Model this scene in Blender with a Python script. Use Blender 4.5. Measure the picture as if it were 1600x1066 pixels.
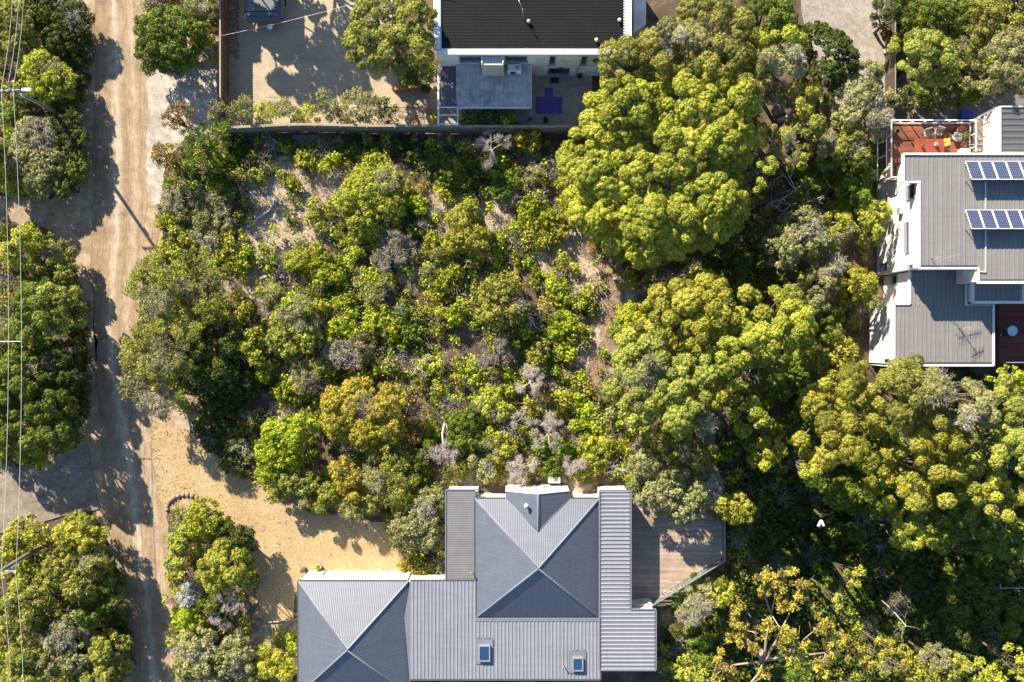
import bpy, bmesh, math, random
import numpy as np
from mathutils import Vector

for o in list(bpy.data.objects):
    bpy.data.objects.remove(o)
S = bpy.context.scene
COL = S.collection
R = math.radians

# ------------------------------------------------------------------ camera, sky, sun, exposure
CAM_H = 70.0          # drone height above the ground (m)
FPX = 1250.0          # focal length in photo pixels
cd = bpy.data.cameras.new('camera')
cd.sensor_width = 36.0
cd.lens = 36.0 * FPX / 1600.0
cd.clip_start = 0.5
cd.clip_end = 2000.0
cam = bpy.data.objects.new('camera', cd)
cam.location = (0, 0, CAM_H)
cam.rotation_euler = (0, 0, 0)
COL.objects.link(cam)
S.camera = cam

SUN_EL = R(30.0)
SUN_DIR = Vector((-0.56 * math.cos(SUN_EL), 0.828 * math.cos(SUN_EL), math.sin(SUN_EL))).normalized()
world = bpy.data.worlds.new('World')
S.world = world
world.use_nodes = True
wn = world.node_tree
wn.nodes.clear()
sky = wn.nodes.new('ShaderNodeTexSky')
sky.sky_type = 'NISHITA'
sky.sun_disc = False
sky.sun_elevation = SUN_EL
sky.sun_rotation = math.atan2(SUN_DIR.x, SUN_DIR.y)
sky.air_density = 1.0
sky.dust_density = 0.3
sky.ozone_density = 4.0
bg = wn.nodes.new('ShaderNodeBackground')
bg.inputs['Strength'].default_value = 0.085
wo = wn.nodes.new('ShaderNodeOutputWorld')
wn.links.new(sky.outputs[0], bg.inputs['Color'])
wn.links.new(bg.outputs[0], wo.inputs['Surface'])

sl = bpy.data.lights.new('sun', 'SUN')
sl.energy = 5.0
sl.angle = R(0.5)
sl.color = (1.0, 0.90, 0.74)
sun = bpy.data.objects.new('sun', sl)
sun.rotation_euler = (-SUN_DIR).to_track_quat('-Z', 'Y').to_euler()
sun.location = (-40, 60, 60)
COL.objects.link(sun)

S.view_settings.view_transform = 'Standard'
S.view_settings.look = 'None'
S.view_settings.exposure = 1.5
S.view_settings.gamma = 1.0
S.view_settings.use_curve_mapping = False

# ------------------------------------------------------------------ helpers
def W(px, py, z=0.0):
    """photo pixel at height z -> world point"""
    k = (CAM_H - z) / FPX
    return Vector(((px - 800.0) * k, (533.0 - py) * k, z))

def tag(o, label=None, cat=None, group=None, kind=None):
    if label: o['label'] = label
    if cat: o['category'] = cat
    if group: o['group'] = group
    if kind: o['kind'] = kind
    return o

def empty(name, loc, label=None, cat=None, group=None):
    o = bpy.data.objects.new(name, None)
    o.empty_display_size = 0.3
    o.location = loc
    COL.objects.link(o)
    return tag(o, label, cat, group)

def link_mesh(name, me, mat, parent=None):
    if mat is not None and len(me.materials) == 0:
        me.materials.append(mat)
    o = bpy.data.objects.new(name, me)
    COL.objects.link(o)
    if parent is not None:
        o.parent = parent
        p = parent; off = Vector((0, 0, 0))
        while p is not None:
            off += p.location; p = p.parent
        o.location = -off           # geometry is authored in world space
    return o

def sstep(v, a, b):
    t = min(1.0, max(0.0, (v-a)/(b-a))); return t*t*(3-2*t)

def GZ(x, y):
    """ground height: flat block that falls into a gully towards the lower right"""
    px, py = 800+x*FPX/CAM_H, 533-y*FPX/CAM_H
    return -5.5*sstep(px, 1125, 1270)*sstep(py, 650, 830) - 1.6*sstep(px, 1040, 1110)*sstep(py, 955, 1010)*(1-sstep(px, 1125, 1270))

class MB:
    """mesh builder in world space"""
    def __init__(s): s.v = []; s.f = []; s.sm = []
    def face(s, pts, smooth=False):
        i = len(s.v); s.v += [tuple(p) for p in pts]
        s.f.append(tuple(range(i, i + len(pts)))); s.sm.append(smooth); return s
    def box(s, c, d, rz=0.0, tilt=None):
        cx, cy, cz = c; hx, hy, hz = d[0] / 2, d[1] / 2, d[2] / 2
        ca, sa = math.cos(rz), math.sin(rz); i = len(s.v)
        for sx, sy, sz in ((-1,-1,-1),(1,-1,-1),(1,1,-1),(-1,1,-1),(-1,-1,1),(1,-1,1),(1,1,1),(-1,1,1)):
            x, y, z = sx*hx, sy*hy, sz*hz
            if tilt:                       # tilt about local x
                y, z = y*math.cos(tilt) - z*math.sin(tilt), y*math.sin(tilt) + z*math.cos(tilt)
            s.v.append((cx + x*ca - y*sa, cy + x*sa + y*ca, cz + z))
        for q in ((0,3,2,1),(4,5,6,7),(0,1,5,4),(1,2,6,5),(2,3,7,6),(3,0,4,7)):
            s.f.append(tuple(i + k for k in q)); s.sm.append(False)
        return s
    def bar(s, a, b, w, h):
        """box beam from a to b, width w, height h"""
        a = Vector(a); b = Vector(b); d = (b - a)
        if d.length < 1e-6: return s
        d.normalize()
        side = d.cross(Vector((0, 0, 1)))
        if side.length < 1e-3: side = Vector((1, 0, 0))
        side.normalize(); up = side.cross(d).normalized(); i = len(s.v)
        for p in (a, b):
            for sx, sz in ((-1,-1),(1,-1),(1,1),(-1,1)):
                s.v.append(tuple(p + side*(sx*w/2) + up*(sz*h/2)))
        for q in ((0,1,2,3),(7,6,5,4),(0,4,5,1),(1,5,6,2),(2,6,7,3),(3,7,4,0)):
            s.f.append(tuple(i + k for k in q)); s.sm.append(False)
        return s
    def prism(s, pts, z0, z1):
        n = len(pts); i = len(s.v)
        ar = sum(pts[k][0]*pts[(k+1)%n][1] - pts[(k+1)%n][0]*pts[k][1] for k in range(n))
        if ar < 0: pts = list(reversed(pts))
        for p in pts: s.v.append((p[0], p[1], z0))
        for p in pts: s.v.append((p[0], p[1], z1))
        s.f.append(tuple(i + k for k in reversed(range(n)))); s.f.append(tuple(i + n + k for k in range(n)))
        s.sm += [False, False]
        for k in range(n):
            j = (k + 1) % n
            s.f.append((i+k, i+j, i+n+j, i+n+k)); s.sm.append(False)
        return s
    def tube(s, pts, radii, sides=6, cap=True):
        pts = [Vector(p) for p in pts]; n = len(pts); i0 = len(s.v)
        if not hasattr(radii, '__len__'): radii = [radii] * n
        ref = None
        for k in range(n):
            d = pts[min(k+1, n-1)] - pts[max(k-1, 0)]
            if d.length < 1e-9: d = Vector((0, 0, 1))
            d.normalize()
            if ref is None:
                ref = d.cross(Vector((0.31, 0.2, 0.93)))
                if ref.length < 1e-3: ref = d.cross(Vector((1, 0, 0)))
            ref = (ref - d * ref.dot(d)).normalized(); b = d.cross(ref)
            for j in range(sides):
                a = 2*math.pi*j/sides
                s.v.append(tuple(pts[k] + ref*(radii[k]*math.cos(a)) + b*(radii[k]*math.sin(a))))
        for k in range(n-1):
            for j in range(sides):
                j2 = (j+1) % sides
                s.f.append((i0+k*sides+j, i0+k*sides+j2, i0+(k+1)*sides+j2, i0+(k+1)*sides+j)); s.sm.append(True)
        if cap:
            s.f.append(tuple(i0 + j for j in reversed(range(sides)))); s.sm.append(False)
            s.f.append(tuple(i0 + (n-1)*sides + j for j in range(sides))); s.sm.append(False)
        return s
    def lathe(s, c, prof, sides=16):
        """prof: (radius, z) list, closed with caps"""
        i0 = len(s.v); n = len(prof)
        for r, z in prof:
            for j in range(sides):
                a = 2*math.pi*j/sides
                s.v.append((c[0] + r*math.cos(a), c[1] + r*math.sin(a), c[2] + z))
        for k in range(n-1):
            for j in range(sides):
                j2 = (j+1) % sides
                s.f.append((i0+k*sides+j, i0+k*sides+j2, i0+(k+1)*sides+j2, i0+(k+1)*sides+j)); s.sm.append(True)
        s.f.append(tuple(i0 + j for j in reversed(range(sides)))); s.sm.append(False)
        s.f.append(tuple(i0 + (n-1)*sides + j for j in range(sides))); s.sm.append(False)
        return s
    def build(s, name, mat, parent=None, bevel=0.0):
        me = bpy.data.meshes.new(name)
        me.from_pydata(s.v, [], s.f)
        me.polygons.foreach_set('use_smooth', s.sm)
        me.update()
        if bevel > 0:
            bm = bmesh.new(); bm.from_mesh(me)
            bmesh.ops.bevel(bm, geom=[e for e in bm.edges if len(e.link_faces) == 2 and e.calc_face_angle(0) > 0.6],
                            offset=bevel, segments=2, affect='EDGES', clamp_overlap=True)
            bm.to_mesh(me); bm.free()
        return link_mesh(name, me, mat, parent)

def clip_band(poly, lo, hi):
    """clip (u,v) polygon to lo <= u <= hi"""
    for sgn, lim in ((1, lo), (-1, -hi)):
        out = []; n = len(poly)
        for k in range(n):
            a, b = poly[k], poly[(k+1) % n]
            da, db = sgn*a[0] - lim, sgn*b[0] - lim
            if da >= 0: out.append(a)
            if (da >= 0) != (db >= 0):
                t = da / (da - db)
                out.append((a[0] + (b[0]-a[0])*t, a[1] + (b[1]-a[1])*t))
        poly = out
        if len(poly) < 3: return []
    return poly

PROF_CORR = ((0.0, 0.0), (0.25, 0.5), (0.5, 1.0), (0.75, 0.5))
PROF_TRAP = ((0.0, 0.0), (0.52, 0.0), (0.66, 1.0), (0.86, 1.0))
PROF_STRAP = ((0.0, 0.0), (0.84, 0.0), (0.87, 1.0), (0.97, 1.0))

def ribbed(mb, pts, ribdir, pitch, amp, prof):
    """ribbed metal sheet filling a convex planar polygon"""
    pts = [Vector(p) for p in pts]
    n = (pts[1]-pts[0]).cross(pts[2]-pts[0]).normalized()
    if n.z < 0: n = -n
    v = Vector(ribdir); v = (v - n*v.dot(n)).normalized(); u = v.cross(n)
    o = pts[0]
    uv = [((p-o).dot(u), (p-o).dot(v)) for p in pts]
    lo = min(a[0] for a in uv); hi = max(a[0] for a in uv)
    k = math.floor(lo / pitch)
    while k * pitch < hi:
        for q in range(len(prof)):
            f0, h0 = prof[q]
            f1, h1 = prof[q+1] if q+1 < len(prof) else (1.0, prof[0][1])
            u0, u1 = (k+f0)*pitch, (k+f1)*pitch
            if u1 <= lo or u0 >= hi or u1-u0 < 1e-6: continue
            c = clip_band(uv, u0, u1)
            if len(c) < 3: continue
            P = []
            for a, b in c:
                h = h0 + (h1-h0)*(a-u0)/(u1-u0)
                P.append(o + u*a + v*b + n*(h*amp))
            nn = (P[1]-P[0]).cross(P[2]-P[0])
            if nn.z < 0: P.reverse()
            mb.face(P)
        k += 1
    return mb

# ------------------------------------------------------------------ materials
def nmat(name):
    m = bpy.data.materials.new(name); m.use_nodes = True
    t = m.node_tree
    return m, t, t.nodes['Principled BSDF'], t.nodes, t.links

def ramp(N, stops):
    r = N.new('ShaderNodeValToRGB'); e = r.color_ramp.elements
    while len(e) > 1: e.remove(e[-1])
    e[0].position = stops[0][0]; e[0].color = (*stops[0][1], 1)
    for p, c in stops[1:]:
        k = e.new(p); k.color = (*c, 1)
    return r

def noise(N, L, scale, detail=5, rough=0.6, vec=None):
    n = N.new('ShaderNodeTexNoise'); n.inputs['Scale'].default_value = scale
    n.inputs['Detail'].default_value = detail; n.inputs['Roughness'].default_value = rough
    if vec is not None: L.new(vec, n.inputs['Vector'])
    return n

def mixc(N, L, a, b, fac, mode='MIX'):
    m = N.new('ShaderNodeMix'); m.data_type = 'RGBA'; m.blend_type = mode
    for sock, val in ((m.inputs[6], a), (m.inputs[7], b)):
        if isinstance(val, tuple): sock.default_value = (*val, 1)
        else: L.new(val, sock)
    if isinstance(fac, (int, float)): m.inputs[0].default_value = fac
    else: L.new(fac, m.inputs[0])
    return m.outputs[2]

def bump(N, L, P, h, strength, dist):
    b = N.new('ShaderNodeBump'); b.inputs['Strength'].default_value = strength
    b.inputs['Distance'].default_value = dist
    L.new(h, b.inputs['Height']); L.new(b.outputs[0], P.inputs['Normal'])

def mat_ground(name, c1, c2, c3, sc=0.35, fine=9.0, bmp=0.5, rough=0.95, speck=None):
    """two-scale noisy earth; real-world colours only"""
    m, t, P, N, L = nmat(name)
    g = N.new('ShaderNodeNewGeometry'); pos = g.outputs['Position']
    n1 = noise(N, L, sc, 6, 0.62, pos); n2 = noise(N, L, fine, 5, 0.7, pos); n3 = noise(N, L, fine*0.22, 4, 0.6, pos)
    r1 = ramp(N, ((0.34, c1), (0.52, c2), (0.68, c3))); L.new(n1.outputs[0], r1.inputs[0])
    r2 = ramp(N, ((0.25, (0.55, 0.55, 0.55)), (0.5, (1, 1, 1)), (0.78, (1.35, 1.33, 1.3)))); L.new(n2.outputs[0], r2.inputs[0])
    r3 = ramp(N, ((0.3, (0.75, 0.74, 0.73)), (0.7, (1.2, 1.2, 1.2)))); L.new(n3.outputs[0], r3.inputs[0])
    c = mixc(N, L, r1.outputs[0], r2.outputs[0], 1.0, 'MULTIPLY')
    c = mixc(N, L, c, r3.outputs[0], 1.0, 'MULTIPLY')
    if speck:
        v = N.new('ShaderNodeTexVoronoi'); v.inputs['Scale'].default_value = speck; L.new(pos, v.inputs['Vector'])
        r4 = ramp(N, ((0.0, (0.6, 0.55, 0.5)), (0.5, (1, 1, 1)), (1.0, (1.5, 1.45, 1.35))))
        s = N.new('ShaderNodeSeparateColor'); L.new(v.outputs['Color'], s.inputs[0]); L.new(s.outputs[0], r4.inputs[0])
        c = mixc(N, L, c, r4.outputs[0], 0.45, 'MULTIPLY')
    L.new(c, P.inputs['Base Color']); P.inputs['Roughness'].default_value = rough
    P.inputs['Specular IOR Level'].default_value = 0.15
    bump(N, L, P, n2.outputs[0], bmp, 0.08)
    return m

def mat_paint(name, col, rough=0.5, metal=0.0, var=0.12, sc=3.0, spec=0.4, dirt=None, dsc=0.8):
    m, t, P, N, L = nmat(name)
    g = N.new('ShaderNodeNewGeometry'); pos = g.outputs['Position']
    n1 = noise(N, L, sc, 6, 0.65, pos)
    r1 = ramp(N, ((0.3, tuple(1-var for _ in range(3))), (0.7, tuple(1+var*0.6 for _ in range(3))))); L.new(n1.outputs[0], r1.inputs[0])
    c = mixc(N, L, col, r1.outputs[0], 1.0, 'MULTIPLY')
    if dirt:
        n2 = noise(N, L, dsc, 8, 0.7, pos); r2 = ramp(N, ((0.45, (0, 0, 0)), (0.75, (1, 1, 1)))); L.new(n2.outputs[0], r2.inputs[0])
        c = mixc(N, L, c, dirt, r2.outputs[0])
    L.new(c, P.inputs['Base Color'])
    P.inputs['Roughness'].default_value = rough; P.inputs['Metallic'].default_value = metal
    P.inputs['Specular IOR Level'].default_value = spec
    bump(N, L, P, n1.outputs[0], 0.08, 0.02)
    return m

def mat_roof(name, col, pitch, rough=0.38, var=0.06, metal=0.15, sheet=0.0):
    """painted steel roofing: slight streaks and sheet-to-sheet variation"""
    m, t, P, N, L = nmat(name)
    g = N.new('ShaderNodeNewGeometry'); pos = g.outputs['Position']
    n1 = noise(N, L, 0.9, 7, 0.65, pos); n2 = noise(N, L, 14.0, 4, 0.6, pos)
    r1 = ramp(N, ((0.3, tuple(1-var for _ in range(3))), (0.7, tuple(1+var for _ in range(3))))); L.new(n1.outputs[0], r1.inputs[0])
    r2 = ramp(N, ((0.3, (0.93, 0.93, 0.93)), (0.7, (1.05, 1.05, 1.05)))); L.new(n2.outputs[0], r2.inputs[0])
    c = mixc(N, L, col, r1.outputs[0], 1.0, 'MULTIPLY'); c = mixc(N, L, c, r2.outputs[0], 1.0, 'MULTIPLY')
    ri = ramp(N, ((0.0, (0.955, 0.955, 0.955)), (1.0, (1.04, 1.04, 1.04)))); L.new(g.outputs['Random Per Island'], ri.inputs[0])
    c = mixc(N, L, c, ri.outputs[0], 1.0, 'MULTIPLY')
    for sc_ in ((0.35, 5.0, 1.0), (5.0, 0.35, 1.0)):
        mp = N.new('ShaderNodeMapping'); mp.inputs['Scale'].default_value = sc_; L.new(pos, mp.inputs['Vector'])
        ns = noise(N, L, 1.0, 5, 0.7, mp.outputs[0]); rs = ramp(N, ((0.35, (0.90, 0.895, 0.885)), (0.6, (1.03, 1.03, 1.03)))); L.new(ns.outputs[0], rs.inputs[0])
        c = mixc(N, L, c, rs.outputs[0], 0.75, 'MULTIPLY')
    n3 = noise(N, L, 2.3, 8, 0.75, pos); r3 = ramp(N, ((0.60, (0, 0, 0)), (0.78, (0.5, 0.5, 0.5)))); L.new(n3.outputs[0], r3.inputs[0])
    c = mixc(N, L, c, (col[0]*0.8, col[1]*0.76, col[2]*0.7), r3.outputs[0])
    L.new(c, P.inputs['Base Color']); P.inputs['Roughness'].default_value = rough
    P.inputs['Metallic'].default_value = metal
    return m

def mat_wood(name, col, alongx=True, rough=0.7, var=0.35, sc=1.0):
    m, t, P, N, L = nmat(name)
    g = N.new('ShaderNodeNewGeometry'); mp = N.new('ShaderNodeMapping')
    mp.inputs['Scale'].default_value = (1.2*sc, 9*sc, 9*sc) if alongx else (9*sc, 1.2*sc, 9*sc)
    L.new(g.outputs['Position'], mp.inputs['Vector'])
    n1 = noise(N, L, 1.5, 6, 0.7, mp.outputs[0])
    r1 = ramp(N, ((0.25, tuple(x*(1-var) for x in col)), (0.5, col), (0.8, tuple(min(1, x*(1+var)) for x in col)))); L.new(n1.outputs[0], r1.inputs[0])
    n2 = noise(N, L, 0.6, 4, 0.6, g.outputs['Position']); r2 = ramp(N, ((0.3, (0.8, 0.8, 0.8)), (0.7, (1.15, 1.15, 1.15)))); L.new(n2.outputs[0], r2.inputs[0])
    r3 = ramp(N, ((0.0, (0.78, 0.78, 0.79)), (1.0, (1.2, 1.19, 1.17)))); L.new(g.outputs['Random Per Island'], r3.inputs[0])
    cc = mixc(N, L, r1.outputs[0], r3.outputs[0], 1.0, 'MULTIPLY')
    L.new(mixc(N, L, cc, r2.outputs[0], 1.0, 'MULTIPLY'), P.inputs['Base Color'])
    P.inputs['Roughness'].default_value = rough; P.inputs['Specular IOR Level'].default_value = 0.25
    bump(N, L, P, n1.outputs[0], 0.2, 0.02)
    return m

def mat_glass(name, col=(0.02, 0.03, 0.04), rough=0.05):
    m, t, P, N, L = nmat(name)
    P.inputs['Base Color'].default_value = (*col, 1); P.inputs['Roughness'].default_value = rough
    P.inputs['Specular IOR Level'].default_value = 0.8
    return m

def mat_leaf(name, lo, mid, hi, transl=0.3, gloss=0.25):
    m, t, P, N, L = nmat(name)
    a = N.new('ShaderNodeAttribute'); a.attribute_name = 'tint'
    oi = N.new('ShaderNodeObjectInfo')
    r = ramp(N, ((0.05, lo), (0.5, mid), (0.95, hi))); L.new(a.outputs['Fac'], r.inputs[0])
    hs = N.new('ShaderNodeHueSaturation')
    mr = N.new('ShaderNodeMapRange'); mr.inputs[3].default_value = 0.487; mr.inputs[4].default_value = 0.513
    L.new(oi.outputs['Random'], mr.inputs[0]); L.new(mr.outputs[0], hs.inputs['Hue'])
    mv = N.new('ShaderNodeMapRange'); mv.inputs[3].default_value = 0.85; mv.inputs[4].default_value = 1.12
    L.new(oi.outputs['Random'], mv.inputs[0]); L.new(mv.outputs[0], hs.inputs['Value'])
    L.new(r.outputs[0], hs.inputs['Color'])
    L.new(hs.outputs[0], P.inputs['Base Color'])
    P.inputs['Roughness'].default_value = 0.55; P.inputs['Specular IOR Level'].default_value = gloss
    tr = N.new('ShaderNodeBsdfTranslucent'); L.new(hs.outputs[0], tr.inputs['Color'])
    mx = N.new('ShaderNodeMixShader'); mx.inputs[0].default_value = transl
    out = N['Material Output'] if 'Material Output' in N else None
    L.new(P.outputs[0], mx.inputs[1]); L.new(tr.outputs[0], mx.inputs[2]); L.new(mx.outputs[0], out.inputs['Surface'])
    return m
# ------------------------------------------------------------------ material library
rng = np.random.default_rng(7)
random.seed(7)

M_WHITE = mat_paint('white_render', (0.72, 0.69, 0.62), 0.75, var=0.10, sc=1.5, dirt=(0.42, 0.38, 0.31), dsc=0.7)
M_TRIM = mat_paint('white_trim', (0.66, 0.66, 0.64), 0.45, var=0.05)
M_CREAM = mat_paint('cream_cladding', (0.55, 0.50, 0.40), 0.6, var=0.12, dirt=(0.36, 0.31, 0.23))
M_ROOF_A = mat_roof('grey_roof_steel', (0.095, 0.108, 0.135), 0.15, rough=0.5, var=0.07, metal=0.05)
M_ROOF_A2 = mat_roof('pale_grey_roof_steel', (0.212, 0.222, 0.248), 0.3, rough=0.5, var=0.05, metal=0.05)
M_ROOF_F = mat_roof('taupe_grey_roof_steel', (0.165, 0.158, 0.158), 0.15, rough=0.5, var=0.08, metal=0.05)
M_RIDGE = mat_roof('blue_grey_ridge_steel', (0.16, 0.175, 0.205), 0.3, rough=0.5, metal=0.1)
M_ROOF_B = mat_roof('black_roof_steel', (0.0105, 0.0108, 0.0118), 0.2, rough=0.75, var=0.2, metal=0.0)
M_ROOF_B.node_tree.nodes['Principled BSDF'].inputs['Specular IOR Level'].default_value = 0.12
M_ROOF_C = mat_roof('taupe_roof_steel', (0.222, 0.212, 0.198), 0.3, rough=0.5, var=0.05, metal=0.15)
M_ROOF_D = mat_paint('weathered_zinc', (0.47, 0.46, 0.43), 0.5, metal=0.05, var=0.25, sc=2.0, dirt=(0.13, 0.14, 0.14))
M_ROOF_E = mat_roof('charcoal_roof_steel', (0.10, 0.10, 0.105), 0.3, rough=0.5, metal=0.1)
M_GUTTER = mat_paint('dark_gutter', (0.07, 0.075, 0.08), 0.4, var=0.1)
M_DARK = mat_paint('black_plastic', (0.02, 0.02, 0.022), 0.5)
M_GLASS = mat_glass('window_glass')
M_GLASS_B = mat_glass('skylight_glass', (0.02, 0.05, 0.11), 0.08)
M_FRAME = mat_paint('aluminium_frame', (0.45, 0.47, 0.49), 0.35, metal=0.6)
M_STEEL = mat_paint('galvanised_steel', (0.42, 0.42, 0.42), 0.4, metal=0.5, var=0.15)
M_DECK_A = mat_wood('weathered_deck_timber', (0.32, 0.25, 0.185), True, 0.75, 0.3)
M_DECK_C = mat_wood('red_oiled_deck_timber', (0.20, 0.078, 0.042), True, 0.5, 0.4)
M_DECK_D = mat_wood('dark_red_deck_timber', (0.12, 0.035, 0.026), True, 0.6, 0.35)
M_FENCE_BR = mat_wood('brown_fence_timber', (0.20, 0.115, 0.055), False, 0.8, 0.4)
M_FENCE_GR = mat_wood('grey_sleeper_timber', (0.19, 0.175, 0.14), True, 0.85, 0.45)
M_FENCE_CAP = mat_wood('pale_capping_timber', (0.27, 0.23, 0.165), True, 0.8, 0.4)
M_POLE = mat_wood('grey_pole_timber', (0.17, 0.14, 0.115), False, 0.85, 0.3)
M_BARK = mat_wood('brown_bark', (0.10, 0.075, 0.055), False, 0.9, 0.5)
M_BARK_P = mat_wood('pale_bark', (0.34, 0.26, 0.185), False, 0.85, 0.4)
M_BLEACH = mat_wood('bleached_deadwood', (0.40, 0.36, 0.32), True, 0.85, 0.35)
M_TERRA = mat_paint('terracotta', (0.42, 0.17, 0.07), 0.7, var=0.2)
M_STONE = mat_paint('edging_stone', (0.27, 0.19, 0.13), 0.9, var=0.4, sc=4)
M_CONC = mat_ground('concrete', (0.20, 0.16, 0.125), (0.24, 0.195, 0.15), (0.28, 0.23, 0.18), 0.25, 6.0, 0.15, 0.9)
M_CONC2 = mat_ground('worn_driveway_concrete', (0.265, 0.23, 0.195), (0.305, 0.265, 0.225), (0.345, 0.305, 0.26), 0.3, 9.0, 0.2, 0.9)
M_PURPLE = mat_paint('purple_foam', (0.125, 0.085, 0.30), 0.8, var=0.15, sc=6)
M_BLUE = mat_paint('blue_plastic', (0.02, 0.06, 0.42), 0.4)
M_COVER = mat_paint('blue_grey_cover', (0.12, 0.128, 0.14), 0.45, var=0.2, sc=1.5)
M_REDTOP = mat_wood('red_table_timber', (0.26, 0.06, 0.04), True, 0.45, 0.3)
M_YELLOW = mat_wood('yellow_chair_timber', (0.62, 0.40, 0.10), True, 0.5, 0.2)
M_WICKER = mat_paint('grey_wicker', (0.33, 0.30, 0.27), 0.8, var=0.3, sc=20)
M_WHITEP = mat_paint('white_plastic', (0.72, 0.73, 0.74), 0.35, var=0.05)
M_BLUETOP = mat_paint('pale_blue_tabletop', (0.45, 0.58, 0.68), 0.35, var=0.05)
M_GREENLID = mat_paint('green_plastic_lid', (0.035, 0.09, 0.065), 0.5)
M_WIRE = mat_paint('bare_aluminium_cable', (0.62, 0.60, 0.55), 0.4, metal=0.2)

# ------------------------------------------------------------------ ground
def jag(pts, step, amp, seed):
    """subdivide a closed polygon and roughen its edge"""
    r = np.random.default_rng(seed); out = []
    n = len(pts)
    for k in range(n):
        a, b = Vector(pts[k]), Vector(pts[(k+1) % n]); d = b - a
        m = max(1, int(d.length / step)); nrm = Vector((-d.y, d.x, 0)).normalized()
        for j in range(m):
            f = 0 if j == 0 else r.normal(0, amp)
            out.append(a + d*(j/m) + nrm*f)
    return out

def sheet(name, px, z, mat, jitter=0.0, step=0.5, seed=1, label=None, thick=0.0, kind='structure'):
    pts = [W(x, y, z) for x, y in px]
    if jitter: pts = jag(pts, step, jitter, seed)
    bm = bmesh.new()
    vs = [bm.verts.new(p) for p in pts]
    f = bm.faces.new(vs); f.normal_update()
    if f.normal.z < 0: f.normal_flip()
    if thick:
        e = bmesh.ops.extrude_face_region(bm, geom=[f])
        for v in [g for g in e['geom'] if isinstance(g, bmesh.types.BMVert)]: v.co.z -= thick
    bmesh.ops.triangulate(bm, faces=bm.faces[:])
    bmesh.ops.recalc_face_normals(bm, faces=bm.faces[:])
    bm.normal_update()
    if not thick:
        for q in bm.faces:
            if q.normal.z < 0: q.normal_flip()
    me = bpy.data.meshes.new(name); bm.to_mesh(me); bm.free()
    o = link_mesh(name, me, mat); tag(o, label, None, None, kind)
    return o

# bare sandy clearings between the scrub (photo px centre, radius) : where the soil itself is pale
SAND = [(440,300,50),(470,330,45),(420,360,45),(460,370,40),(500,290,25),(520,270,25),(700,325,35),(770,335,28),(790,300,20),
        (900,390,35),(930,420,40),(960,470,35),(945,520,30),(930,560,30),(880,400,30),(860,405,25),(395,430,25),(440,640,18),(430,470,20),
        (290,650,40),(720,755,20),(700,740,20),(740,745,20),(900,750,30),(800,745,15),(420,985,40),(440,1000,30),(400,1010,25),(310,60,30),(330,90,30),(300,110,30),
        (640,150,50),(590,130,40),(670,180,30),(350,455,20),(400,455,18),(640,420,20),(680,430,15)]
def make_ground():
    xs = np.concatenate([[-900, -400, -150, -80], np.arange(-52, 52.01, 0.5), [80, 150, 400, 900]])
    ys = np.concatenate([[-900, -400, -150, -70], np.arange(-36, 36.01, 0.5), [70, 150, 400, 900]])
    X, Y = np.meshgrid(xs, ys); nx, ny = len(xs), len(ys)
    co = np.stack([X.ravel(), Y.ravel(), np.array([GZ(a, b) for a, b in zip(X.ravel(), Y.ravel())])], 1)
    sand = np.zeros(X.size)
    for px, py, r in SAND:
        c = W(px, py); rr = r*CAM_H/FPX
        d = np.hypot(co[:, 0]-c.x, co[:, 1]-c.y)/(rr*1.25)
        sand = np.maximum(sand, np.clip(1.25 - d, 0, 1))
    i = np.arange(nx*ny).reshape(ny, nx)
    F = np.stack([i[:-1, :-1], i[:-1, 1:], i[1:, 1:], i[1:, :-1]], -1).reshape(-1, 4)
    me = bpy.data.meshes.new('ground'); me.from_pydata(co.tolist(), [], F.tolist())
    at = me.attributes.new('sand', 'FLOAT', 'POINT'); at.data.foreach_set('value', sand.astype(np.float32))
    m, t, P, N, L = nmat('bush_soil')
    g = N.new('ShaderNodeNewGeometry'); pos = g.outputs['Position']
    n1 = noise(N, L, 0.5, 6, 0.65, pos); n2 = noise(N, L, 7.0, 6, 0.75, pos); n3 = noise(N, L, 1.7, 5, 0.65, pos)
    dark = ramp(N, ((0.32, (0.055, 0.042, 0.028)), (0.5, (0.12, 0.088, 0.058)), (0.7, (0.21, 0.145, 0.095)))); L.new(n1.outputs[0], dark.inputs[0])
    pale = ramp(N, ((0.3, (0.28, 0.21, 0.145)), (0.5, (0.42, 0.325, 0.235)), (0.7, (0.52, 0.42, 0.315)))); L.new(n3.outputs[0], pale.inputs[0])
    a = N.new('ShaderNodeAttribute'); a.attribute_name = 'sand'
    ad = N.new('ShaderNodeMath'); ad.operation = 'MULTIPLY_ADD'; L.new(n3.outputs[0], ad.inputs[0]); ad.inputs[1].default_value = 1.6; ad.inputs[2].default_value = -0.8
    s2 = N.new('ShaderNodeMath'); s2.operation = 'ADD'; L.new(a.outputs['Fac'], s2.inputs[0]); L.new(ad.outputs[0], s2.inputs[1])
    mk = ramp(N, ((0.25, (0, 0, 0)), (0.6, (1, 1, 1)))); L.new(s2.outputs[0], mk.inputs[0])
    c = mixc(N, L, dark.outputs[0], pale.outputs[0], mk.outputs[0])
    r2 = ramp(N, ((0.25, (0.5, 0.5, 0.5)), (0.5, (1, 1, 1)), (0.78, (1.4, 1.38, 1.35)))); L.new(n2.outputs[0], r2.inputs[0])
    c = mixc(N, L, c, r2.outputs[0], 1.0, 'MULTIPLY')
    L.new(c, P.inputs['Base Color']); P.inputs['Roughness'].default_value = 0.95; P.inputs['Specular IOR Level'].default_value = 0.1
    bump(N, L, P, n2.outputs[0], 0.8, 0.12)
    tag(link_mesh('ground', me, m), None, None, None, 'structure')
make_ground()

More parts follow.
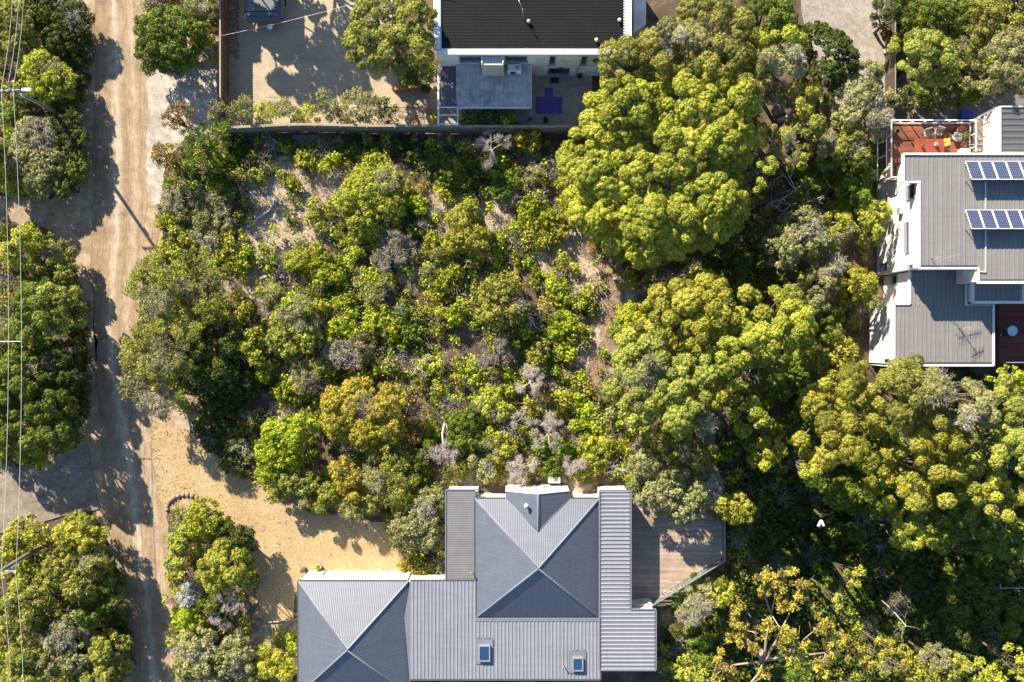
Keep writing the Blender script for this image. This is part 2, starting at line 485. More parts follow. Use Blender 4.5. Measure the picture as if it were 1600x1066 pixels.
# verges under the road
M_VERGE = mat_ground('sandy_verge', (0.27, 0.19, 0.115), (0.37, 0.27, 0.17), (0.46, 0.35, 0.235), 0.6, 8.0, 0.5)
M_PALE = mat_ground('pale_crushed_rock', (0.34, 0.30, 0.24), (0.41, 0.365, 0.30), (0.47, 0.425, 0.36), 0.5, 9.0, 0.4)
M_TRACK = mat_ground('side_track_soil', (0.22, 0.16, 0.10), (0.33, 0.24, 0.145), (0.42, 0.31, 0.19), 0.7, 8.0, 0.6)
M_GRAVEL = mat_ground('golden_gravel', (0.35, 0.25, 0.13), (0.39, 0.288, 0.155), (0.425, 0.322, 0.185), 0.4, 22.0, 0.25, speck=30.0)
sheet('road_verge', [(118,-60),(225,-60),(235,100),(245,320),(255,380),(200,440),(205,560),(260,640),(300,700),(420,790),(330,790),(262,800),(262,940),(290,1120),(195,1120),(190,900),(150,810),(120,700),(135,560),(120,420),(95,360),(125,300),(120,150)],
      0.008, M_VERGE, 0.16, 0.5, 3)
sheet('side_track', [(-70,300),(60,312),(130,300),(170,330),(165,400),(125,395),(60,352),(-70,340)], 0.012, M_TRACK, 0.15, 0.5, 4)
sheet('crushed_rock_verge', [(205,112),(340,108),(342,208),(290,215),(262,250),(250,318),(236,322),(222,235),(212,180)], 0.016, M_PALE, 0.10, 0.45, 5)

def make_road():
    cl = [(182,-80),(186,60),(190,180),(191,300),(186,400),(178,500),(183,590),(205,690),(214,770),(226,860),(240,960),(250,1130)]
    hw = [36, 36, 38, 40, 40, 38, 36, 44, 44, 42, 42, 44]
    P = [W(*c) for c in cl]; rows = []
    for k in range(len(P)-1):
        m = int((P[k+1]-P[k]).length/0.6)
        for j in range(m):
            t = j/m; tt = t*t*(3-2*t)
            rows.append((P[k].lerp(P[k+1], t), (hw[k]*(1-t)+hw[k+1]*t)*CAM_H/FPX))
    nc = 15; co = []; ac = []; r = np.random.default_rng(5)
    wob = [np.convolve(r.normal(0, 1, len(rows)+8), np.ones(9)/9, 'valid')[:len(rows)]*0.7 for _ in range(2)]
    for k, (p, w) in enumerate(rows):
        d = rows[min(k+1, len(rows)-1)][0] - rows[max(k-1, 0)][0]; n = Vector((d.y, -d.x, 0)).normalized()
        if n.x < 0: n = -n
        for j in range(nc):
            a = -1 + 2*j/(nc-1); off = a*w
            if j == 0: off += wob[0][k]
            if j == nc-1: off += wob[1][k]
            q = p + n*off; co.append((q.x, q.y, 0.020)); ac.append(a)
    F = []
    for k in range(len(rows)-1):
        for j in range(nc-1):
            F.append((k*nc+j, (k+1)*nc+j, (k+1)*nc+j+1, k*nc+j+1))
    me = bpy.data.meshes.new('gravel_road'); me.from_pydata(co, [], F)
    at = me.attributes.new('across', 'FLOAT', 'POINT'); at.data.foreach_set('value', np.array(ac, np.float32))
    m, t, Pn, N, L = nmat('gravel_road_surface')
    g = N.new('ShaderNodeNewGeometry'); pos = g.outputs['Position']
    a = N.new('ShaderNodeAttribute'); a.attribute_name = 'across'
    mp = N.new('ShaderNodeMapping'); mp.inputs['Scale'].default_value = (1.6, 0.22, 1); L.new(pos, mp.inputs['Vector'])
    nst = noise(N, L, 1.6, 5, 0.6, mp.outputs[0])
    w1 = N.new('ShaderNodeMath'); w1.operation = 'MULTIPLY_ADD'; L.new(nst.outputs[0], w1.inputs[0]); w1.inputs[1].default_value = 0.62; w1.inputs[2].default_value = -0.31
    w2 = N.new('ShaderNodeMath'); w2.operation = 'ADD'; L.new(a.outputs['Fac'], w2.inputs[0]); L.new(w1.outputs[0], w2.inputs[1])
    mr = N.new('ShaderNodeMapRange'); mr.inputs[1].default_value = -1; mr.inputs[2].default_value = 1; L.new(w2.outputs[0], mr.inputs[0])
    tn, pl, mid = (0.28, 0.203, 0.125), (0.45, 0.375, 0.28), (0.335, 0.252, 0.165)
    rr = ramp(N, ((0.0, (0.26, 0.19, 0.12)), (0.20, tn), (0.33, mid), (0.42, pl), (0.50, mid), (0.60, tn), (0.70, mid), (0.78, (0.385, 0.30, 0.21)), (0.88, tn), (1.0, mid)))
    L.new(mr.outputs[0], rr.inputs[0])
    n2 = noise(N, L, 11.0, 5, 0.75, pos); r2 = ramp(N, ((0.28, (0.72, 0.7, 0.68)), (0.5, (1, 1, 1)), (0.75, (1.22, 1.21, 1.2)))); L.new(n2.outputs[0], r2.inputs[0])
    n3 = noise(N, L, 0.55, 5, 0.6, pos); r3 = ramp(N, ((0.32, (0.84, 0.83, 0.82)), (0.68, (1.14, 1.14, 1.14)))); L.new(n3.outputs[0], r3.inputs[0])
    n4 = noise(N, L, 3.2, 6, 0.7, mp.outputs[0]); r4 = ramp(N, ((0.3, (0.8, 0.79, 0.78)), (0.7, (1.16, 1.15, 1.14)))); L.new(n4.outputs[0], r4.inputs[0])
    c = rr.outputs[0]
    n5 = noise(N, L, 1.3, 7, 0.72, pos); r5 = ramp(N, ((0.36, (0.80, 0.785, 0.77)), (0.5, (1, 1, 1)), (0.68, (1.12, 1.12, 1.12)))); L.new(n5.outputs[0], r5.inputs[0])
    for q in (r2, r3, r4, r5): c = mixc(N, L, c, q.outputs[0], 1.0, 'MULTIPLY')
    L.new(c, Pn.inputs['Base Color']); Pn.inputs['Roughness'].default_value = 0.95; Pn.inputs['Specular IOR Level'].default_value = 0.1
    bump(N, L, Pn, n4.outputs[0], 0.5, 0.08)
    tag(link_mesh('gravel_road', me, m), None, None, None, 'structure')
make_road()

sheet('gravel_driveway', [(232,655),(290,668),(330,705),(380,742),(480,800),(600,815),(690,880),(700,925),(460,925),(460,975),(395,965),(405,900),(380,850),(330,795),(285,776),(262,795),(248,780)],
      0.026, M_GRAVEL, 0.10, 0.45, 8)
# concrete pad across the road
sheet('concrete_driveway', [(-70,735),(40,728),(136,694),(154,796),(100,806),(30,826),(-70,850)], 0.10, M_CONC, 0.0, thick=0.12)

# courtyard paving (brick pavers)
def mat_pavers():
    m, t, P, N, L = nmat('courtyard_pavers')
    g = N.new('ShaderNodeNewGeometry'); pos = g.outputs['Position']
    b = N.new('ShaderNodeTexBrick'); b.inputs['Scale'].default_value = 1.0
    b.inputs['Brick Width'].default_value = 0.46; b.inputs['Row Height'].default_value = 0.23; b.inputs['Mortar Size'].default_value = 0.014
    b.inputs['Color1'].default_value = (0.36, 0.28, 0.18, 1); b.inputs['Color2'].default_value = (0.41, 0.325, 0.215, 1); b.inputs['Mortar'].default_value = (0.32, 0.25, 0.165, 1)
    L.new(pos, b.inputs['Vector'])
    n1 = noise(N, L, 0.5, 6, 0.65, pos); r1 = ramp(N, ((0.3, (0.8, 0.79, 0.78)), (0.7, (1.12, 1.12, 1.12)))); L.new(n1.outputs[0], r1.inputs[0])
    n2 = noise(N, L, 9, 5, 0.7, pos); r2 = ramp(N, ((0.3, (0.85, 0.85, 0.85)), (0.7, (1.12, 1.12, 1.12)))); L.new(n2.outputs[0], r2.inputs[0])
    c = mixc(N, L, b.outputs[0], r1.outputs[0], 1.0, 'MULTIPLY'); c = mixc(N, L, c, r2.outputs[0], 1.0, 'MULTIPLY')
    L.new(c, P.inputs['Base Color']); P.inputs['Roughness'].default_value = 0.85
    return m
M_PAVER = mat_pavers()
sheet('courtyard_paving', [(356,-60),(620,-60),(620,140),(662,140),(672,168),(600,168),(600,196),(352,203)], 0.03, M_PAVER, 0.0)
sheet('concrete_drive', [(1240,-60),(1390,-60),(1386,150),(1340,172),(1300,160),(1285,120),(1262,70)], 0.03, M_CONC2, 0.06, 0.6, 12)
M_SLATE = mat_ground('patio_slate', (0.30, 0.265, 0.225), (0.35, 0.31, 0.265), (0.40, 0.355, 0.305), 0.4, 7.0, 0.2)
sheet('patio_paving', [(690,118),(925,118),(925,196),(690,196)], 0.03, M_SLATE, 0.0)
sheet('side_yard', [(1398,110),(1600,150),(1640,165),(1640,240),(1380,200)], 0.02, mat_ground('side_yard_concrete', (0.13,0.12,0.11),(0.17,0.155,0.14),(0.21,0.19,0.17),0.4,7,0.2), 0.0)
sheet('bare_path', [(930,405),(962,400),(985,470),(968,520),(955,575),(925,610),(905,600),(935,540),(945,480)], 0.006, mat_ground('bare_path_soil', (0.16,0.105,0.07),(0.25,0.17,0.115),(0.33,0.24,0.17),0.7,7,0.7), 0.18, 0.45, 9)
# ------------------------------------------------------------------ shared building pieces
def ridge(parent, a, b, w=0.2, mat=None, name='ridge_cap', lift=0.05):
    a = Vector(a) + Vector((0, 0, lift)); b = Vector(b) + Vector((0, 0, lift))
    d = (b-a).normalized(); s = d.cross(Vector((0, 0, 1))).normalized()*w/2; dn = Vector((0, 0, -0.045))
    m = MB()
    m.face([a, b, b+s+dn, a+s+dn]); m.face([b, a, a-s+dn, b-s+dn])
    m.tube([a, b], 0.035, 6)
    return m.build(name, mat or M_RIDGE, parent)

def gutter(parent, pts, z, mat=None, w=0.14, h=0.12, name='gutter'):
    m = MB()
    for a, b in zip(pts[:-1], pts[1:]):
        m.bar((a[0], a[1], z-0.06), (b[0], b[1], z-0.06), w, h)
    return m.build(name, mat or M_GUTTER, parent)

def fascia(parent, pts, z, mat, w=0.10, h=0.3, name='fascia'):
    m = MB()
    for a, b in zip(pts[:-1], pts[1:]):
        m.bar((a[0], a[1], z), (b[0], b[1], z), w, h)
    return m.build(name, mat, parent)

def roof(parent, faces, ribdir, pitch, amp, prof, mat, name='roof', label=None):
    m = MB()
    for f in faces: ribbed(m, f, ribdir, pitch, amp, prof)
    o = m.build(name, mat, parent)
    if label: o['label'] = label
    return o

def skylight(parent, px0, py0, px1, py1, z, h=0.30):
    c0, c1 = W(px0, py0, z), W(px1, py1, z)
    cx, cy = (c0.x+c1.x)/2, (c0.y+c1.y)/2; wx, wy = abs(c1.x-c0.x), abs(c1.y-c0.y)
    f = MB()
    t = 0.10
    for sx in (-1, 1): f.box((cx+sx*(wx/2-t/2), cy, z+h/2), (t, wy, h))
    for sy in (-1, 1): f.box((cx, cy+sy*(wy/2-t/2), z+h/2), (wx-2*t, t, h))
    fo = f.build('skylight', M_FRAME, parent)
    g = MB(); g.box((cx, cy, z+h-0.05), (wx-2*t-0.01, wy-2*t-0.01, 0.03)); g.build('glass', M_GLASS_B, fo)
    fl = MB(); fl.box((cx, cy+0.10, z+0.055), (wx+0.5, wy+0.75, 0.012))
    for k in range(6): fl.box((cx-wx/2-0.2+(wx+0.4)*(k+0.5)/6, cy+0.1+wy/2+0.43, z+0.055), (0.12, 0.16, 0.014))
    fl.build('flashing', M_RIDGE, fo)
    return fo

def wall_window(parent, x0, x1, z0, z1, y, face=-1, glass=None):
    """window in a wall that lies in the plane y; face -1 looks towards -Y"""
    f = MB(); t = 0.07; yy = y + face*0.03
    f.box(((x0+x1)/2, yy, z0+t/2), (x1-x0, 0.12, t)); f.box(((x0+x1)/2, yy, z1-t/2), (x1-x0, 0.12, t))
    f.box((x0+t/2, yy, (z0+z1)/2), (t, 0.12, z1-z0-2*t)); f.box((x1-t/2, yy, (z0+z1)/2), (t, 0.12, z1-z0-2*t))
    f.box(((x0+x1)/2, yy+face*0.06, z0-0.03), (x1-x0+0.12, 0.22, 0.05))
    fo = f.build('window', M_FRAME, parent)
    g = MB(); g.box(((x0+x1)/2, y+face*0.012, (z0+z1)/2), (x1-x0-2*t+0.01, 0.02, z1-z0-2*t+0.01)); g.build('pane', glass or M_GLASS, fo)
    return fo

def wall_window_x(parent, y0, y1, z0, z1, x, face=-1):
    f = MB(); t = 0.07; xx = x + face*0.03
    f.box((xx, (y0+y1)/2, z0+t/2), (0.12, y1-y0, t)); f.box((xx, (y0+y1)/2, z1-t/2), (0.12, y1-y0, t))
    f.box((xx, y0+t/2, (z0+z1)/2), (0.12, t, z1-z0-2*t)); f.box((xx, y1-t/2, (z0+z1)/2), (0.12, t, z1-z0-2*t))
    f.box((xx+face*0.06, (y0+y1)/2, z0-0.03), (0.22, y1-y0+0.12, 0.05))
    fo = f.build('window', M_FRAME, parent)
    g = MB(); g.box((x+face*0.012, (y0+y1)/2, (z0+z1)/2), (0.02, y1-y0-2*t+0.01, z1-z0-2*t+0.01)); g.build('pane', M_GLASS, fo)
    return fo

# ------------------------------------------------------------------ grey hip-roofed house (bottom)
def house_a():
    EZ = 3.15
    H = empty('hip_roof_house', W(750, 960, 0), 'low house with grey metal hip roofs, two skylights and a white gable wall', 'house')
    e = lambda x, y, z=EZ: W(x, y, z)
    # left pyramid
    a0, a1 = e(466, 908), e(639, 908); half = (a1.x-a0.x)/2; a2 = Vector((a1.x, a1.y-2*half-0.3, EZ)); a3 = Vector((a0.x, a2.y, EZ))
    pitch = math.tan(R(29.3)); ap = Vector(((a0.x+a1.x)/2, (a0.y+a2.y)/2, EZ+half*pitch))
    for f, d in (((a0, a1, ap), (0, 1, 0)), ((a3, a0, ap), (1, 0, 0)), ((a1, a2, ap), (1, 0, 0)), ((a2, a3, ap), (0, 1, 0))):
        roof(H, [f], d, 0.15, 0.008, PROF_CORR, M_ROOF_A)
    for c in (a0, a1, a2, a3): ridge(H, c, ap)
    # main pyramid
    b0, b1 = e(742, 779), e(937, 779); b2 = e(937, 967); b3 = e(752, 967); b3.x = b0.x
    b2.x = b1.x; b3.y = b2.y
    hx = (b1.x-b0.x)/2
    bp = Vector(((b0.x+b1.x)/2, (b0.y+b3.y)/2, EZ+hx*pitch))
    for f, d in (((b0, b1, bp), (0, 1, 0)), ((b3, b0, bp), (1, 0, 0)), ((b1, b2, bp), (1, 0, 0)), ((b2, b3, bp), (0, 1, 0))):
        roof(H, [f], d, 0.15, 0.008, PROF_CORR, M_ROOF_A)
    for c in (b0, b1, b2, b3): ridge(H, c, bp)
    # cross gable on the top side
    xl, xr, xc = e(790, 767).x, e(890, 767).x, (e(790, 767).x+e(890, 767).x)/2
    yf = e(800, 767).y; rz = 4.55
    slope = (bp.z-EZ)/(b0.y-bp.y)
    yb = b0.y-(rz-EZ)/slope
    L4 = [Vector((xl, yf, EZ)), Vector((xc, yf, rz)), Vector((xc, yb, rz)), Vector((xl, b0.y, EZ))]
    R4 = [Vector((xc, yf, rz)), Vector((xr, yf, EZ)), Vector((xr, b0.y, EZ)), Vector((xc, yb, rz))]
    up = Vector((0, 0, 0.03))
    roof(H, [[p+up for p in L4]], (1, 0, -0.6), 0.15, 0.008, PROF_CORR, M_ROOF_A)
    roof(H, [[p+up for p in R4]], (1, 0, 0.6), 0.15, 0.008, PROF_CORR, M_ROOF_A)
    ridge(H, (xc, yf, rz+.03), (xc, yb, rz+.03), 0.22)
    for q in (L4[3], R4[2]):
        ridge(H, q+up, (xc, yb, rz+.03), 0.22, M_RIDGE, 'valley_flashing', 0.0)
    g = MB()
    g.face([(xl, yf-0.05, 0), (xr, yf-0.05, 0), (xr, yf-0.05, EZ-.03), (xc, yf-0.05, rz-.03), (xl, yf-0.05, EZ-.03)])
    g.face([(xl, yf-0.05, 0), (xl, yf-0.05, EZ-.03), (xl, b0.y, EZ-.03), (xl, b0.y, 0)])
    g.face([(xr, yf-0.05, 0), (xr, b0.y, 0), (xr, b0.y, EZ-.03), (xr, yf-0.05, EZ-.03)])
    g.build('gable_wall', M_WHITE, H)
    m = MB(); m.bar((xl, yf, EZ-.02), (xc, yf, rz-.02), 0.06, 0.18); m.bar((xc, yf, rz-.02), (xr, yf, EZ-.02), 0.06, 0.18); m.build('barge_board', M_TRIM, H)
    # flue on the gable's left slope
    fz = 3.9; fp = W(822, 788, fz)
    m = MB(); m.lathe((fp.x, fp.y, 3.5), ((0.09, 0), (0.09, 1.05)), 12); fo = m.build('flue', M_STEEL, H)
    m = MB(); m.lathe((fp.x, fp.y, 4.52), ((0.17, 0), (0.19, 0.03), (0.19, 0.14), (0.05, 0.22)), 12); m.build('flue_cowl', M_TRIM, fo)
    # flat ribbed middle roofs (ribs run up the picture)
    z = 3.28
    def rect(x0, y0, x1, y1, zz=z): return [W(x0, y0, zz), W(x1, y0, zz), W(x1, y1, zz), W(x0, y1, zz)]
    roof(H, [rect(641, 908, 744, 968), rect(641, 968, 938, 1061)], (0, 1, 0), 0.305, 0.045, PROF_TRAP, M_ROOF_A2)
    fp1, fp2, fp3 = W(641, 908, z), W(632, 963, z), W(641, 1075, z)
    m = MB(); m.face([fp1+Vector((0, 0, -.05)), fp3, Vector((fp2.x, fp2.y, z+0.12)) ]); m.build('flashing', M_ROOF_A2, H)
    m = MB(); p, q = W(641, 908, z), W(938, 1061, z)
    m.bar((p.x, q.y-.06, z-.02), (q.x+.05, q.y-.06, z-.02), 0.14, 0.14); m.bar((q.x+.03, q.y, z+.03), (q.x+.03, W(938, 968, z).y, z+.03), 0.10, 0.18)
    m.build('gutter', M_GUTTER, H); m = MB(); m.bar((p.x, p.y+.06, z-.02), (W(744, 908, z).x, p.y+.06, z-.02), 0.12, 0.10)
    m.build('gutter', M_GUTTER, H)
    m = MB(); a, b = W(742, 968, z), W(938, 968, z); m.bar((a.x, a.y, z+.03), (b.x, b.y, z+.03), 0.3, 0.05); m.build('apron_flashing', M_RIDGE, H)
    # left narrow wing (ribs run across)
    zl = 3.0
    roof(H, [rect(697, 766, 743, 907, zl)], (1, 0, 0), 0.19, 0.011, PROF_CORR, M_ROOF_F)
    m = MB(); p, q = W(697, 766, zl), W(743, 907, zl)
    m.bar((p.x-.03, p.y+.04, zl), (p.x-.03, q.y, zl), 0.10, 0.14); m.bar((p.x, p.y+.03, zl), (q.x+.3, p.y+.03, zl), 0.10, 0.12); m.build('gutter', M_RIDGE, H)
    m = MB(); q0 = W(742, 779, EZ); m.bar((q0.x-.02, q0.y, EZ-.02), (q0.x-.02, W(742, 908, EZ).y, EZ-.02), 0.10, 0.16); m.build('gutter', M_GUTTER, H)
    m = MB(); m.bar((b0.x, b0.y+.03, EZ-.03), (xl-.03, b0.y+.03, EZ-.03), 0.10, 0.12); m.build('gutter', M_GUTTER, H); m = MB(); m.bar((xr+.03, b0.y+.03, EZ-.03), (b1.x, b0.y+.03, EZ-.03), 0.10, 0.12); m.build('gutter', M_GUTTER, H)
    m = MB(); m.bar((a0.x-.04, a0.y+.03, EZ-.03), (a1.x, a0.y+.03, EZ-.03), 0.10, 0.12); m.bar((a0.x-.04, a0.y, EZ-.03), (a3.x-.04, a3.y, EZ-.03), 0.10, 0.12); m.build('gutter', M_GUTTER, H)
    # right wings (ribs run across), a little higher
    zr = 3.5
    roof(H, [rect(937, 769, 984, 953, zr), rect(939, 953, 1023, 1046, zr-.0)], (1, 0, 0), 0.335, 0.055, PROF_TRAP, M_ROOF_A2)
    m = MB(); p, q, r, s = W(937, 768, zr), W(985, 953, zr), W(1024, 953, zr), W(1024, 1046, zr)
    m.bar((p.x-.02, p.y+.05, zr), (q.x+.04, p.y+.05, zr), 0.14, 0.18); m.bar((p.x-.02, p.y, zr+.02), (p.x-.02, s.y, zr+.02), 0.12, 0.16)
    m.bar((q.x+.04, p.y, zr), (q.x+.04, q.y+.08, zr), 0.10, 0.18); m.bar((q.x, q.y+.04, zr-.01), (r.x+.05, q.y+.04, zr-.01), 0.10, 0.16)
    m.bar((r.x+.05, q.y, zr), (r.x+.05, s.y, zr), 0.10, 0.18); m.bar((p.x, s.y-.05, zr), (r.x+.06, s.y-.05, zr), 0.12, 0.16)
    m.build('fascia', M_RIDGE, H)
    # walls
    w = MB(); ins = 0.12
    def foot(x0, y0, x1, y1, zt):
        a, b = W(x0, y0, zt), W(x1, y1, zt); w.prism([(a.x+ins, a.y-ins), (b.x-ins, a.y-ins), (b.x-ins, b.y+ins), (a.x+ins, b.y+ins)], 0.0, zt-0.12)
    w.prism([(a0.x+ins, a0.y-.05), (a1.x-.2, a0.y-.05), (a1.x-.2, a2.y+.1), (a0.x+ins, a2.y+.1)], 0.0, EZ-.14)
    foot(634, 908.5, 939, 1060, 3.0); foot(697, 766, 748, 909, 2.95); foot(742, 779, 942, 970, 3.1); foot(937, 768, 985, 953, 3.3); foot(937.5, 952, 1024, 1046, 3.3)
    w.build('wall', M_WHITE, H)
    # white paving strip and window heads along the top walls
    for x0, x1, y in ((742, 790, 777), (890, 937, 777)):
        m = MB(); a, b = W(x0+2, y, 2.4), W(x1-2, y, 2.4); m.box(((a.x+b.x)/2, b0.y-.02, 2.2), (b.x-a.x, 0.2, 0.5)); m.build('window_head', M_CREAM, H)
    skylight(H, 748, 1007, 766, 1032, 3.32); skylight(H, 894, 1026, 911, 1047, 3.32)
    # little vent pipes
    for x, y in ((880, 1040), (736, 893)):
        p = W(x, y, 3.4); m = MB(); m.lathe((p.x, p.y, 3.2), ((0.045, 0), (0.045, 0.5), (0.07, 0.52), (0.07, 0.6)), 8); m.build('vent_pipe', M_STEEL, H)
    # pale privacy wall at the deck end
    m = MB(); p0, p1 = W(985, 951, 3.0), W(1018, 945, 2.4); m.prism([(p0.x, p0.y), (W(1022, 952, 2.6).x, p0.y), (p1.x+.1, p1.y-.05), (p1.x, p1.y)], 0, 2.3); m.build('screen_wall', M_TRIM, H)
    return H
house_a()

# deck with glass balustrade
def deck_a():
    z = 0.6
    D = empty('timber_deck', W(1050, 860, 0), 'weathered grey brown timber deck with angled edge and glass balustrade', 'deck')
    poly = [W(986, 770, z), W(1128, 770, z), W(1128, 872, z), W(1016, 941, z), W(986, 946, z)]
    m = MB(); y = poly[0].y; w = 0.135
    def xr(yy):
        if yy >= poly[2].y: return poly[1].x
        if yy >= poly[3].y: return poly[2].x + (poly[3].x-poly[2].x)*(poly[2].y-yy)/(poly[2].y-poly[3].y)
        return poly[3].x
    k = 0
    while y > poly[4].y:
        x1 = xr(y - w/2)
        xs = poly[0].x; cut = poly[0].x + (1.2 + 3.7*((k*0.618) % 1.0))
        for a, b in ((xs, cut-.004), (cut+.004, x1)):
            if b-a > 0.05: m.box(((a+b)/2, y-w/2, z-0.015+0.004*random.random()), (b-a, w-0.010, 0.03))
        y -= w; k += 1
    o = m.build('deck_board', M_DECK_A, D); o['kind'] = 'stuff'
    m = MB(); m.prism([(p.x, p.y) for p in poly], z-0.25, z-0.07); m.build('deck_frame', M_BARK, D)
    for x, y in ((995, 790), (1115, 790), (1115, 870), (1050, 905), (1010, 935), (1060, 800)):
        p = W(x, y, z); q = MB(); q.box((p.x, p.y, z/2-.13), (0.14, 0.14, z-.26)); q.build('stump', M_BARK, D)
    # balustrade along the right and diagonal edges
    line = [W(1128, 772, z), W(1128, 872, z), W(1016, 941, z)]
    r = MB()
    for a, b in zip(line[:-1], line[1:]): r.bar(a+Vector((0, 0, 1.0)), b+Vector((0, 0, 1.0)), 0.05, 0.05)
    r.build('handrail', M_STEEL, D)
    mg, t, P, N, L = nmat('balustrade_glass')
    P.inputs['Base Color'].default_value = (0.75, 0.83, 0.80, 1); P.inputs['Roughness'].default_value = 0.03
    P.inputs['Transmission Weight'].default_value = 0.9; P.inputs['IOR'].default_value = 1.2
    for a, b, n in ((line[0], line[1], 4), (line[1], line[2], 5)):
        for k in range(n):
            p, q = a.lerp(b, (k+.02)/n), a.lerp(b, (k+.98)/n)
            g = MB(); g.bar(p+Vector((0, 0, .53)), q+Vector((0, 0, .53)), 0.012, 0.86); g.build('glass_pane', mg, D)
        for k in range(n+1):
            p = a.lerp(b, k/n); g = MB(); g.box((p.x, p.y, z+.5), (0.05, 0.05, 1.0)); g.build('post', M_STEEL, D)
            in_ = (Vector((W(1040, 840, z).x, W(1040, 840, z).y, z))-p).normalized()*0.18
            g = MB(); g.lathe((p.x+in_.x, p.y+in_.y, z+.005), ((0.07, 0), (0.07, 0.05), (0.03, 0.07)), 8); g.build('deck_light', M_TRIM, D)
    return D
deck_a()

# ------------------------------------------------------------------ black-roofed house (top)
def house_b():
    ZT = 5.7
    H = empty('black_roof_house', W(835, 60, 0), 'two storey white walled house with black metal roof, high slot windows and grey lean-to', 'house')
    yw = W(800, 82, ZT).y                       # south wall plane
    x0, x1 = W(683, 80, ZT).x, W(984, 80, ZT).x; yt = W(800, -60, ZT).y
    w = MB(); w.prism([(x0, yw), (x1, yw), (x1, yt), (x0, yt)], 0.0, ZT-.05); w.build('wall', M_WHITE, H)
    m = MB()
    m.bar((x0-.05, yw-.03, ZT-.02), (x1, yw-.03, ZT-.02), 0.34, 0.30); m.bar((x0-.0, yw+.2, ZT-.02), (x0-.0, yt, ZT-.02), 0.55, 0.40)
    m.bar((x1-.1, yw+.2, ZT-.02), (x1-.1, yt, ZT-.02), 0.45, 0.34)
    m.build('parapet', M_TRIM, H)
    zr = ZT-0.02
    a, b = W(690, 75.5, zr), W(974, -60, zr)
    roof(H, [[Vector((a.x, a.y, zr)), Vector((b.x, a.y, zr)), Vector((b.x, b.y, zr+.1)), Vector((a.x, b.y, zr+.1))]], (1, 0, 0), 0.25, 0.013, PROF_TRAP, M_ROOF_B)
    # box gutter with straps on the right
    m = MB(); c = W(979, 70, zr)
    for k in range(34): m.box((c.x, a.y-0.1+k*0.22, zr+.03), (0.5, 0.09, 0.03))
    m.build('gutter_strap', M_TRIM, H)
    # roof fittings
    for x, y, lab in ((826, 33, 0), (968, 31, 1), (932, 62, 2)):
        p = W(x, y, zr+.3); m = MB()
        m.lathe((p.x, p.y, zr), ((0.09, 0), (0.08, 0.2), (0.14, 0.22), (0.15, 0.3), (0.04, 0.38)), 10); m.build('roof_vent', M_CREAM if lab == 0 else M_TRIM, H)
    p = W(818, 28, zr+.2); m = MB(); m.tube([(p.x, p.y, zr), (p.x-.1, p.y+.2, zr+1.4)], 0.03, 6); m.tube([(p.x-.1, p.y+.2, zr+1.35), (p.x-.5, p.y+1.2, zr+1.35)], 0.02, 5); m.build('antenna', M_STEEL, H)
    def zw(py):   # height on the south wall seen at this pixel row
        return CAM_H - yw*FPX/(533.0-py)
    def xw(px, z): return W(px, 0, z).x
    for l, r_, t_, b_ in ((717, 752, 87, 95), (789, 824, 87, 95)):
        z1, z0 = zw(t_), zw(b_); wall_window(H, xw(l, z1), xw(r_, z1), z0, z1, yw)
    for l, r_ in ((859, 869), (909, 919)):
        z1, z0 = zw(87), zw(100); wall_window(H, xw(l, z1), xw(r_, z1), z0, z1, yw)
    z1, z0 = zw(105.5), zw(116.5); wall_window(H, xw(857, z1), xw(891, z1), z0, z1, yw)
    # ledge between storeys (rendered band steps at the lean-to roof line)
    m = MB(); zb = zw(102); m.box(((xw(830, zb)+x1)/2, yw-.02, zb), (x1-xw(830, zb), 0.08, 0.05)); m.build('wall_band', M_CREAM, H)
    # wall lamp and pipe
    m = MB(); zl = zw(105); m.lathe((xw(876, zl), yw-.22, zl-.15), ((0.05, 0), (0.14, 0.08), (0.14, 0.2), (0.04, 0.28)), 10); m.bar((xw(876, zl), yw, zl), (xw(876, zl), yw-.22, zl), 0.04, 0.04); m.build('wall_lamp', M_DARK, H)
    m = MB(); xp = xw(905, 2.5); m.tube([(xp, yw-.06, zw(99)), (xp-.1, yw-.06, 0.4)], 0.035, 6); m.build('downpipe', M_GUTTER, H)
    # lean-to: fluted grey skillion
    za, zf = 2.95, 2.4
    L0, L1 = W(714, 103, za), W(829, 103, za); F0, F1 = W(714, 168, zf), W(829, 168, zf)
    L0.y = yw-.02; L1.y = yw-.02; L1.x = F1.x+.05; L0.x = F0.x-.05
    roof(H, [[Vector((L0.x, L0.y, za)), Vector((L1.x, L1.y, za)), Vector((L1.x, F1.y, zf)), Vector((L0.x, F0.y, zf))]], (0, 1, 0), 0.40, 0.05, PROF_STRAP, M_ROOF_D, 'lean_to_roof')
    m = MB(); m.bar((L0.x, F0.y-.03, zf-.04), (L1.x, F0.y-.03, zf-.04), 0.10, 0.14); m.bar((L1.x, F0.y, zf-.04), (L1.x, yw-.05, za-.04), 0.06, 0.16); m.build('lean_to_gutter', M_TRIM, H)
    w = MB(); w.prism([(L0.x+.1, yw-.02), (L1.x-.12, yw-.02), (L1.x-.12, F0.y+.25), (L0.x+.1, F0.y+.25)], 0, zf-.12); w.build('lean_to_wall', M_WHITE, H)
    # projecting louvred box on the wall
    yb = W(0, 102, 5.4).y; zt = 5.55; xa, xb = W(752, 0, zt).x, W(787, 0, zt).x
    m = MB(); t = 0.09; zbm = CAM_H - yb*FPX/(533-118.5)
    m.box(((xa+xb)/2, yb+.05, (zbm+zt-.1)/2), (xb-xa, 0.1, zt-zbm-.1)); m.box((xa+.05, (yw+yb+.1)/2, (zbm+zt)/2), (0.1, yw-yb-.1, zt-zbm)); m.box((xb-.05, (yw+yb+.1)/2, (zbm+zt)/2), (0.1, yw-yb-.1, zt-zbm))
    bx = m.build('bay_box', M_CREAM, H)
    m = MB()
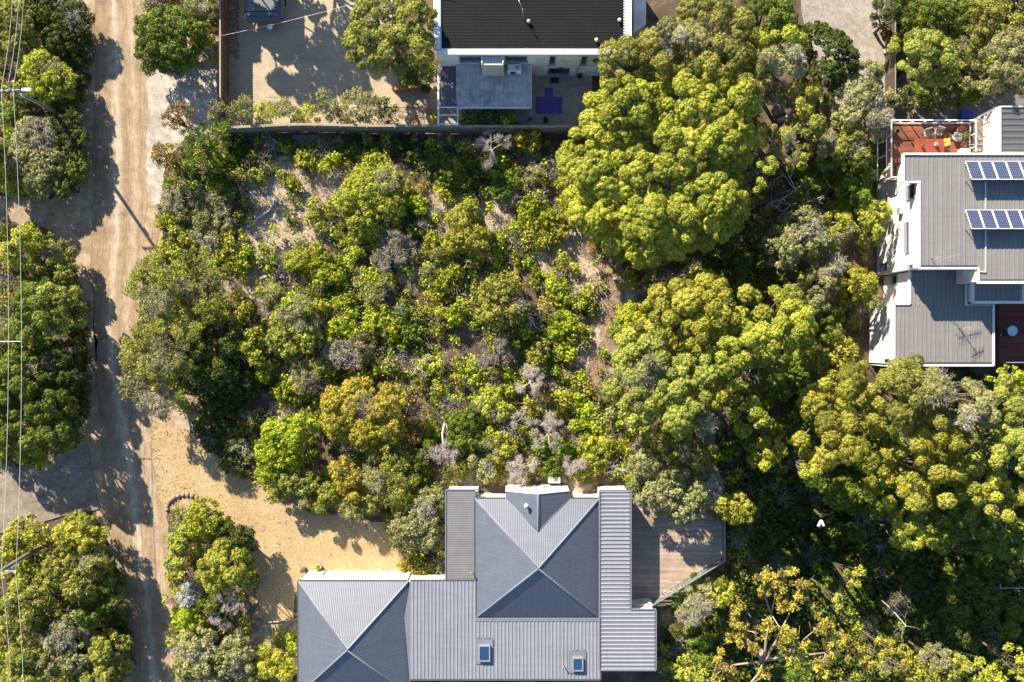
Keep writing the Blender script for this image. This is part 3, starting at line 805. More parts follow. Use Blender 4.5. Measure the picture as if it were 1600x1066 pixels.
    for k in range(13): m.box((xa+.14+(xb-xa-.28)*k/12, (yw+yb+.1)/2, zt-.16), (0.07, yw-yb-.14, 0.05))
    m.build('louvre', M_TRIM, bx)
    m = MB(); m.box(((xa+xb)/2, (yw+yb+.1)/2, zt-.40), (xb-xa-.2, yw-yb-.1, 0.03)); m.build('box_base', M_CREAM, bx)
    # blue-black side roof on the left, with white beam and frame
    zs = 2.6
    s0, s1 = W(688, 104, zs), W(714, 168, zs)
    roof(H, [[Vector((s0.x, s0.y, zs)), Vector((s1.x-.05, s0.y, zs)), Vector((s1.x-.05, s1.y, zs-.1)), Vector((s0.x, s1.y, zs-.1))]], (0, 1, 0), 0.3, 0.02, PROF_CORR, M_ROOF_E, 'side_roof')
    m = MB(); p, q = W(685, 104, zs), W(685, 195, zs); m.bar((p.x, p.y, zs+.02), (q.x, q.y, zs+.02), 0.14, 0.2)
    for yy in (168, 180, 194):
        c = W(686, yy, zs-.1); d = W(715, yy, zs-.1); m.bar((c.x, c.y, zs-.08), (d.x, d.y, zs-.08), 0.09, 0.1)
    c, d = W(715, 168, zs-.1), W(715, 195, zs-.1); m.bar((c.x, c.y, zs-.08), (d.x, d.y, zs-.08), 0.09, 0.1)
    for xx, yy in ((685, 194), (715, 194), (685, 130)):
        c = W(xx, yy, zs); m.box((c.x, c.y, zs/2-.1), (0.1, 0.1, zs-.2))
    m.build('pergola_frame', M_TRIM, H)
    # parapet block on the right (white wall beyond)
    a, b = W(985, 60, 4.4), W(1012, -60, 5.0); m = MB(); m.prism([(a.x+.3, a.y+.5), (b.x, a.y+1.2), (b.x, b.y), (a.x+.3, b.y)], 0, 4.2); m.build('side_wall', M_WHITE, H)
    return H
HB = house_b()

# ------------------------------------------------------------------ taupe-roofed house with solar panels (right)
ZU, ZL, ZD = 7.3, 4.6, 3.6
def house_c():
    H = empty('solar_roof_house', W(1480, 400, 0), 'tall white walled house with ribbed taupe roofs at three levels', 'house')
    def rect(x0, y0, x1, y1, z): return [W(x0, y0, z), W(x1, y0, z), W(x1, y1, z), W(x0, y1, z)]
    # upper roof: three blocks
    roof(H, [rect(1413, 243, 1436, 284, ZU), rect(1436, 243, 1527, 417, ZU), rect(1527, 243, 1700, 439, ZU)], (0, 1, 0), 0.36, 0.045, PROF_STRAP, M_ROOF_C)
    m = MB()
    def fl(pts, z, wd=0.16, h=0.26):
        P = [W(x, y, z) for x, y in pts]
        for a, b in zip(P[:-1], P[1:]): m.bar((a.x, a.y, z), (b.x, b.y, z), wd, h)
    fl([(1411, 284), (1411, 241), (1700, 241)], ZU); fl([(1411, 285), (1434, 285)], ZU, .12); fl([(1435, 283), (1435, 419)], ZU, 0.20)
    fl([(1434, 419.5), (1528, 419.5)], ZU, 0.14, .2); fl([(1528, 419), (1528, 442)], ZU, 0.14); fl([(1527, 441.5), (1700, 441.5)], ZU, 0.2, .2)
    m.build('fascia', M_TRIM, H)
    m = MB(); q0, q1 = W(1412, 242, ZU), W(1437, 284, ZU); m.box(((q0.x+q1.x)/2, (q0.y+q1.y)/2, ZU-.16), (q1.x-q0.x, q0.y-q1.y, .03)); m.build('soffit', M_TRIM, H)
    m = MB()
    a, b = W(1437, 416, ZU), W(1526, 416, ZU); m.bar((a.x, a.y, ZU+.05), (b.x, b.y, ZU+.05), 0.16, 0.03); m.build('gutter', M_GUTTER, H); m = MB()
    a, b = W(1530, 438, ZU), W(1700, 438, ZU); m.bar((a.x, a.y, ZU+.05), (b.x, b.y, ZU+.05), 0.16, 0.03); m.build('gutter', M_GUTTER, H)
    # upper walls
    w = MB(); i = .1
    def foot(x0, y0, x1, y1, zt, z0=0.0):
        a, b = W(x0, y0, zt), W(x1, y1, zt); w.prism([(a.x, a.y-.05), (b.x, a.y-.05), (b.x, b.y+.05), (a.x, b.y+.05)], z0, zt-.06)
    foot(1436, 243, 1528, 419, ZU); foot(1524, 243, 1700, 441, ZU)
    # mid block and lower wing
    foot(1421.5, 424, 1510, 477, ZL); foot(1397, 475, 1552, 570, ZL); foot(1519, 443.5, 1700, 472, 5.2)
    w.build('wall', M_WHITE, H)
    roof(H, [rect(1423, 424, 1508, 478, ZL), rect(1399, 478, 1550, 569, ZL)], (0, 1, 0), 0.36, 0.045, PROF_STRAP, M_ROOF_C)
    roof(H, [rect(1523, 444, 1597, 470, 5.2)], (0, 1, 0), 0.36, 0.045, PROF_STRAP, M_ROOF_C)
    m = MB()
    fl([(1421, 424), (1421, 475), (1396.5, 475), (1396.5, 571), (1551.5, 571), (1551.5, 476)], ZL, 0.16, 0.24)
    fl([(1509, 424), (1509, 477)], ZL, 0.14, .2); fl([(1519, 443), (1519, 472.5), (1700, 472.5)], 5.2, 0.22, 0.24)
    m.build('fascia', M_TRIM, H)
    m = MB(); a, b = W(1400, 568, ZL), W(1549, 568, ZL); m.bar((a.x, a.y+.05, ZL+.05), (b.x, b.y+.05, ZL+.05), 0.14, 0.03); m.build('gutter', M_GUTTER, H)
    # windows in the left walls (x planes)
    xu = W(1436, 350, ZU).x - .0; 
    def zx(px, xpl): return CAM_H - xpl*FPX/(px-800.0)
    for l, r_, t_, b_, xpl in ((1417, 1421.5, 347, 395, xu), (1375, 1388, 411, 426, xu), (1422, 1428, 413, 421, xu)):
        z1, z0 = zx(r_, xpl), zx(l, xpl); zm = (z0+z1)/2
        wall_window_x(H, W(0, b_, zm).y, W(0, t_, zm).y, z0, z1, xpl)
    xm = W(1421.5, 450, ZL).x
    z1, z0 = zx(1403, xm), zx(1394, xm); wall_window_x(H, W(0, 445, (z0+z1)/2).y, W(0, 430, (z0+z1)/2).y, z0, z1, xm)
    # window box near the top-left corner
    xq = xu; z1, z0 = zx(1431, xq), zx(1419, xq)
    wall_window_x(H, W(0, 310, 6.5).y, W(0, 287, 6.5).y, z0, z1, xq)
    # small wall fitting
    p = W(1405, 330, 4.6); m = MB(); m.box((xu-.18, p.y, 4.6), (0.36, 0.5, 0.45)); m.build('wall_lamp', M_STEEL, H)
    m = MB(); p = W(1387, 564, 3.6); m.box((W(1396, 564, ZL).x-.1, p.y, 3.7), (0.2, 0.3, 0.4)); m.build('meter_box', M_DARK, H)
    m = MB(); a = W(1396, 571, ZL); m.tube([(a.x-.1, a.y-.08, 0.15), (a.x-.1, a.y-.08, ZL-.1)], 0.05, 6); m.build('downpipe', M_TRIM, H)
    # white conduit on the roof
    m = MB(); a, b = W(1540, 285, ZU+.1), W(1540, 425, ZU+.1); m.bar(a, b, 0.07, 0.05); a2 = W(1530, 424, ZU+.1); m.bar(b, a2, 0.07, 0.05); m.build('conduit', M_TRIM, H)
    # rooftop clutter where the antenna is fixed
    return H
HC = house_c()

def antenna(x, y, z, label, span=2.0):
    p = W(x, y, z+1.2)
    A = empty('roof_antenna', (p.x, p.y, z), label, 'antenna', 'antennas on the taupe roofs')
    m = MB(); m.tube([(p.x, p.y, z), (p.x, p.y, z+1.5)], 0.03, 6); m.tube([(p.x, p.y, z+.9), (p.x-.35, p.y-.5, z)], 0.015, 5); m.build('mast', M_STEEL, A)
    m = MB(); m.bar((p.x-.4, p.y-.3, z+1.45), (p.x+span-.4, p.y+.2, z+1.45), 0.035, 0.035); m.build('boom', M_STEEL, A)
    for k in range(9):
        m = MB(); q = Vector((p.x-.3, p.y-.29, z+1.47)).lerp(Vector((p.x+span-.45, p.y+.19, z+1.47)), k/8); L = 0.35+.3*(k < 3)
        m.bar((q.x, q.y-L, q.z), (q.x, q.y+L, q.z), 0.018, 0.018); m.build('element', M_STEEL, A)
antenna(1468, 402, ZU, 'thin television antenna standing on the upper taupe roof, left of the solar panels', 1.9)
antenna(1512, 512, ZL, 'thin television antenna on the lower taupe roof beside the blue shadow', 1.0)

# solar arrays
def mat_cells():
    m, t, P, N, L = nmat('solar_cells')
    tc = N.new('ShaderNodeAttribute'); tc.attribute_name = 'cell'
    b = N.new('ShaderNodeTexBrick'); b.offset = 0.0; b.inputs['Scale'].default_value = 1.0
    b.inputs['Brick Width'].default_value = 0.16; b.inputs['Row Height'].default_value = 0.176; b.inputs['Mortar Size'].default_value = 0.012
    b.inputs['Color1'].default_value = (0.012, 0.018, 0.055, 1); b.inputs['Color2'].default_value = (0.016, 0.022, 0.066, 1); b.inputs['Mortar'].default_value = (0.15, 0.165, 0.21, 1)
    L.new(tc.outputs['Vector'], b.inputs['Vector']); L.new(b.outputs[0], P.inputs['Base Color'])
    P.inputs['Roughness'].default_value = 0.15
    return m
M_CELLS = mat_cells()
def solar_array(x0, ytop, label, n=6):
    z0, z1 = ZU+.15, ZU+1.0
    A = empty('solar_array', W(x0+60, ytop+16, ZU), label, 'solar panels', 'solar arrays on the taupe roof')
    p0 = W(x0, ytop, z0); pw = 1.02; y0 = p0.y; ln = 1.82
    dz = z1-z0; dy = -math.sqrt(ln*ln-dz*dz)
    rows = MB()
    for f in (0.12, 0.88): rows.bar((p0.x-.05, y0+dy*f, z0+dz*f-.06), (p0.x+n*(pw+.03), y0+dy*f, z0+dz*f-.06), 0.05, 0.05)
    for k in range(0, n+1, 1):
        x = p0.x+.1+k*(pw+.02); rows.bar((x, y0+dy*.88, z0+dz*.88-.08), (x, y0+dy*.95, ZU+.03), 0.05, 0.05); rows.bar((x, y0+dy*.12, z0+dz*.12-.08), (x, y0+dy*.12, ZU+.03), 0.05, 0.05)
    rows.build('mounting_rail', M_STEEL, A)
    u = Vector((0, dy, dz)).normalized(); nrm = Vector((0, -u.z, u.y)).normalized()
    if nrm.z < 0: nrm = -nrm
    for k in range(n):
        a = Vector((p0.x+k*(pw+.03), y0, z0)); b = a+Vector((pw, 0, 0)); c = b+u*ln; d = a+u*ln
        f = MB(); t = 0.055
        for s, e in ((a, b), (b, c), (c, d), (d, a)):
            cen = (a+b+c+d)/4; mid = (s+e)/2; inw = (cen-mid).normalized()*t/2
            f.bar(s+inw, e+inw, t, 0.045)
        fo = f.build('solar_panel', M_TRIM, A)
        ins = 0.05
        q = [a+Vector((ins, 0, 0))+u*ins, b-Vector((ins, 0, 0))+u*ins, c-Vector((ins, 0, 0))-u*ins, d+Vector((ins, 0, 0))-u*ins]
        me = bpy.data.meshes.new('cells'); me.from_pydata([tuple(v+nrm*.012) for v in q], [], [(0, 1, 2, 3)])
        at = me.attributes.new('cell', 'FLOAT_VECTOR', 'POINT'); at.data.foreach_set('vector', [0, 0, 0, .96, 0, 0, .96, 1.76, 0, 0, 1.76, 0])
        link_mesh('cells', me, M_CELLS, fo)
solar_array(1508, 252, 'upper row of solar panels on the taupe roof, nearer the red deck')
solar_array(1508, 328, 'lower row of solar panels, midway down the taupe roof')

# upper red deck with white railing
def deck_c():
    z = ZD
    D = empty('red_timber_deck', W(1450, 215, 0), 'red oiled timber deck with white railing and outdoor furniture beside the taupe roof', 'deck')
    x0, x1 = W(1384, 0, z).x, W(1514, 0, z).x; yt, ym, yb = W(0, 193, z).y, W(0, 243, z).y, W(0, 281, z).y; xm = W(1432, 0, z).x
    y = yt; w = 0.14; k = 0; m = MB()
    while y > yb+.05:
        xe = x1 if y > ym else xm
        cut = x0 + 1.0 + 3.2*((k*.618) % 1)
        for a, b in ((x0, min(cut, xe)-.004), (cut+.004, xe)):
            if b-a > .05: m.box(((a+b)/2, y-w/2, z-.015+.005*random.random()), (b-a, w-.012, .03))
        y -= w; k += 1
    o = m.build('deck_board', M_DECK_C, D); o['kind'] = 'stuff'
    m = MB(); m.prism([(x0, yt), (x1, yt), (x1, ym), (xm, ym), (xm, yb), (x0, yb)], z-.3, z-.07); m.build('deck_frame', M_BARK, D)
    for px, py in ((x0+.1, yt-.1), (x1-.1, yt-.1), (x0+.1, yb+.1), (xm-.1, yb+.1), (x0+2, yt-.1)):
        m = MB(); m.box((px, py, (z-.3)/2), (.12, .12, z-.3)); m.build('stump', M_BARK, D)
    rail = MB()
    for a, b in (((x0+.05, yt), (x1, yt)), ((x1, yt), (x1, ym+.1)), ((x0, yt), (x0, yb)), ((x0, yb), (xm-.1, yb))):
        for h, t in ((1.0, .09), (.12, .06)): rail.bar((a[0], a[1], z+h), (b[0], b[1], z+h), t, .05)
    rail.build('handrail', M_TRIM, D)
    for k in range(8):
        p = Vector((x0, yt, z)).lerp(Vector((x1, yt, z)), k/7); m = MB(); m.box((p.x, p.y, z+.5), (.07, .07, 1.0)); m.build('post', M_TRIM, D)
    for k in range(1, 5):
        p = Vector((x0, yt, z)).lerp(Vector((x0, yb, z)), k/4); m = MB(); m.box((p.x, p.y, z+.5), (.07, .07, 1.0)); m.build('post', M_TRIM, D)
    for k in range(1, 3):
        m = MB(); m.box((x1, yt+(ym-yt)*k/2.5, z+.5), (.07, .07, 1.0)); m.build('post', M_TRIM, D)
    # outer lower railing on the left
    m = MB(); xo = x0-.55; m.bar((xo, yt-1.2, z-.3), (xo, yb, z-.3), .07, .07)
    for yy in (yt-1.4, (yt+yb)/2-.3, yb+.3): m.bar((xo, yy-.25, z-.3), (x0, yy, z+.2), .06, .06)
    m.build('outer_rail', M_TRIM, D)
    return D
deck_c()

# landing between the red deck and the shed roof, and the shed-roofed wing with its white wall
def wing_c():
    z = 5.4
    H = empty('charcoal_roof_wing', W(1580, 200, 0), 'wing with dark charcoal ribbed roof and white wall beside the red deck', 'building')
    a, b = W(1561, 168, z), W(1700, 237, z)
    w = MB(); w.prism([(a.x-.05, a.y), (b.x, a.y), (b.x, b.y), (a.x-.05, b.y)], 0, z-.06); w.build('wall', M_WHITE, H)
    roof(H, [[Vector((a.x, a.y, z)), Vector((b.x, a.y, z)), Vector((b.x, b.y, z)), Vector((a.x, b.y, z))]], (1, 0, 0), 0.5, 0.06, PROF_TRAP, M_ROOF_E)
    m = MB(); m.bar((a.x-.08, a.y, z+.05), (a.x-.08, b.y, z+.05), .28, .3); m.bar((a.x, a.y+.05, z), (b.x, a.y+.05, z), .1, .2); m.build('fascia', M_TRIM, H)
    # angled stair wall and landing
    p = [W(1520, 236, 3.4), W(1556, 236, 3.4), W(1556, 168, 3.4), W(1522, 190, 3.4)]
    m = MB(); m.prism([(q.x, q.y) for q in p], 3.0, 3.3); m.build('landing', M_CONC, H)
    m = MB(); q0, q1 = W(1520, 188, 4.3), W(1556, 168, 5.0); m.bar(q0, q1, .06, .06); m.bar(W(1521, 205, 4.0), W(1555, 190, 4.4), .05, .05)
    m.bar(W(1514, 226, 4.4), W(1556, 226, 4.4), .06, .06); m.build('handrail', M_STEEL, H)
    for k in range(4):
        q = q0.lerp(q1, k/3); m = MB(); m.box((q.x, q.y, (q.z+3.3)/2), (.05, .05, q.z-3.3)); m.build('post', M_STEEL, H)
wing_c()

# lower deck on the right with round table
def deck_d():
    z = 2.2
    D = empty('dark_timber_deck', W(1585, 520, 0), 'dark red timber deck at the right edge with a round table', 'deck')
    x0, x1 = W(1554, 0, z).x+.4, W(1700, 0, z).x; yt, yb = W(0, 474, z).y, W(0, 566, z).y
    m = MB(); y = yt
    while y > yb: m.box(((x0+x1)/2, y-.07, z-.015+.004*random.random()), (x1-x0, .128, .03)); y -= .14
    o = m.build('deck_board', M_DECK_D, D); o['kind'] = 'stuff'
    m = MB(); m.prism([(x0, yt), (x1, yt), (x1, yb), (x0, yb)], z-.3, z-.07); m.build('deck_frame', M_BARK, D)
    m = MB(); m.bar((x0, yb, z+1.0), (x1, yb, z+1.0), .07, .07); m.build('handrail', M_STEEL, D)
    for k in range(5):
        m = MB(); m.box((x0+.1+(x1-x0-.2)*k/4, yb, z+.5), (.06, .06, 1.0)); m.build('post', M_STEEL, D)
deck_d()
# ------------------------------------------------------------------ foliage generator
LEAF = {
 'lime': mat_leaf('lime_foliage', (0.117,0.163,0.013), (0.312,0.370,0.021), (0.533,0.559,0.036)),
 'olive': mat_leaf('olive_foliage', (0.115,0.128,0.026), (0.288,0.297,0.049), (0.461,0.454,0.083)),
 'yolive': mat_leaf('yellow_olive_foliage', (0.141,0.154,0.020), (0.358,0.365,0.041), (0.563,0.538,0.070)),
 'greyg': mat_leaf('grey_green_foliage', (0.129,0.134,0.050), (0.291,0.291,0.103), (0.448,0.426,0.190)),
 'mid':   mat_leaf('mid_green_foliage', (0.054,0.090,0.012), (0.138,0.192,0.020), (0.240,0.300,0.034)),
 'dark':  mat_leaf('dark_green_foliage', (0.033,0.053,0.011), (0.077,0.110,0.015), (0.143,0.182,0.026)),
 'gold': mat_leaf('golden_foliage', (.16,.14,.018), (.36,.31,.033), (.56,.41,.06)),
 'gum': mat_leaf('golden_gum_foliage', (.17,.115,.035), (.38,.315,.045), (.60,.50,.08)),
 'rust': mat_leaf('rusty_foliage', (.14,.09,.022), (.32,.22,.055), (.48,.33,.10)),
 'dead':  mat_leaf('dead_twig', (0.200,0.165,0.145), (0.400,0.340,0.305), (0.580,0.510,0.460), 0.1),
 'twig':  mat_leaf('grey_twig', (0.121,0.099,0.083), (0.253,0.215,0.182), (0.440,0.385,0.341), 0.055),
 'litter': mat_leaf('leaf_litter', (.10,.075,.05), (.28,.21,.14), (.52,.42,.30), 0.000),
 'silver':mat_leaf('silver_foliage', (0.180,0.198,0.189), (0.342,0.360,0.351), (0.540,0.549,0.540)),
}

def tri_mesh(name, V, T):
    """V (n*3,3) triangle soup, T (n*3,) tint"""
    n = len(V); me = bpy.data.meshes.new(name)
    me.vertices.add(n); me.vertices.foreach_set('co', V.astype(np.float32).ravel())
    me.loops.add(n); me.loops.foreach_set('vertex_index', np.arange(n, dtype=np.int32))
    me.polygons.add(n//3); me.polygons.foreach_set('loop_start', np.arange(0, n, 3, dtype=np.int32))
    at = me.attributes.new('tint', 'FLOAT', 'POINT'); at.data.foreach_set('value', T.astype(np.float32))
    me.update(calc_edges=True); return me

TRI_COUNT = [0]
def cloud(C, leaf, cover, seed, sliver=0.0, lump=.17, low=-.25, orient=.95, shell=.38, tv=.17, knobs=0, kh=.2):
    """leaf triangles over lumpy ellipsoid clumps. C rows: x y z rx ry rz tint"""
    g = np.random.default_rng(seed); C = np.asarray(C, float)
    area = 2*np.pi*(1-low)*.5*(C[:, 3]*C[:, 4] + C[:, 5]*(C[:, 3]+C[:, 4])*.5)
    la = 1.25*leaf*leaf
    cnt = np.maximum(5, (area*cover/la).astype(int)); idx = np.repeat(np.arange(len(C)), cnt); n = len(idx)
    z = g.uniform(low, 1, n); a = g.uniform(0, 2*np.pi, n); s = np.sqrt(np.maximum(0, 1-z*z))
    d = np.stack([s*np.cos(a), s*np.sin(a), z], 1)
    ph = g.uniform(0, 6.28, (len(C), 3))[idx]; fr = (5.5+g.uniform(0, 3.0, (len(C), 1)))[idx]
    q = d*fr+ph; lum = np.sin(q[:, 0])*np.sin(q[:, 1]) + np.sin(q[:, 1]*1.13+1)*np.sin(q[:, 2]) + .6*np.sin(q[:, 0]*2.1)*np.sin(q[:, 2]*1.9)
    rad = (1-shell*g.random(n)**1.8) + lump*lum
    dn = d
    if knobs:                                   # cauliflower knobs over every clump
        i = np.arange(knobs)+.5; pz = 1-2*i/knobs; pa = np.pi*(1+5**.5)*i; ps = np.sqrt(1-pz*pz)
        K = np.stack([ps*np.cos(pa), ps*np.sin(pa), pz], 1); K += g.normal(0, .09, K.shape); K /= np.linalg.norm(K, axis=1, keepdims=True)
        rot = g.uniform(0, 6.283, len(C))[idx]; cr_, sr_ = np.cos(rot), np.sin(rot)
        dr = np.stack([d[:, 0]*cr_-d[:, 1]*sr_, d[:, 0]*sr_+d[:, 1]*cr_, d[:, 2]], 1).astype(np.float32)
        near = np.zeros(n, np.int32)
        for a0 in range(0, n, 60000): near[a0:a0+60000] = np.argmax(dr[a0:a0+60000] @ K.T.astype(np.float32), 1)
        kn = K[near]; kn = np.stack([kn[:, 0]*cr_+kn[:, 1]*sr_, -kn[:, 0]*sr_+kn[:, 1]*cr_, kn[:, 2]], 1)
        t = d - kn*np.sum(d*kn, 1, keepdims=True); tl = np.linalg.norm(t, axis=1, keepdims=True)+1e-9
        qq = np.minimum(.93, tl/(2.05/np.sqrt(knobs)))
        up_ = np.sqrt(1-qq*qq); dn = kn*up_ + t/tl*qq
        rad = rad - kh*(1-up_[:, 0])
    p = C[idx, :3] + d*rad[:, None]*C[idx, 3:6]
    p += g.normal(0, leaf*.32, (n, 3))
    if knobs and len(C) > 1:                    # leaves buried inside a neighbouring clump are never seen
        keep = np.ones(n, bool); B = C[:, :3]; RR = C[:, 3:6]*.84
        order = np.arange(n)
        for k in range(len(C)):
            near_ = np.abs(p[:, 0]-B[k, 0]) < RR[k, 0]
            ii = order[near_ & (idx != k)]
            if len(ii): keep[ii[np.sum(((p[ii]-B[k])/RR[k])**2, 1) < 1]] = False
        p, d, dn, idx, lum = p[keep], d[keep], dn[keep], idx[keep], lum[keep]; n = len(p)
    r = g.normal(size=(n, 3)); r /= np.linalg.norm(r, axis=1, keepdims=True)
    nn = dn*orient + r*max(.3, 1.35-orient*.65); nn /= np.linalg.norm(nn, axis=1, keepdims=True)
    t1 = np.cross(nn, g.normal(size=(n, 3)))
    if sliver:
        t1 = d + g.normal(0, .45, (n, 3)); t1 -= nn*np.sum(t1*nn, 1, keepdims=True)*0.2
    t1 /= np.linalg.norm(t1, axis=1, keepdims=True) + 1e-9
    t2 = np.cross(nn, t1); t2 /= np.linalg.norm(t2, axis=1, keepdims=True) + 1e-9
    sz = (leaf*g.uniform(.6, 1.45, n))[:, None]
    if sliver: L, w = sz*sliver, sz*.16
    else: L, w = sz*1.05, sz*.72
    V = np.stack([p+t1*L, p-t1*L*.6+t2*w, p-t1*L*.6-t2*w], 1).reshape(-1, 3)
    T = np.clip(C[idx, 6] + .10*lum + g.normal(0, tv, n), 0, 1); T = np.repeat(T, 3)
    TRI_COUNT[0] += n
    return V, T

def foliage(name, C, mat, parent, leaf=.09, cover=2.2, seed=1, **k):
    V, T = cloud(C, leaf, cover, seed, **k)
    me = tri_mesh(name, V, T); return link_mesh(name, me, mat, parent)

def clumps_in(discs, zt, zb, cr, seed, fill=1.0, sq=.85, cone=1.0):
    """pack clumps over the union of px discs -> world rows"""
    g = np.random.default_rng(seed); out = []; D = []
    for d in discs:
        zd = zt*(d[3] if len(d) > 3 else 1.0)
        c = W(d[0], d[1], zd*.82)
        if zt < 3.3:
            for _ in range(3): c = W(d[0], d[1], zd*.82+GZ(c.x, c.y))
        D.append((c.x, c.y, d[2]*(CAM_H-zd*.8)/FPX, zd))
    x0, x1 = min(a-r for a, b, r, _ in D), max(a+r for a, b, r, _ in D); y0, y1 = min(b-r for a, b, r, _ in D), max(b+r for a, b, r, _ in D)
    tries = int((x1-x0)*(y1-y0)/(cr*cr)*14)+60; pts = []
    for _ in range(tries):
        x, y = g.uniform(x0, x1), g.uniform(y0, y1); r = cr*(.55+1.0*g.random()**1.3); best = None
        for a, b, R_, zd in D:
            q = math.hypot(x-a, y-b)/max(.2, R_-r*.45)
            if q < 1:
                h = zb*zd/zt + (zd-zb*zd/zt)*math.sqrt(max(0, 1-(q**2)*.92))*cone
                if best is None or h > best[0]: best = (h, q)
        if best is None: continue
        if any((x-u)**2+(y-v)**2 < (.62*(r+rr)/fill)**2 for u, v, rr in pts): continue
        pts.append((x, y, r))
        zj = best[0]-r*max(.8, sq*.9)+g.normal(0, cr*.22)
        out.append((x, y, max(.25*r, zj), r, r*g.uniform(.85, 1.15), r*sq, np.clip(g.normal(.5, .17), .1, .95)))
    if not out:
        for a, b, R_, zd in D: out.append((a, b, max(R_*.4, zd-R_*.8), R_, R_, R_*sq, .5))
    return out

def trunk(parent, base, targets, r0, mat, seed=1, name='trunk', fork=.45, wob=.25, tipr=.25):
    g = random.Random(seed); m = MB()
    if not targets: return None
    top = sum((Vector(t) for t in targets), Vector())/len(targets)
    fk = Vector((base[0], base[1], 0)).lerp(top, .0); g0 = GZ(base[0], base[1]); zf = g0+max(.3, (top.z-g0)*fork)
    f = Vector((base[0]*.75+top.x*.25+g.uniform(-wob, wob), base[1]*.75+top.y*.25+g.uniform(-wob, wob), zf))
    b = Vector((base[0], base[1], GZ(base[0], base[1])-.1))
    m.tube([b, b.lerp(f, .5)+Vector((g.uniform(-wob, wob)*.6, g.uniform(-wob, wob)*.6, 0)), f], [r0*1.2, r0, r0*.85], 7)
    for t in targets:
        t = Vector(t); k = f.lerp(t, .5)+Vector((g.uniform(-wob, wob), g.uniform(-wob, wob), g.uniform(0, wob)))
        m.tube([f, f.lerp(k, .5)+Vector((0, 0, wob*.4)), k, t], [r0*.6, r0*.5, r0*.38, r0*tipr], 5)
    return m.build(name, mat, parent)

GB, GR, GT, GS = 'trees of the bush block', 'roadside trees and shrubs', 'trees around the neighbouring houses', 'shrubs of the bush block'
SEED = [100]
def plant(kind, label, discs, zt, mat, form='bush', group=None, zb=None, tw=None, cr=None, cover=None, bark=None, cat=None, fill=1.0, limbs=7, leaf=None):
    """one tree or shrub = one thing: Empty > trunk, foliage (and twigs)"""
    SEED[0] += 1; sd = SEED[0]
    F = {'dome': dict(cr=.92, leaf=.066, cover=1.65, sq=.72, lump=.05, low=-.12, orient=1.3, fill=1.14, shell=.10, knobs=44, kh=.30),
         'bush': dict(cr=.46, leaf=.072, cover=1.6, sq=.82, lump=.13, low=-.2, orient=1.12, fill=1.12, shell=.20, knobs=22, kh=.24),
         'leafy':dict(cr=.33, leaf=.095, cover=1.5, sq=.92, lump=.27, low=-.3, orient=.95, fill=.84, shell=.32, knobs=0, kh=0),
         'loose':dict(cr=.38, leaf=.068, cover=1.2, sq=.9, lump=.32, low=-.35, orient=.75, fill=.84, shell=.42, knobs=0, kh=0),
         'feather':dict(cr=.50, leaf=.064, cover=1.1, sq=.72, lump=.34, low=-.35, orient=.7, fill=.82, shell=.40, knobs=0, kh=0)}[form]
    if cr: F['cr'] = cr*(1.3 if form == 'dome' else 1)
    if group == GR: F['fill'] *= 1.05; F['sq'] *= 1.45
    if cover: F['cover'] = cover
    if leaf: F['leaf'] = leaf
    if zb is None: zb = zt*(.15 if group == GR else .3)
    C = clumps_in(discs, zt, zb, F['cr'], sd, F['fill']*fill, F['sq'])
    cx = sum(c[0] for c in C)/len(C); cy = sum(c[1] for c in C)/len(C)
    tree = zt >= 3.2
    gz = GZ(cx, cy)
    if zt < 3.3 and gz < -.05: C = [(c[0], c[1], c[2]+gz, *c[3:]) for c in C]
    E = empty(kind, (cx, cy, gz), label, cat or ('tree' if tree else 'shrub'), group)
    g = random.Random(sd); T = [c for c in C]; g.shuffle(T)
    trunk(E, (cx, cy), [(c[0], c[1], c[2]-.1) for c in T[:(limbs if tree else 4)]], min(.2, .05+.018*zt) if tree else .03, bark or M_BARK, sd, 'trunk' if tree else 'stem', .4, .1*zt**.5)
    foliage('crown' if tree else 'foliage', C, LEAF[mat], E, F['leaf'], F['cover'], sd, lump=F['lump'], low=F['low'], orient=F['orient'], shell=F['shell'], knobs=F['knobs'], kh=F['kh'])
    if tw:
        k = max(1, int(len(C)*tw)); S_ = sorted(T, key=lambda c: (c[0]-C[0][0])**2+(c[1]-C[0][1])**2)[:k]
        D = [(c[0], c[1], c[2]+.10, c[3]*1.05, c[4]*1.05, c[5]*1.08, .6) for c in S_]
        V, TT = cloud(D, .075, 1.0, sd+5, sliver=2.1, lump=.3, orient=.2, low=-.1)
        link_mesh('twigs', tri_mesh('twigs', V, TT), LEAF['twig' if mat not in ('greyg',) else 'dead'], E)
    return E

def branchy(m, p, d, L, r, depth, g, tips, spread=.6, up=.15, n=3, bend=.25):
    """recursive bare branches"""
    q = p; pts = [p]; rad = [r]
    for k in range(3):
        d = (d+Vector((g.gauss(0, bend), g.gauss(0, bend), g.gauss(0, bend)*.7+up*.3))).normalized(); q = q+d*(L/3); pts.append(q); rad.append(r*(1-.2*(k+1)))
    m.tube(pts, rad, 5 if r > .03 else 4, cap=False)
    if depth == 0: tips.append(q); return
    for _ in range(n):
        e = (d+Vector((g.gauss(0, spread), g.gauss(0, spread), g.gauss(0, spread)*.6))).normalized()
        s = pts[g.choice((2, 3, 3))]
        branchy(m, s, e, L*g.uniform(.6, .85), r*.56, depth-1, g, tips, spread, up, n, bend)

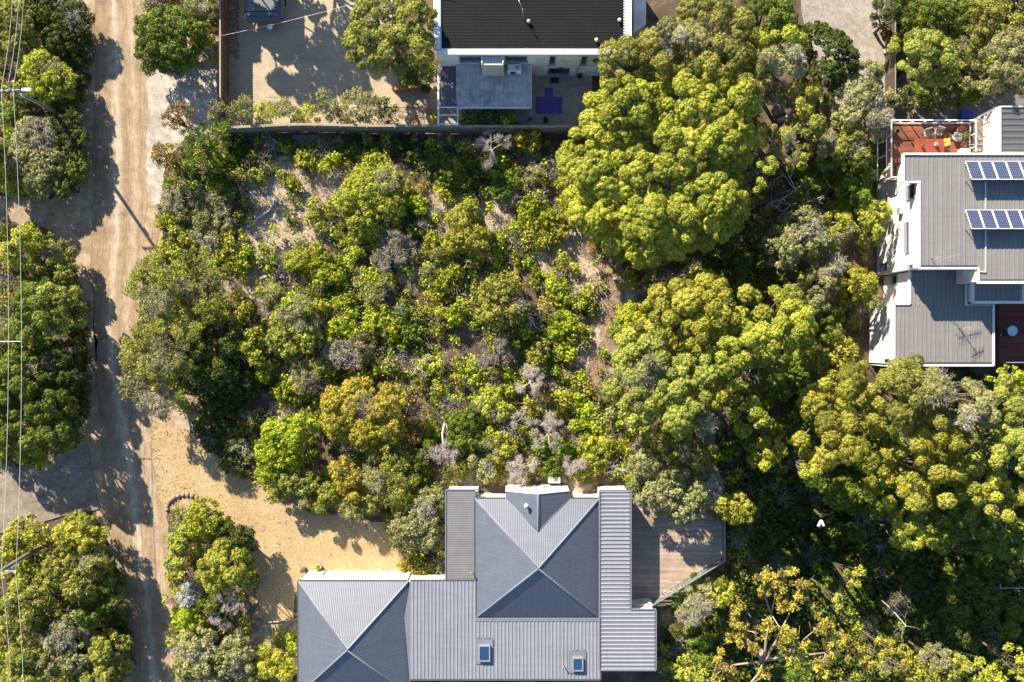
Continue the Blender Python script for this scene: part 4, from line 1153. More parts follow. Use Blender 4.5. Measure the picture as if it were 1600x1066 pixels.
def dead_tree(label, base_px, head_px, zt, size, mat, depth=4, fuzz=True, seed=1, lean=None, n=3, twigmat='dead', r0=.11, kind='dead_tree', cat='dead tree', group=None, flat=.35):
    g = random.Random(seed); b = W(*base_px, 0); b.z = GZ(b.x, b.y); h = W(*head_px, zt*.75)
    E = empty(kind, (b.x, b.y, 0), label, cat, group)
    m = MB(); st = Vector((h.x, h.y, zt*.5)); tips = []
    k = b.lerp(st, .55)+Vector((g.uniform(-.25, .25), g.uniform(-.25, .25), .2))
    m.tube([b+Vector((0, 0, -.1)), k, st], [r0*1.2, r0, r0*.8], 7)
    dv = (h-Vector((b.x, b.y, h.z))); dv = dv.normalized() if dv.length > .2 else Vector((0, 0, 1))
    for j in range(5):
        a = 6.283*j/5+g.uniform(-.4, .4); d = (dv*.5+Vector((math.cos(a), math.sin(a), flat))).normalized()
        branchy(m, st, d, size*.33, r0*.5, depth-2, g, tips, .55, .2, n)
    m.build('trunk', mat, E)
    if fuzz:
        D = [(t.x, t.y, t.z, .2, .2, .16, .5) for t in tips]
        V, T = cloud(D, .065, .9, seed, sliver=2.4, lump=.3, orient=.2, low=-.5)
        link_mesh('twigs', tri_mesh('twigs', V, T), LEAF[twigmat], E)
    return E

def log_(label, px, r=.12, z=.12, name='fallen_log', mat=None, side=3, seed=1, cat='log'):
    g = random.Random(seed); P = [W(x, y, z) for x, y in px]; Q = []
    for a, b in zip(P[:-1], P[1:]):
        for k in range(3): Q.append(a.lerp(b, k/3)+Vector((g.gauss(0, .04), g.gauss(0, .04), g.gauss(0, .03))))
    Q.append(P[-1]); n = len(Q); m = MB()
    m.tube(Q, [r*(1-.55*k/(n-1))*g.uniform(.88, 1.1) for k in range(n)], 8)
    E = empty(name, Q[0]-Vector((0, 0, Q[0].z)), label, cat)
    m.build('log', mat or M_BLEACH, E)
    for k in range(side):
        m = MB(); s = Q[g.randrange(n//3, n)]; tips = []
        branchy(m, s, Vector((g.gauss(0, 1), g.gauss(0, 1), .25)).normalized(), g.uniform(.5, 1.0), r*.35, 1, g, tips, .6, .1, 2); m.build('branch', mat or M_BLEACH, E)
    return E
# ------------------------------------------------------------------ fences
def long_fence():
    zt = 2.1
    top = [(330,200.5),(372,199.5),(412,197.5),(452,195.5),(492,195.5),(532,196.5),(574,197.5),(617,197.5),(660,197.5),(700,198.5),(742,198.5),(784,198.5),(826,198.5),(868,198.5),(905,198.5)]
    P = [W(x, y, zt) for x, y in top]
    F = empty('sleeper_fence', (P[7].x, P[7].y, 0), 'long timber sleeper fence with pale capping between the courtyard garden and the bush block', 'fence')
    for k in range(len(P)-1):
        a, b = P[k], P[k+1]; d = (b-a).normalized(); nb = (b-a).length
        for j in range(5):
            h = 0.26 + j*0.40
            o = MB(); off = Vector((0, -0.012*(j % 2)-0.02*random.random(), 0))
            A = Vector((a.x, a.y, h)) + d*.06 + off; B = Vector((b.x, b.y, h+random.uniform(-.015, .015))) - d*.06 + off
            o.bar(A, B, 0.075, 0.375); o.build('sleeper', M_FENCE_GR, F)
        o = MB(); o.bar(Vector((a.x, a.y+.05, zt+.02))+d*.015, Vector((b.x, b.y+.05, zt+.02+random.uniform(-.02, .02)))-d*.015, 0.2, 0.05); o.build('capping', M_FENCE_CAP, F)
    for p in P:
        o = MB(); o.box((p.x, p.y-.09, 1.08), (0.11, 0.10, 2.2)); o.build('post', M_FENCE_GR, F)
long_fence()

def paling_fence(name, label, a, b, h, mat, face, capw=0.12, npost=8):
    F = empty(name, ((a.x+b.x)/2, (a.y+b.y)/2, 0), label, 'fence')
    d = (b-a).normalized(); L = (b-a).length; s = Vector((-d.y, d.x, 0))*face
    m = MB(); n = int(L/0.115)
    for k in range(n):
        p = a + d*(L*(k+.5)/n); hh = h-random.uniform(0, .03)
        m.box((p.x, p.y, hh/2), (0.10, 0.02, hh), math.atan2(d.y, d.x))
    o = m.build('paling', mat, F); o['kind'] = 'stuff'
    for z in (0.35, h*.55, h-.2):
        m = MB(); q = s*.045; m.bar(a+q+Vector((0, 0, z)), b+q+Vector((0, 0, z)), 0.06, 0.08); m.build('rail', mat, F)
    for k in range(npost):
        p = a.lerp(b, k/(npost-1)) + s*.05; m = MB(); m.box((p.x, p.y, h/2), (0.11, 0.11, h+.06)); m.build('post', mat, F)
    m = MB(); m.bar(a+Vector((0, 0, h+.015)), b+Vector((0, 0, h+.015)), capw, 0.04); m.build('capping', M_FENCE_CAP, F)
    return F
a, b = W(344, 152, 2.1), W(344, -50, 2.1); a.z = b.z = 0
paling_fence('brown_paling_fence', 'brown timber paling fence beside the paved courtyard, pale capping on top', a, b, 2.1, M_FENCE_BR, -1, .14, 7)
a, b = W(1399, 150, 1.9), W(1399, -40, 1.9); a.z = b.z = 0
paling_fence('dark_paling_fence', 'dark timber paling fence along the edge of the pale concrete drive', a, b, 1.9, M_BARK, -1, .08, 6)

# ------------------------------------------------------------------ poles and wires
def power_pole(base, top, arms, lamp, label):
    F = empty('power_pole', base, label, 'power pole')
    m = MB(); m.tube([base, base.lerp(top, .5), top], [.19, .16, .13], 10); m.build('pole', M_POLE, F)
    for z, x0, x1 in arms:
        p = base.lerp(top, z/top.z); q = MB(); q.bar((x0, p.y-.12, z), (x1, p.y-.12, z), .11, .12); ao = q.build('crossarm', M_FENCE_CAP, F)
        for k in range(4):
            x = x0+.08+(x1-x0-.16)*k/3; q = MB(); q.lathe((x, p.y-.12, z+.06), ((.03, 0), (.06, .04), (.035, .08), (.06, .12), (.03, .18)), 8); q.build('insulator', M_WHITEP, ao)
    if lamp:
        p = base.lerp(top, lamp/top.z); q = MB(); q.tube([p, p+Vector((.5, -.02, .18)), p+Vector((.9, -.04, .2))], .035, 6); lo = q.build('lamp_arm', M_STEEL, F)
        q = MB(); q.box((p.x+1.25, p.y-.04, p.z+.2), (.75, .28, .14)); q.build('lamp_head', M_WHITEP, lo, bevel=.04)
    q = MB(); q.tube([base.lerp(top, .25)+Vector((.16, -.16, 0)), base.lerp(top, .9)+Vector((.12, -.14, 0))], .03, 5); q.build('cable_riser', M_STEEL, F)
    q = MB(); p = base.lerp(top, .86); q.box((p.x+.2, p.y-.2, p.z), (.3, .25, .4)); q.build('junction_box', M_STEEL, F)
    return F
t1 = W(15, 139, 8.0); b1 = Vector((t1.x, t1.y, 0))
power_pole(b1, t1, [(7.9, W(0, 0, 7.9).x-.2, W(24, 0, 7.9).x)], 7.7, 'timber power pole with street lamp and crossarm above the roadside bushes')
t2 = W(2, 891, 8.0); b2 = W(84, 842, 0)
power_pole(b2, t2, [(7.9, W(-14, 0, 7.9).x, W(27, 0, 7.9).x)], 0, 'leaning timber power pole with white crossarm near the concrete pad')

def wire(pts, label, r=.018, name='power_line'):
    m = MB(); out = []
    for (a, b, sag) in pts:
        for k in range(13):
            t = k/12; p = a.lerp(b, t); p = p+Vector((0, 0, -4*sag*t*(1-t)))
            if not out or (p-out[-1]).length > 1e-3: out.append(p)
    m.tube(out, r, 5); return tag(m.build(name, M_WIRE), label, 'power line', 'overhead power lines')
zc = 8.12
A1, A2, A3 = W(2, 137, zc), W(11.5, 137, zc), W(20.5, 137, zc)
B1, B3 = W(2, 898, zc), W(24.5, 898, zc)
wire([(W(40, -60, zc+.5), W(40, -61, zc+.5), 0), (W(21, -40, 9), A1, .3), (A1, B1, .9), (B1, W(17, 1120, zc), .3)][1:], 'outer overhead power line along the left edge, leftmost of the wires')
wire([(W(38, -40, 9), A3, .3), (A3, B3, .9), (B3, W(36, 1120, zc), .3)], 'inner overhead power line along the left edge, nearest the road')
wire([(W(31, -40, 9), A2, .3)], 'short overhead line ending at the crossarm of the street lamp pole')
m = MB(); q0, q1 = W(-8, 533.5, zc-.92), W(33, 533.5, zc-.92); m.bar(q0, q1, .05, .05)
tag(m.build('line_spreader', M_WHITEP), 'thin white spreader bar holding the power lines apart beside the road', 'spreader bar')
wire([(W(345, 56, 3.0), W(560, 4, 5.4), .25), (W(560, 4, 5.4), W(700, -28, 6.6), .1)], 'thin service cable crossing above the paved courtyard', .012, 'service_cable')

# ------------------------------------------------------------------ courtyard things
def trailer():
    z = 1.9; c = W(409, 3, z)
    T = empty('covered_trailer', (c.x, c.y, 0), 'blue grey covered trailer parked in the shade beside the brown fence', 'trailer')
    x0, x1 = W(380, 0, z).x, W(438, 0, z).x; y0, y1 = W(0, 27, z).y, W(0, -45, z).y
    m = MB(); m.box(((x0+x1)/2, (y0+y1)/2, 1.15), (x1-x0, y1-y0, 1.25)); m.build('body', M_COVER, T, bevel=.12)
    m = MB(); m.box(((x0+x1)/2, (y0+y1)/2, 1.81), (x1-x0-.3, y1-y0-.3, .12)); m.build('cover', M_COVER, T, bevel=.05)
    for k in range(3):
        m = MB(); m.bar((x0+.1, y0+.5+k*1.3, 1.9), (x1-.1, y0+.5+k*1.3, 1.9), .06, .02); m.build('strap', M_DARK, T)
    for sx in (x0+.1, x1-.1):
        m = MB(); m.tube([(sx-.1, (y0+y1)/2, .33), (sx+.1, (y0+y1)/2, .33)], .33, 16); m.build('wheel', M_DARK, T)
    xm = (x0+x1)/2+.3
    m = MB(); m.bar((xm, y0, .5), (xm, y0-.6, .5), .1, .08); m.build('drawbar', M_STEEL, T)
    m = MB(); m.lathe((xm, y0-.32, .52), ((.1, 0), (.24, .05), (.26, .14), (.18, .26), (.05, .3)), 14); m.build('jockey_cap', M_WHITEP, T)
trailer()
m = MB(); a, b = W(354, 0, 0), W(374, 92, 0); r_ = random.Random(4)
for k in range(260):
    x, y = r_.uniform(a.x+.25, b.x), r_.uniform(b.y, b.y+6.5); s = r_.uniform(.06, .14)
    m.lathe((x, y, .02), ((s*.6, 0), (s, s*.3), (s*.7, s*.7), (s*.2, s*.85)), 5)
tag(m.build('rock_bed', M_STONE), 'strip of dark garden rocks between the brown fence and the paving', 'rocks', None, 'stuff')

def ac_unit(px, py, z, label, w=1.0, d=.42, h=.72, legs=.0, name='air_conditioner'):
    p = W(px, py, z+h)
    A = empty(name, (p.x, p.y, z), label, 'air conditioner')
    m = MB(); m.box((p.x, p.y, z+legs+h/2), (w, d, h)); m.build('casing', M_WHITEP, A, bevel=.025)
    m = MB(); f = Vector((p.x-.12, p.y-d/2-.006, z+legs+h/2))
    m.tube([f, f+Vector((0, -.025, 0))], .27, 18); m.build('fan_grille', M_DARK, A)
    m = MB(); m.box((p.x+w*.2, p.y, z+legs+h+.004), (w*.3, d*.5, .008)); m.build('top_panel', M_STEEL, A)
    for sx in (-1, 1):
        m = MB(); m.box((p.x+sx*w*.35, p.y, z+(legs if legs else .03)/2), (.07, d+.12, legs if legs else .03)); m.build('foot', M_STEEL, A)
ac_unit(804, 107, 2.92, 'white air conditioner unit standing on the grey lean-to roof', 1.15, .62, .72, .2)
ac_unit(866, 750, 0.1, 'white air conditioner unit on the ground by the white gable wall', 1.05, .55, .75, .1)

def mat_thing(x0, y0, x1, y1, mat, label, name='foam_mat', z=.05):
    a, b = W(x0, y0, z), W(x1, y1, z); n = max(1, round(abs(b.x-a.x)/.6)); k = max(1, round(abs(b.y-a.y)/.6))
    E = empty(name, ((a.x+b.x)/2, (a.y+b.y)/2, z-.02), label, 'mat')
    for i in range(n):
        for j in range(k):
            xx0, xx1 = a.x+(b.x-a.x)*i/n, a.x+(b.x-a.x)*(i+1)/n; yy0, yy1 = a.y+(b.y-a.y)*j/k, a.y+(b.y-a.y)*(j+1)/k
            m = MB(); m.box(((xx0+xx1)/2, (yy0+yy1)/2, z), (abs(xx1-xx0)-.012, abs(yy1-yy0)-.012, .03)); m.build('mat_tile', mat, E)
mat_thing(837, 151, 878, 178, M_PURPLE, 'large purple foam mat on the shaded patio')
mat_thing(851, 137, 864, 150.5, M_PURPLE, 'small purple foam mat between the large mat and the glass door')
mat_thing(860, 121.5, 873, 130, M_DARK, 'black door mat in front of the glass door of the white walled house', 'door_mat')

def pot(px, py, z, r, h, mat, label, plant=None, group=None, name='plant_pot', soil=True):
    p = W(px, py, z+h); E = empty(name, (p.x, p.y, z), label, 'plant pot', group)
    m = MB(); m.lathe((p.x, p.y, z), ((r*.65, 0), (r*.95, h*.85), (r*1.08, h*.86), (r*1.08, h), (r*.9, h), (r*.86, h*.82)), 14); m.build('pot', mat, E)
    if plant:
        v = [(p.x+random.gauss(0, r*.35), p.y+random.gauss(0, r*.35), z+h+r*.4+random.random()*r*.5, r*.55, r*.55, r*.5, .6) for _ in range(6)]
        foliage('plant', v, plant, E, leaf=.05, cover=2.0, seed=int(px*7+py))
    return E
# ------------------------------------------------------------------ trees and shrubs (photo px discs: x, y, radius[, height factor])
# --- big domed crowns, top centre right
plant('spreading_tree', 'largest tree, bright yellow green crown of rounded clumps right of the purple mats', [(985,170,72),(945,205,48),(930,270,55),(985,265,75),(1010,340,70),(1060,240,95),(1075,160,70),(1120,210,75),(1110,310,75),(1060,345,55),(905,240,30,.8),(925,330,42,.85),(1150,150,50)], 9.0, 'yolive', 'dome', GB, 3.0, None, .74, 2.4, limbs=14)
plant('bushy_tree', 'olive tree hiding the lower right corner of the black roof', [(975,88,42),(1010,80,38),(1040,100,35)], 8.4, 'olive', 'dome', GB, 3.0, None, .62)
plant('bushy_tree', 'grey green tree with a bare twiggy patch right of the black roof', [(1050,58,38),(1085,60,32)], 8.8, 'greyg', 'dome', GB, 3.2, .25, .62)
plant('bushy_tree', 'dull olive tree at the top edge left of the pale concrete drive', [(1110,20,48),(1150,40,40),(1130,75,35)], 8.8, 'olive', 'dome', GB, 3.0, None, .66)
plant('bushy_tree', 'dark round tree at the top edge touching the pale concrete drive', [(1212,22,42),(1190,10,35)], 7.5, 'mid', 'dome', GB, 3.0, None, .62)
plant('bushy_tree', 'shaded olive tree between the largest tree and the grey domed tree', [(1110,110,45),(1150,100,35),(1075,105,30)], 8.4, 'olive', 'dome', GB, 3.0, None, .6)
plant('bushy_tree', 'small yellow green domed tree just above the dusty grey tree', [(1222,58,34),(1245,65,18),(1185,72,24)], 8.6, 'yolive', 'dome', GB, 3.0, None, .6)
plant('bushy_tree', 'dusty grey green domed tree left of the dark green tree by the pale drive', [(1225,98,42),(1195,100,25)], 8.6, 'greyg', 'dome', GB, 3.2, .35, .56)
plant('bushy_tree', 'dark green loose crowned tree beside the pale concrete drive', [(1300,78,45),(1275,60,35),(1325,95,25),(1290,115,35)], 6.8, 'dark', 'bush', GB, 2.5, None, .42, 2.2)
plant('bushy_tree', 'yellow green clump tree with bare stems below, right of the bare twiggy tree', [(1265,140,24),(1255,165,18)], 8.2, 'yolive', 'dome', GB, 3.5, None, .45, bark=M_BLEACH)
plant('bushy_tree', 'olive tree between the largest tree and the twiggy grey tree', [(1170,135,30),(1185,105,25)], 8.4, 'olive', 'dome', GB, 3.0, .1, .5)
plant('bushy_tree', 'pale grey green tree at the foot of the pale concrete drive', [(1345,150,48),(1325,185,32),(1370,185,30),(1360,115,28)], 6.5, 'greyg', 'bush', GT, 2.4, .2, .4)
plant('bushy_tree', 'olive tree left of the red timber deck', [(1330,215,30),(1305,235,25),(1345,245,22)], 6.0, 'olive', 'bush', GT, 2.2, .1, .4)
plant('bushy_tree', 'tall dark shrub hugging the left side of the red timber deck', [(1355,275,22),(1345,310,24),(1330,290,20)], 4.6, 'mid', 'bush', GT, 1.4)
plant('bushy_tree', 'yellow topped tree with bare grey stems above the bleached branches', [(1230,215,20),(1250,250,15,.9),(1200,205,16)], 8.0, 'yolive', 'dome', GB, 3.5, .5, .42, bark=M_BLEACH)
plant('bushy_tree', 'narrow yellow green tree left of the bleached branches', [(1200,258,17),(1185,290,12)], 8.0, 'yolive', 'dome', GB, 3.5, None, .42)
plant('bushy_tree', 'olive tree between the two twiggy grey crowns and the bleached branches', [(1270,200,25),(1290,220,20)], 7.6, 'olive', 'bush', GB, 3.0, .3, .4)
plant('bushy_tree', 'mid green tree behind the bleached branches', [(1270,285,30,.9),(1300,265,26),(1255,310,22,.85)], 3.6, 'mid', 'bush', GB, 1.2)
plant('bushy_tree', 'dark shaded tree below the largest tree', [(1130,385,40),(1170,360,30),(1155,410,25)], 4.6, 'dark', 'bush', GB, 1.5)
plant('bushy_tree', 'grey green tree left of the yellow tree against the white wall', [(1230,385,36),(1265,350,32),(1280,375,26)], 5.4, 'greyg', 'bush', GB, 1.8, .1)
plant('bushy_tree', 'olive shrub with white dead twigs on its crown, left of the white wall', [(1318,352,26),(1300,370,18)], 4.8, 'yolive', 'bush', GB, 1.5, .25)
plant('bushy_tree', 'golden yellow tree leaning against the white wall of the tall house', [(1375,330,24),(1350,345,22),(1365,365,20)], 5.6, 'yolive', 'leafy', GT, 2.0)
plant('bushy_tree', 'yellow green tree below the small window of the white wall', [(1352,445,28),(1330,430,22),(1365,470,18)], 5.2, 'yolive', 'bush', GT, 1.6, .12)
plant('bushy_tree', 'grey tipped tree between the dark scrub and the yellow tree by the white wall', [(1288,445,30),(1300,415,22),(1280,475,18)], 5.0, 'greyg', 'bush', GB, 1.6, .25)
plant('bushy_tree', 'dark low tree in the shade above the middle domed trees', [(1215,425,22),(1190,405,20)], 3.8, 'dark', 'bush', GB, 1.2)
# --- middle domed trees
plant('spreading_tree', 'domed yellow green tree second below the largest tree, dark gap to its right', [(1065,475,48),(1110,470,50),(1040,495,35),(1130,500,35),(1090,520,45),(1165,462,16)], 9.0, 'yolive', 'dome', GB, 2.6, None, .68, 2.4)
plant('spreading_tree', 'domed tree with dusty grey patches on the left of the middle group', [(1010,560,48),(985,605,42),(1045,600,58),(1020,530,30),(1060,650,42),(1000,640,32),(1095,580,45),(1085,625,40)], 9.6, 'olive', 'dome', GB, 2.6, .10, .66, 2.4)
plant('spreading_tree', 'domed yellow green tree on the right of the middle group, grey branches below', [(1215,480,38),(1245,490,40),(1200,520,50),(1250,520,38),(1160,535,50),(1140,565,35),(1230,555,28,.9),(1120,545,25)], 9.6, 'yolive', 'dome', GB, 2.8, None, .68, 2.4)
plant('bushy_tree', 'bright lime shrub at the upper left edge of the middle domed trees', [(990,490,24),(980,515,22)], 4.6, 'lime', 'bush', GB, 1.2)
plant('bushy_tree', 'small domed yellow green tree in the middle of the domed group', [(1118,618,28),(1140,600,14)], 8.4, 'yolive', 'dome', GB, 2.8, None, .52)
plant('bushy_tree', 'grey domed tree at the lower edge of the middle group', [(1098,662,24),(1110,680,14)], 8.2, 'greyg', 'dome', GB, 2.8, .4, .48)
plant('bushy_tree', 'olive tree with gaps below the right domed tree', [(1175,640,22),(1190,655,18),(1165,675,12)], 7.6, 'yolive', 'dome', GB, 2.4, None, .42)
plant('bushy_tree', 'shaded olive tree below the dusty domed tree', [(1060,700,34),(1090,720,28),(1030,690,22)], 6.6, 'olive', 'bush', GB, 1.8, .08)
plant('bushy_tree', 'pale grey green tree leaning over the timber deck', [(1010,725,28),(1040,765,40),(1070,790,34),(1100,765,34),(1010,770,22),(1055,745,30)], 5.4, 'greyg', 'bush', GT, 2.6, .12)
plant('bushy_tree', 'olive tree over the right corner of the timber deck', [(1150,797,26),(1125,785,20),(1168,805,14)], 5.4, 'yolive', 'bush', GT, 2.8)
plant('bushy_tree', 'bright green shrub at the left top corner of the timber deck', [(990,753,14),(1003,760,12)], 3.4, 'lime', 'leafy', GT, 1.2)
plant('bushy_tree', 'small sunlit yellow green tree alone in the shade right of the deck', [(1200,712,22),(1215,702,15),(1190,725,14)], 5.6, 'yolive', 'bush', GB, 2.6)
plant('bushy_tree', 'tree in the shade of the right domed tree', [(1250,580,30),(1220,600,28),(1270,610,22)], 3.2, 'mid', 'bush', GB, 1.4)
# --- right group below the tall house
plant('spreading_tree', 'tall yellow green tree with open crown below the tall white house, left of its group', [(1310,610,28),(1335,600,28),(1310,655,38),(1320,700,42),(1350,660,26),(1345,725,26),(1290,690,24),(1370,640,26)], 11.5, 'yolive', 'dome', GB, 2.0, None, .74, 1.9, fill=1.08, limbs=6)
plant('spreading_tree', 'tall grey topped tree directly below the lower taupe roof', [(1400,590,32),(1440,598,44),(1420,635,36),(1470,625,24),(1380,600,22),(1450,655,32)], 12, 'olive', 'dome', GB, 2.0, .10, .74, 1.9, fill=1.06, limbs=6)
plant('spreading_tree', 'tall olive tree with layered clumps in the middle of the right hand group', [(1430,690,34),(1480,690,38),(1410,740,30),(1450,740,34),(1490,730,30),(1420,775,32),(1465,780,24)], 11, 'yolive', 'dome', GB, 2.0, None, .70, 1.9, fill=1.08, limbs=6)
plant('spreading_tree', 'dusty grey domed tree right of the yellow trees below the lower taupe roof', [(1520,628,40),(1500,650,26),(1540,655,24)], 12, 'greyg', 'dome', GB, 4.0, .25, .56, 2.2)
plant('spreading_tree', 'tall olive tree at the right edge below the dark red deck', [(1575,640,34),(1565,690,36),(1590,720,30),(1550,720,28),(1585,610,22),(1540,690,24)], 11.5, 'olive', 'dome', GB, 4.0, None, .6, 2.2, limbs=12)
plant('bushy_tree', 'yellow tufted tree at the right edge below the tall olive tree', [(1545,765,30),(1585,775,30),(1560,800,24),(1520,770,20)], 10, 'yolive', 'dome', GB, 3.0, None, .5, 1.8, fill=.9)
plant('bushy_tree', 'small round yellow green tree at the left foot of the right hand group', [(1265,739,17)], 7.5, 'yolive', 'dome', GB, 5.0, None, .40)
plant('bushy_tree', 'low sunlit domed tree at the bottom of the right hand group', [(1425,838,26),(1400,825,14),(1450,845,14)], 7.5, 'yolive', 'dome', GB, 4.0, None, .45)
plant('bushy_tree', 'shaded tree behind the lower right hand group', [(1500,810,40),(1540,840,34),(1480,845,26),(1580,850,30)], 4.5, 'mid', 'dome', GB, 2.0, None, .5, 2.0)
plant('bushy_tree', 'yellow green shrub against the lower left corner of the tall white house', [(1322,550,26),(1310,575,18)], 5.0, 'yolive', 'leafy', GT, 1.5)
plant('bushy_tree', 'green shrub between the right domed tree and the white wall', [(1300,520,22),(1290,495,18)], 4.2, 'mid', 'bush', GT, 1.3)
plant('bushy_tree', 'bright shrub below the dark red deck at the right edge', [(1585,590,20),(1598,605,16)], 7.5, 'lime', 'leafy', GT, 3.0)
plant('shrub', 'shaded shrub tucked under the lower taupe roof', [(1490,585,16),(1520,590,16),(1465,582,12)], 2.4, 'dark', 'bush', GT, .6)
# --- top right
plant('spreading_tree', 'round dark olive tree standing alone above the red timber deck', [(1455,80,46),(1430,70,28),(1475,95,30),(1440,105,24)], 7.5, 'olive', 'dome', GT, 2.6, None, .5, 2.3)
plant('spreading_tree', 'grey green tree at the top right corner', [(1580,75,42),(1560,115,26),(1595,110,30)], 7.5, 'greyg', 'bush', GT, 2.6, .15)
plant('bushy_tree', 'dark olive tree at the top edge left of the corner tree', [(1540,25,38),(1525,55,22)], 7.0, 'olive', 'bush', GT, 2.4)
plant('bushy_tree', 'dark tree at the top edge between the paling fence and the corner trees', [(1470,15,36),(1505,20,26)], 6.0, 'mid', 'bush', GT, 2.0)
plant('bushy_tree', 'shaded bushy tree overhanging the paling fence at the top', [(1400,10,28),(1415,35,22)], 5.2, 'dark', 'bush', GT, 1.6)
plant('hedge', 'clipped shaded hedge between the round tree and the red timber deck', [(1440,145,20),(1470,150,22),(1500,145,22),(1525,140,18)], 3.0, 'mid', 'bush', GT, 1.0, cat='hedge')
plant('shrub', 'pale leafy shrub at the left end of the hedge', [(1405,150,16),(1425,160,12)], 2.8, 'greyg', 'leafy', GT, .8)
plant('shrub', 'lime green shrub at the right end of the hedge', [(1532,142,13)], 3.2, 'lime', 'leafy', GT, 1.2)
plant('bushy_tree', 'olive tree in front of the grey corner tree at the top right', [(1495,110,14),(1550,118,16)], 5.5, 'olive', 'bush', GT, 2.0)
# --- courtyard
plant('spreading_tree', 'olive domed tree over the paved courtyard left of the black roof', [(590,25,52),(570,60,40),(620,60,48),(650,25,36),(655,70,28),(600,85,25)], 8.0, 'olive', 'dome', GT, 3.0, .06, .56, 2.2)
for lab, d, mt, z in (
  ('grey green shrub at the left end of the courtyard wall row', [(345,172,20),(332,180,12)], 'greyg', 2.8),
  ('olive shrub second from the left in the courtyard wall row', [(375,165,20),(385,180,14)], 'greyg', 2.9),
  ('small yellow green shrub third from the left in the courtyard wall row', [(412,172,18)], 'yolive', 2.6),
  ('airy shrub fourth from the left in the courtyard wall row', [(440,168,18),(455,178,14)], 'greyg', 2.6),
  ('low yellow green shrub in the middle of the courtyard wall row', [(482,176,16),(470,183,12)], 'yolive', 2.3),
  ('airy pale shrub right of the middle of the courtyard wall row', [(510,168,18),(505,150,8)], 'greyg', 2.6),
  ('largest pale leafed shrub of the courtyard wall row', [(550,158,24),(575,165,24),(540,172,16)], 'greyg', 2.9),
  ('darker shrub at the right end of the courtyard wall row', [(605,172,16),(598,160,12)], 'mid', 2.6)):
    plant('shrub', lab, d, z, mt, 'loose', 'shrubs in the courtyard wall row', .6, None, None, 1.3)
plant('shrub', 'dark garden shrub under the courtyard tree by the path', [(640,115,20),(660,120,16)], 2.2, 'dark', 'leafy', GT, .6)
plant('shrub', 'dark green garden bed shrub in front of the lean-to roof', [(735,185,18),(765,184,18),(795,186,16)], 2.2, 'mid', 'leafy', GT, .6)
plant('shrub', 'yellow flowered shrub against the fence in front of the lean-to', [(795,190,8)], 2.5, 'gold', 'leafy', GT, 1.0)
plant('bushy_tree', 'dark olive tree beside the road near the top', [(255,45,45),(235,75,32),(270,80,32),(225,40,22),(285,50,26)], 4.0, 'mid', 'bush', GR, 1.6)
plant('shrub', 'lime shrub beside the brown paling fence', [(312,45,18),(305,65,12)], 2.6, 'lime', 'leafy', GR, .7)
plant('shrub', 'dry brownish shrub at the top edge beside the brown paling fence', [(300,12,22),(325,15,14)], 2.4, 'greyg', 'loose', GR, .6, .3)
# --- two trees just beyond the top edge whose shade falls over the courtyard
plant('spreading_tree', 'olive tree standing beyond the top edge whose shade covers the left of the courtyard', [(310,-95,50),(345,-125,50),(280,-120,40),(380,-110,40),(350,-80,34)], 8.0, 'olive', 'dome', GT, 2.0, None, .56, 2.0, leaf=.11)
plant('spreading_tree', 'second olive tree beyond the top edge whose shade covers the middle of the courtyard', [(420,-150,50),(460,-135,45),(400,-105,40),(480,-110,40)], 8.0, 'olive', 'dome', GT, 2.0, None, .56, 2.0, leaf=.11)
# --- trees beyond the left edge whose shade falls over the concrete pad and the side track
plant('bushy_tree', 'green tree beyond the left edge whose shade falls over the concrete pad', [(-45,565,36),(-75,600,38),(-25,615,28),(-60,540,30),(-100,625,36),(-60,640,30)], 7.2, 'mid', 'dome', GR, 1.5, None, .56, leaf=.11)
plant('bushy_tree', 'green tree beyond the left edge whose shade falls over the side track', [(-60,205,34),(-90,230,34),(-40,230,26)], 6.0, 'mid', 'dome', GR, 1.5, None, .56, leaf=.11)
# --- left strip beyond the road
plant('bushy_tree', 'olive tree at the top left under the power lines', [(55,105,32),(85,125,30),(65,135,24)], 3.2, 'yolive', 'bush', GR, 1.8, .12)
plant('bushy_tree', 'dark tree at the top edge left of the road', [(110,35,34),(90,60,26),(60,15,30)], 2.3, 'dark', 'bush', GR, 1.6, .1)
plant('bushy_tree', 'dark olive tree in the top left corner', [(15,25,30),(10,70,24),(30,50,22)], 3.4, 'olive', 'bush', GR, 1.8, .1)
plant('bushy_tree', 'dark green tree below the street lamp beside the road', [(100,185,28),(115,220,24),(95,160,18)], 2.2, 'dark', 'bush', GR, 1.6)
plant('bushy_tree', 'pale grey green tree below the street lamp pole', [(50,215,36),(65,255,34),(35,250,28),(55,285,22)], 2.9, 'greyg', 'bush', GR, 1.8, .2)
plant('bushy_tree', 'mid green tree between the grey tree and the road', [(110,265,24),(95,290,16),(120,245,14)], 2.2, 'mid', 'bush', GR, 1.4)
plant('shrub', 'yellow green shrub at the left edge above the side track', [(10,285,18),(5,260,14)], 3.0, 'lime', 'leafy', GR, .8)
plant('bushy_tree', 'yellow green shrub at the left edge below the side track', [(35,370,24),(15,395,24),(60,375,14)], 4.4, 'yolive', 'leafy', GR, 1.2)
plant('bushy_tree', 'olive tree at the roadside corner below the side track', [(80,400,28),(100,425,20),(60,420,20)], 3.0, 'olive', 'bush', GR, 1.5, .12)
plant('bushy_tree', 'domed green tree left of the road in the middle of the left strip', [(45,480,40),(30,520,32),(70,500,28)], 6.2, 'mid', 'dome', GR, 2.2, None, .52)
plant('bushy_tree', 'grey green domed tree between the middle left tree and the road', [(92,472,26),(100,500,18),(75,455,18)], 5.2, 'olive', 'dome', GR, 2.2, None, .48)
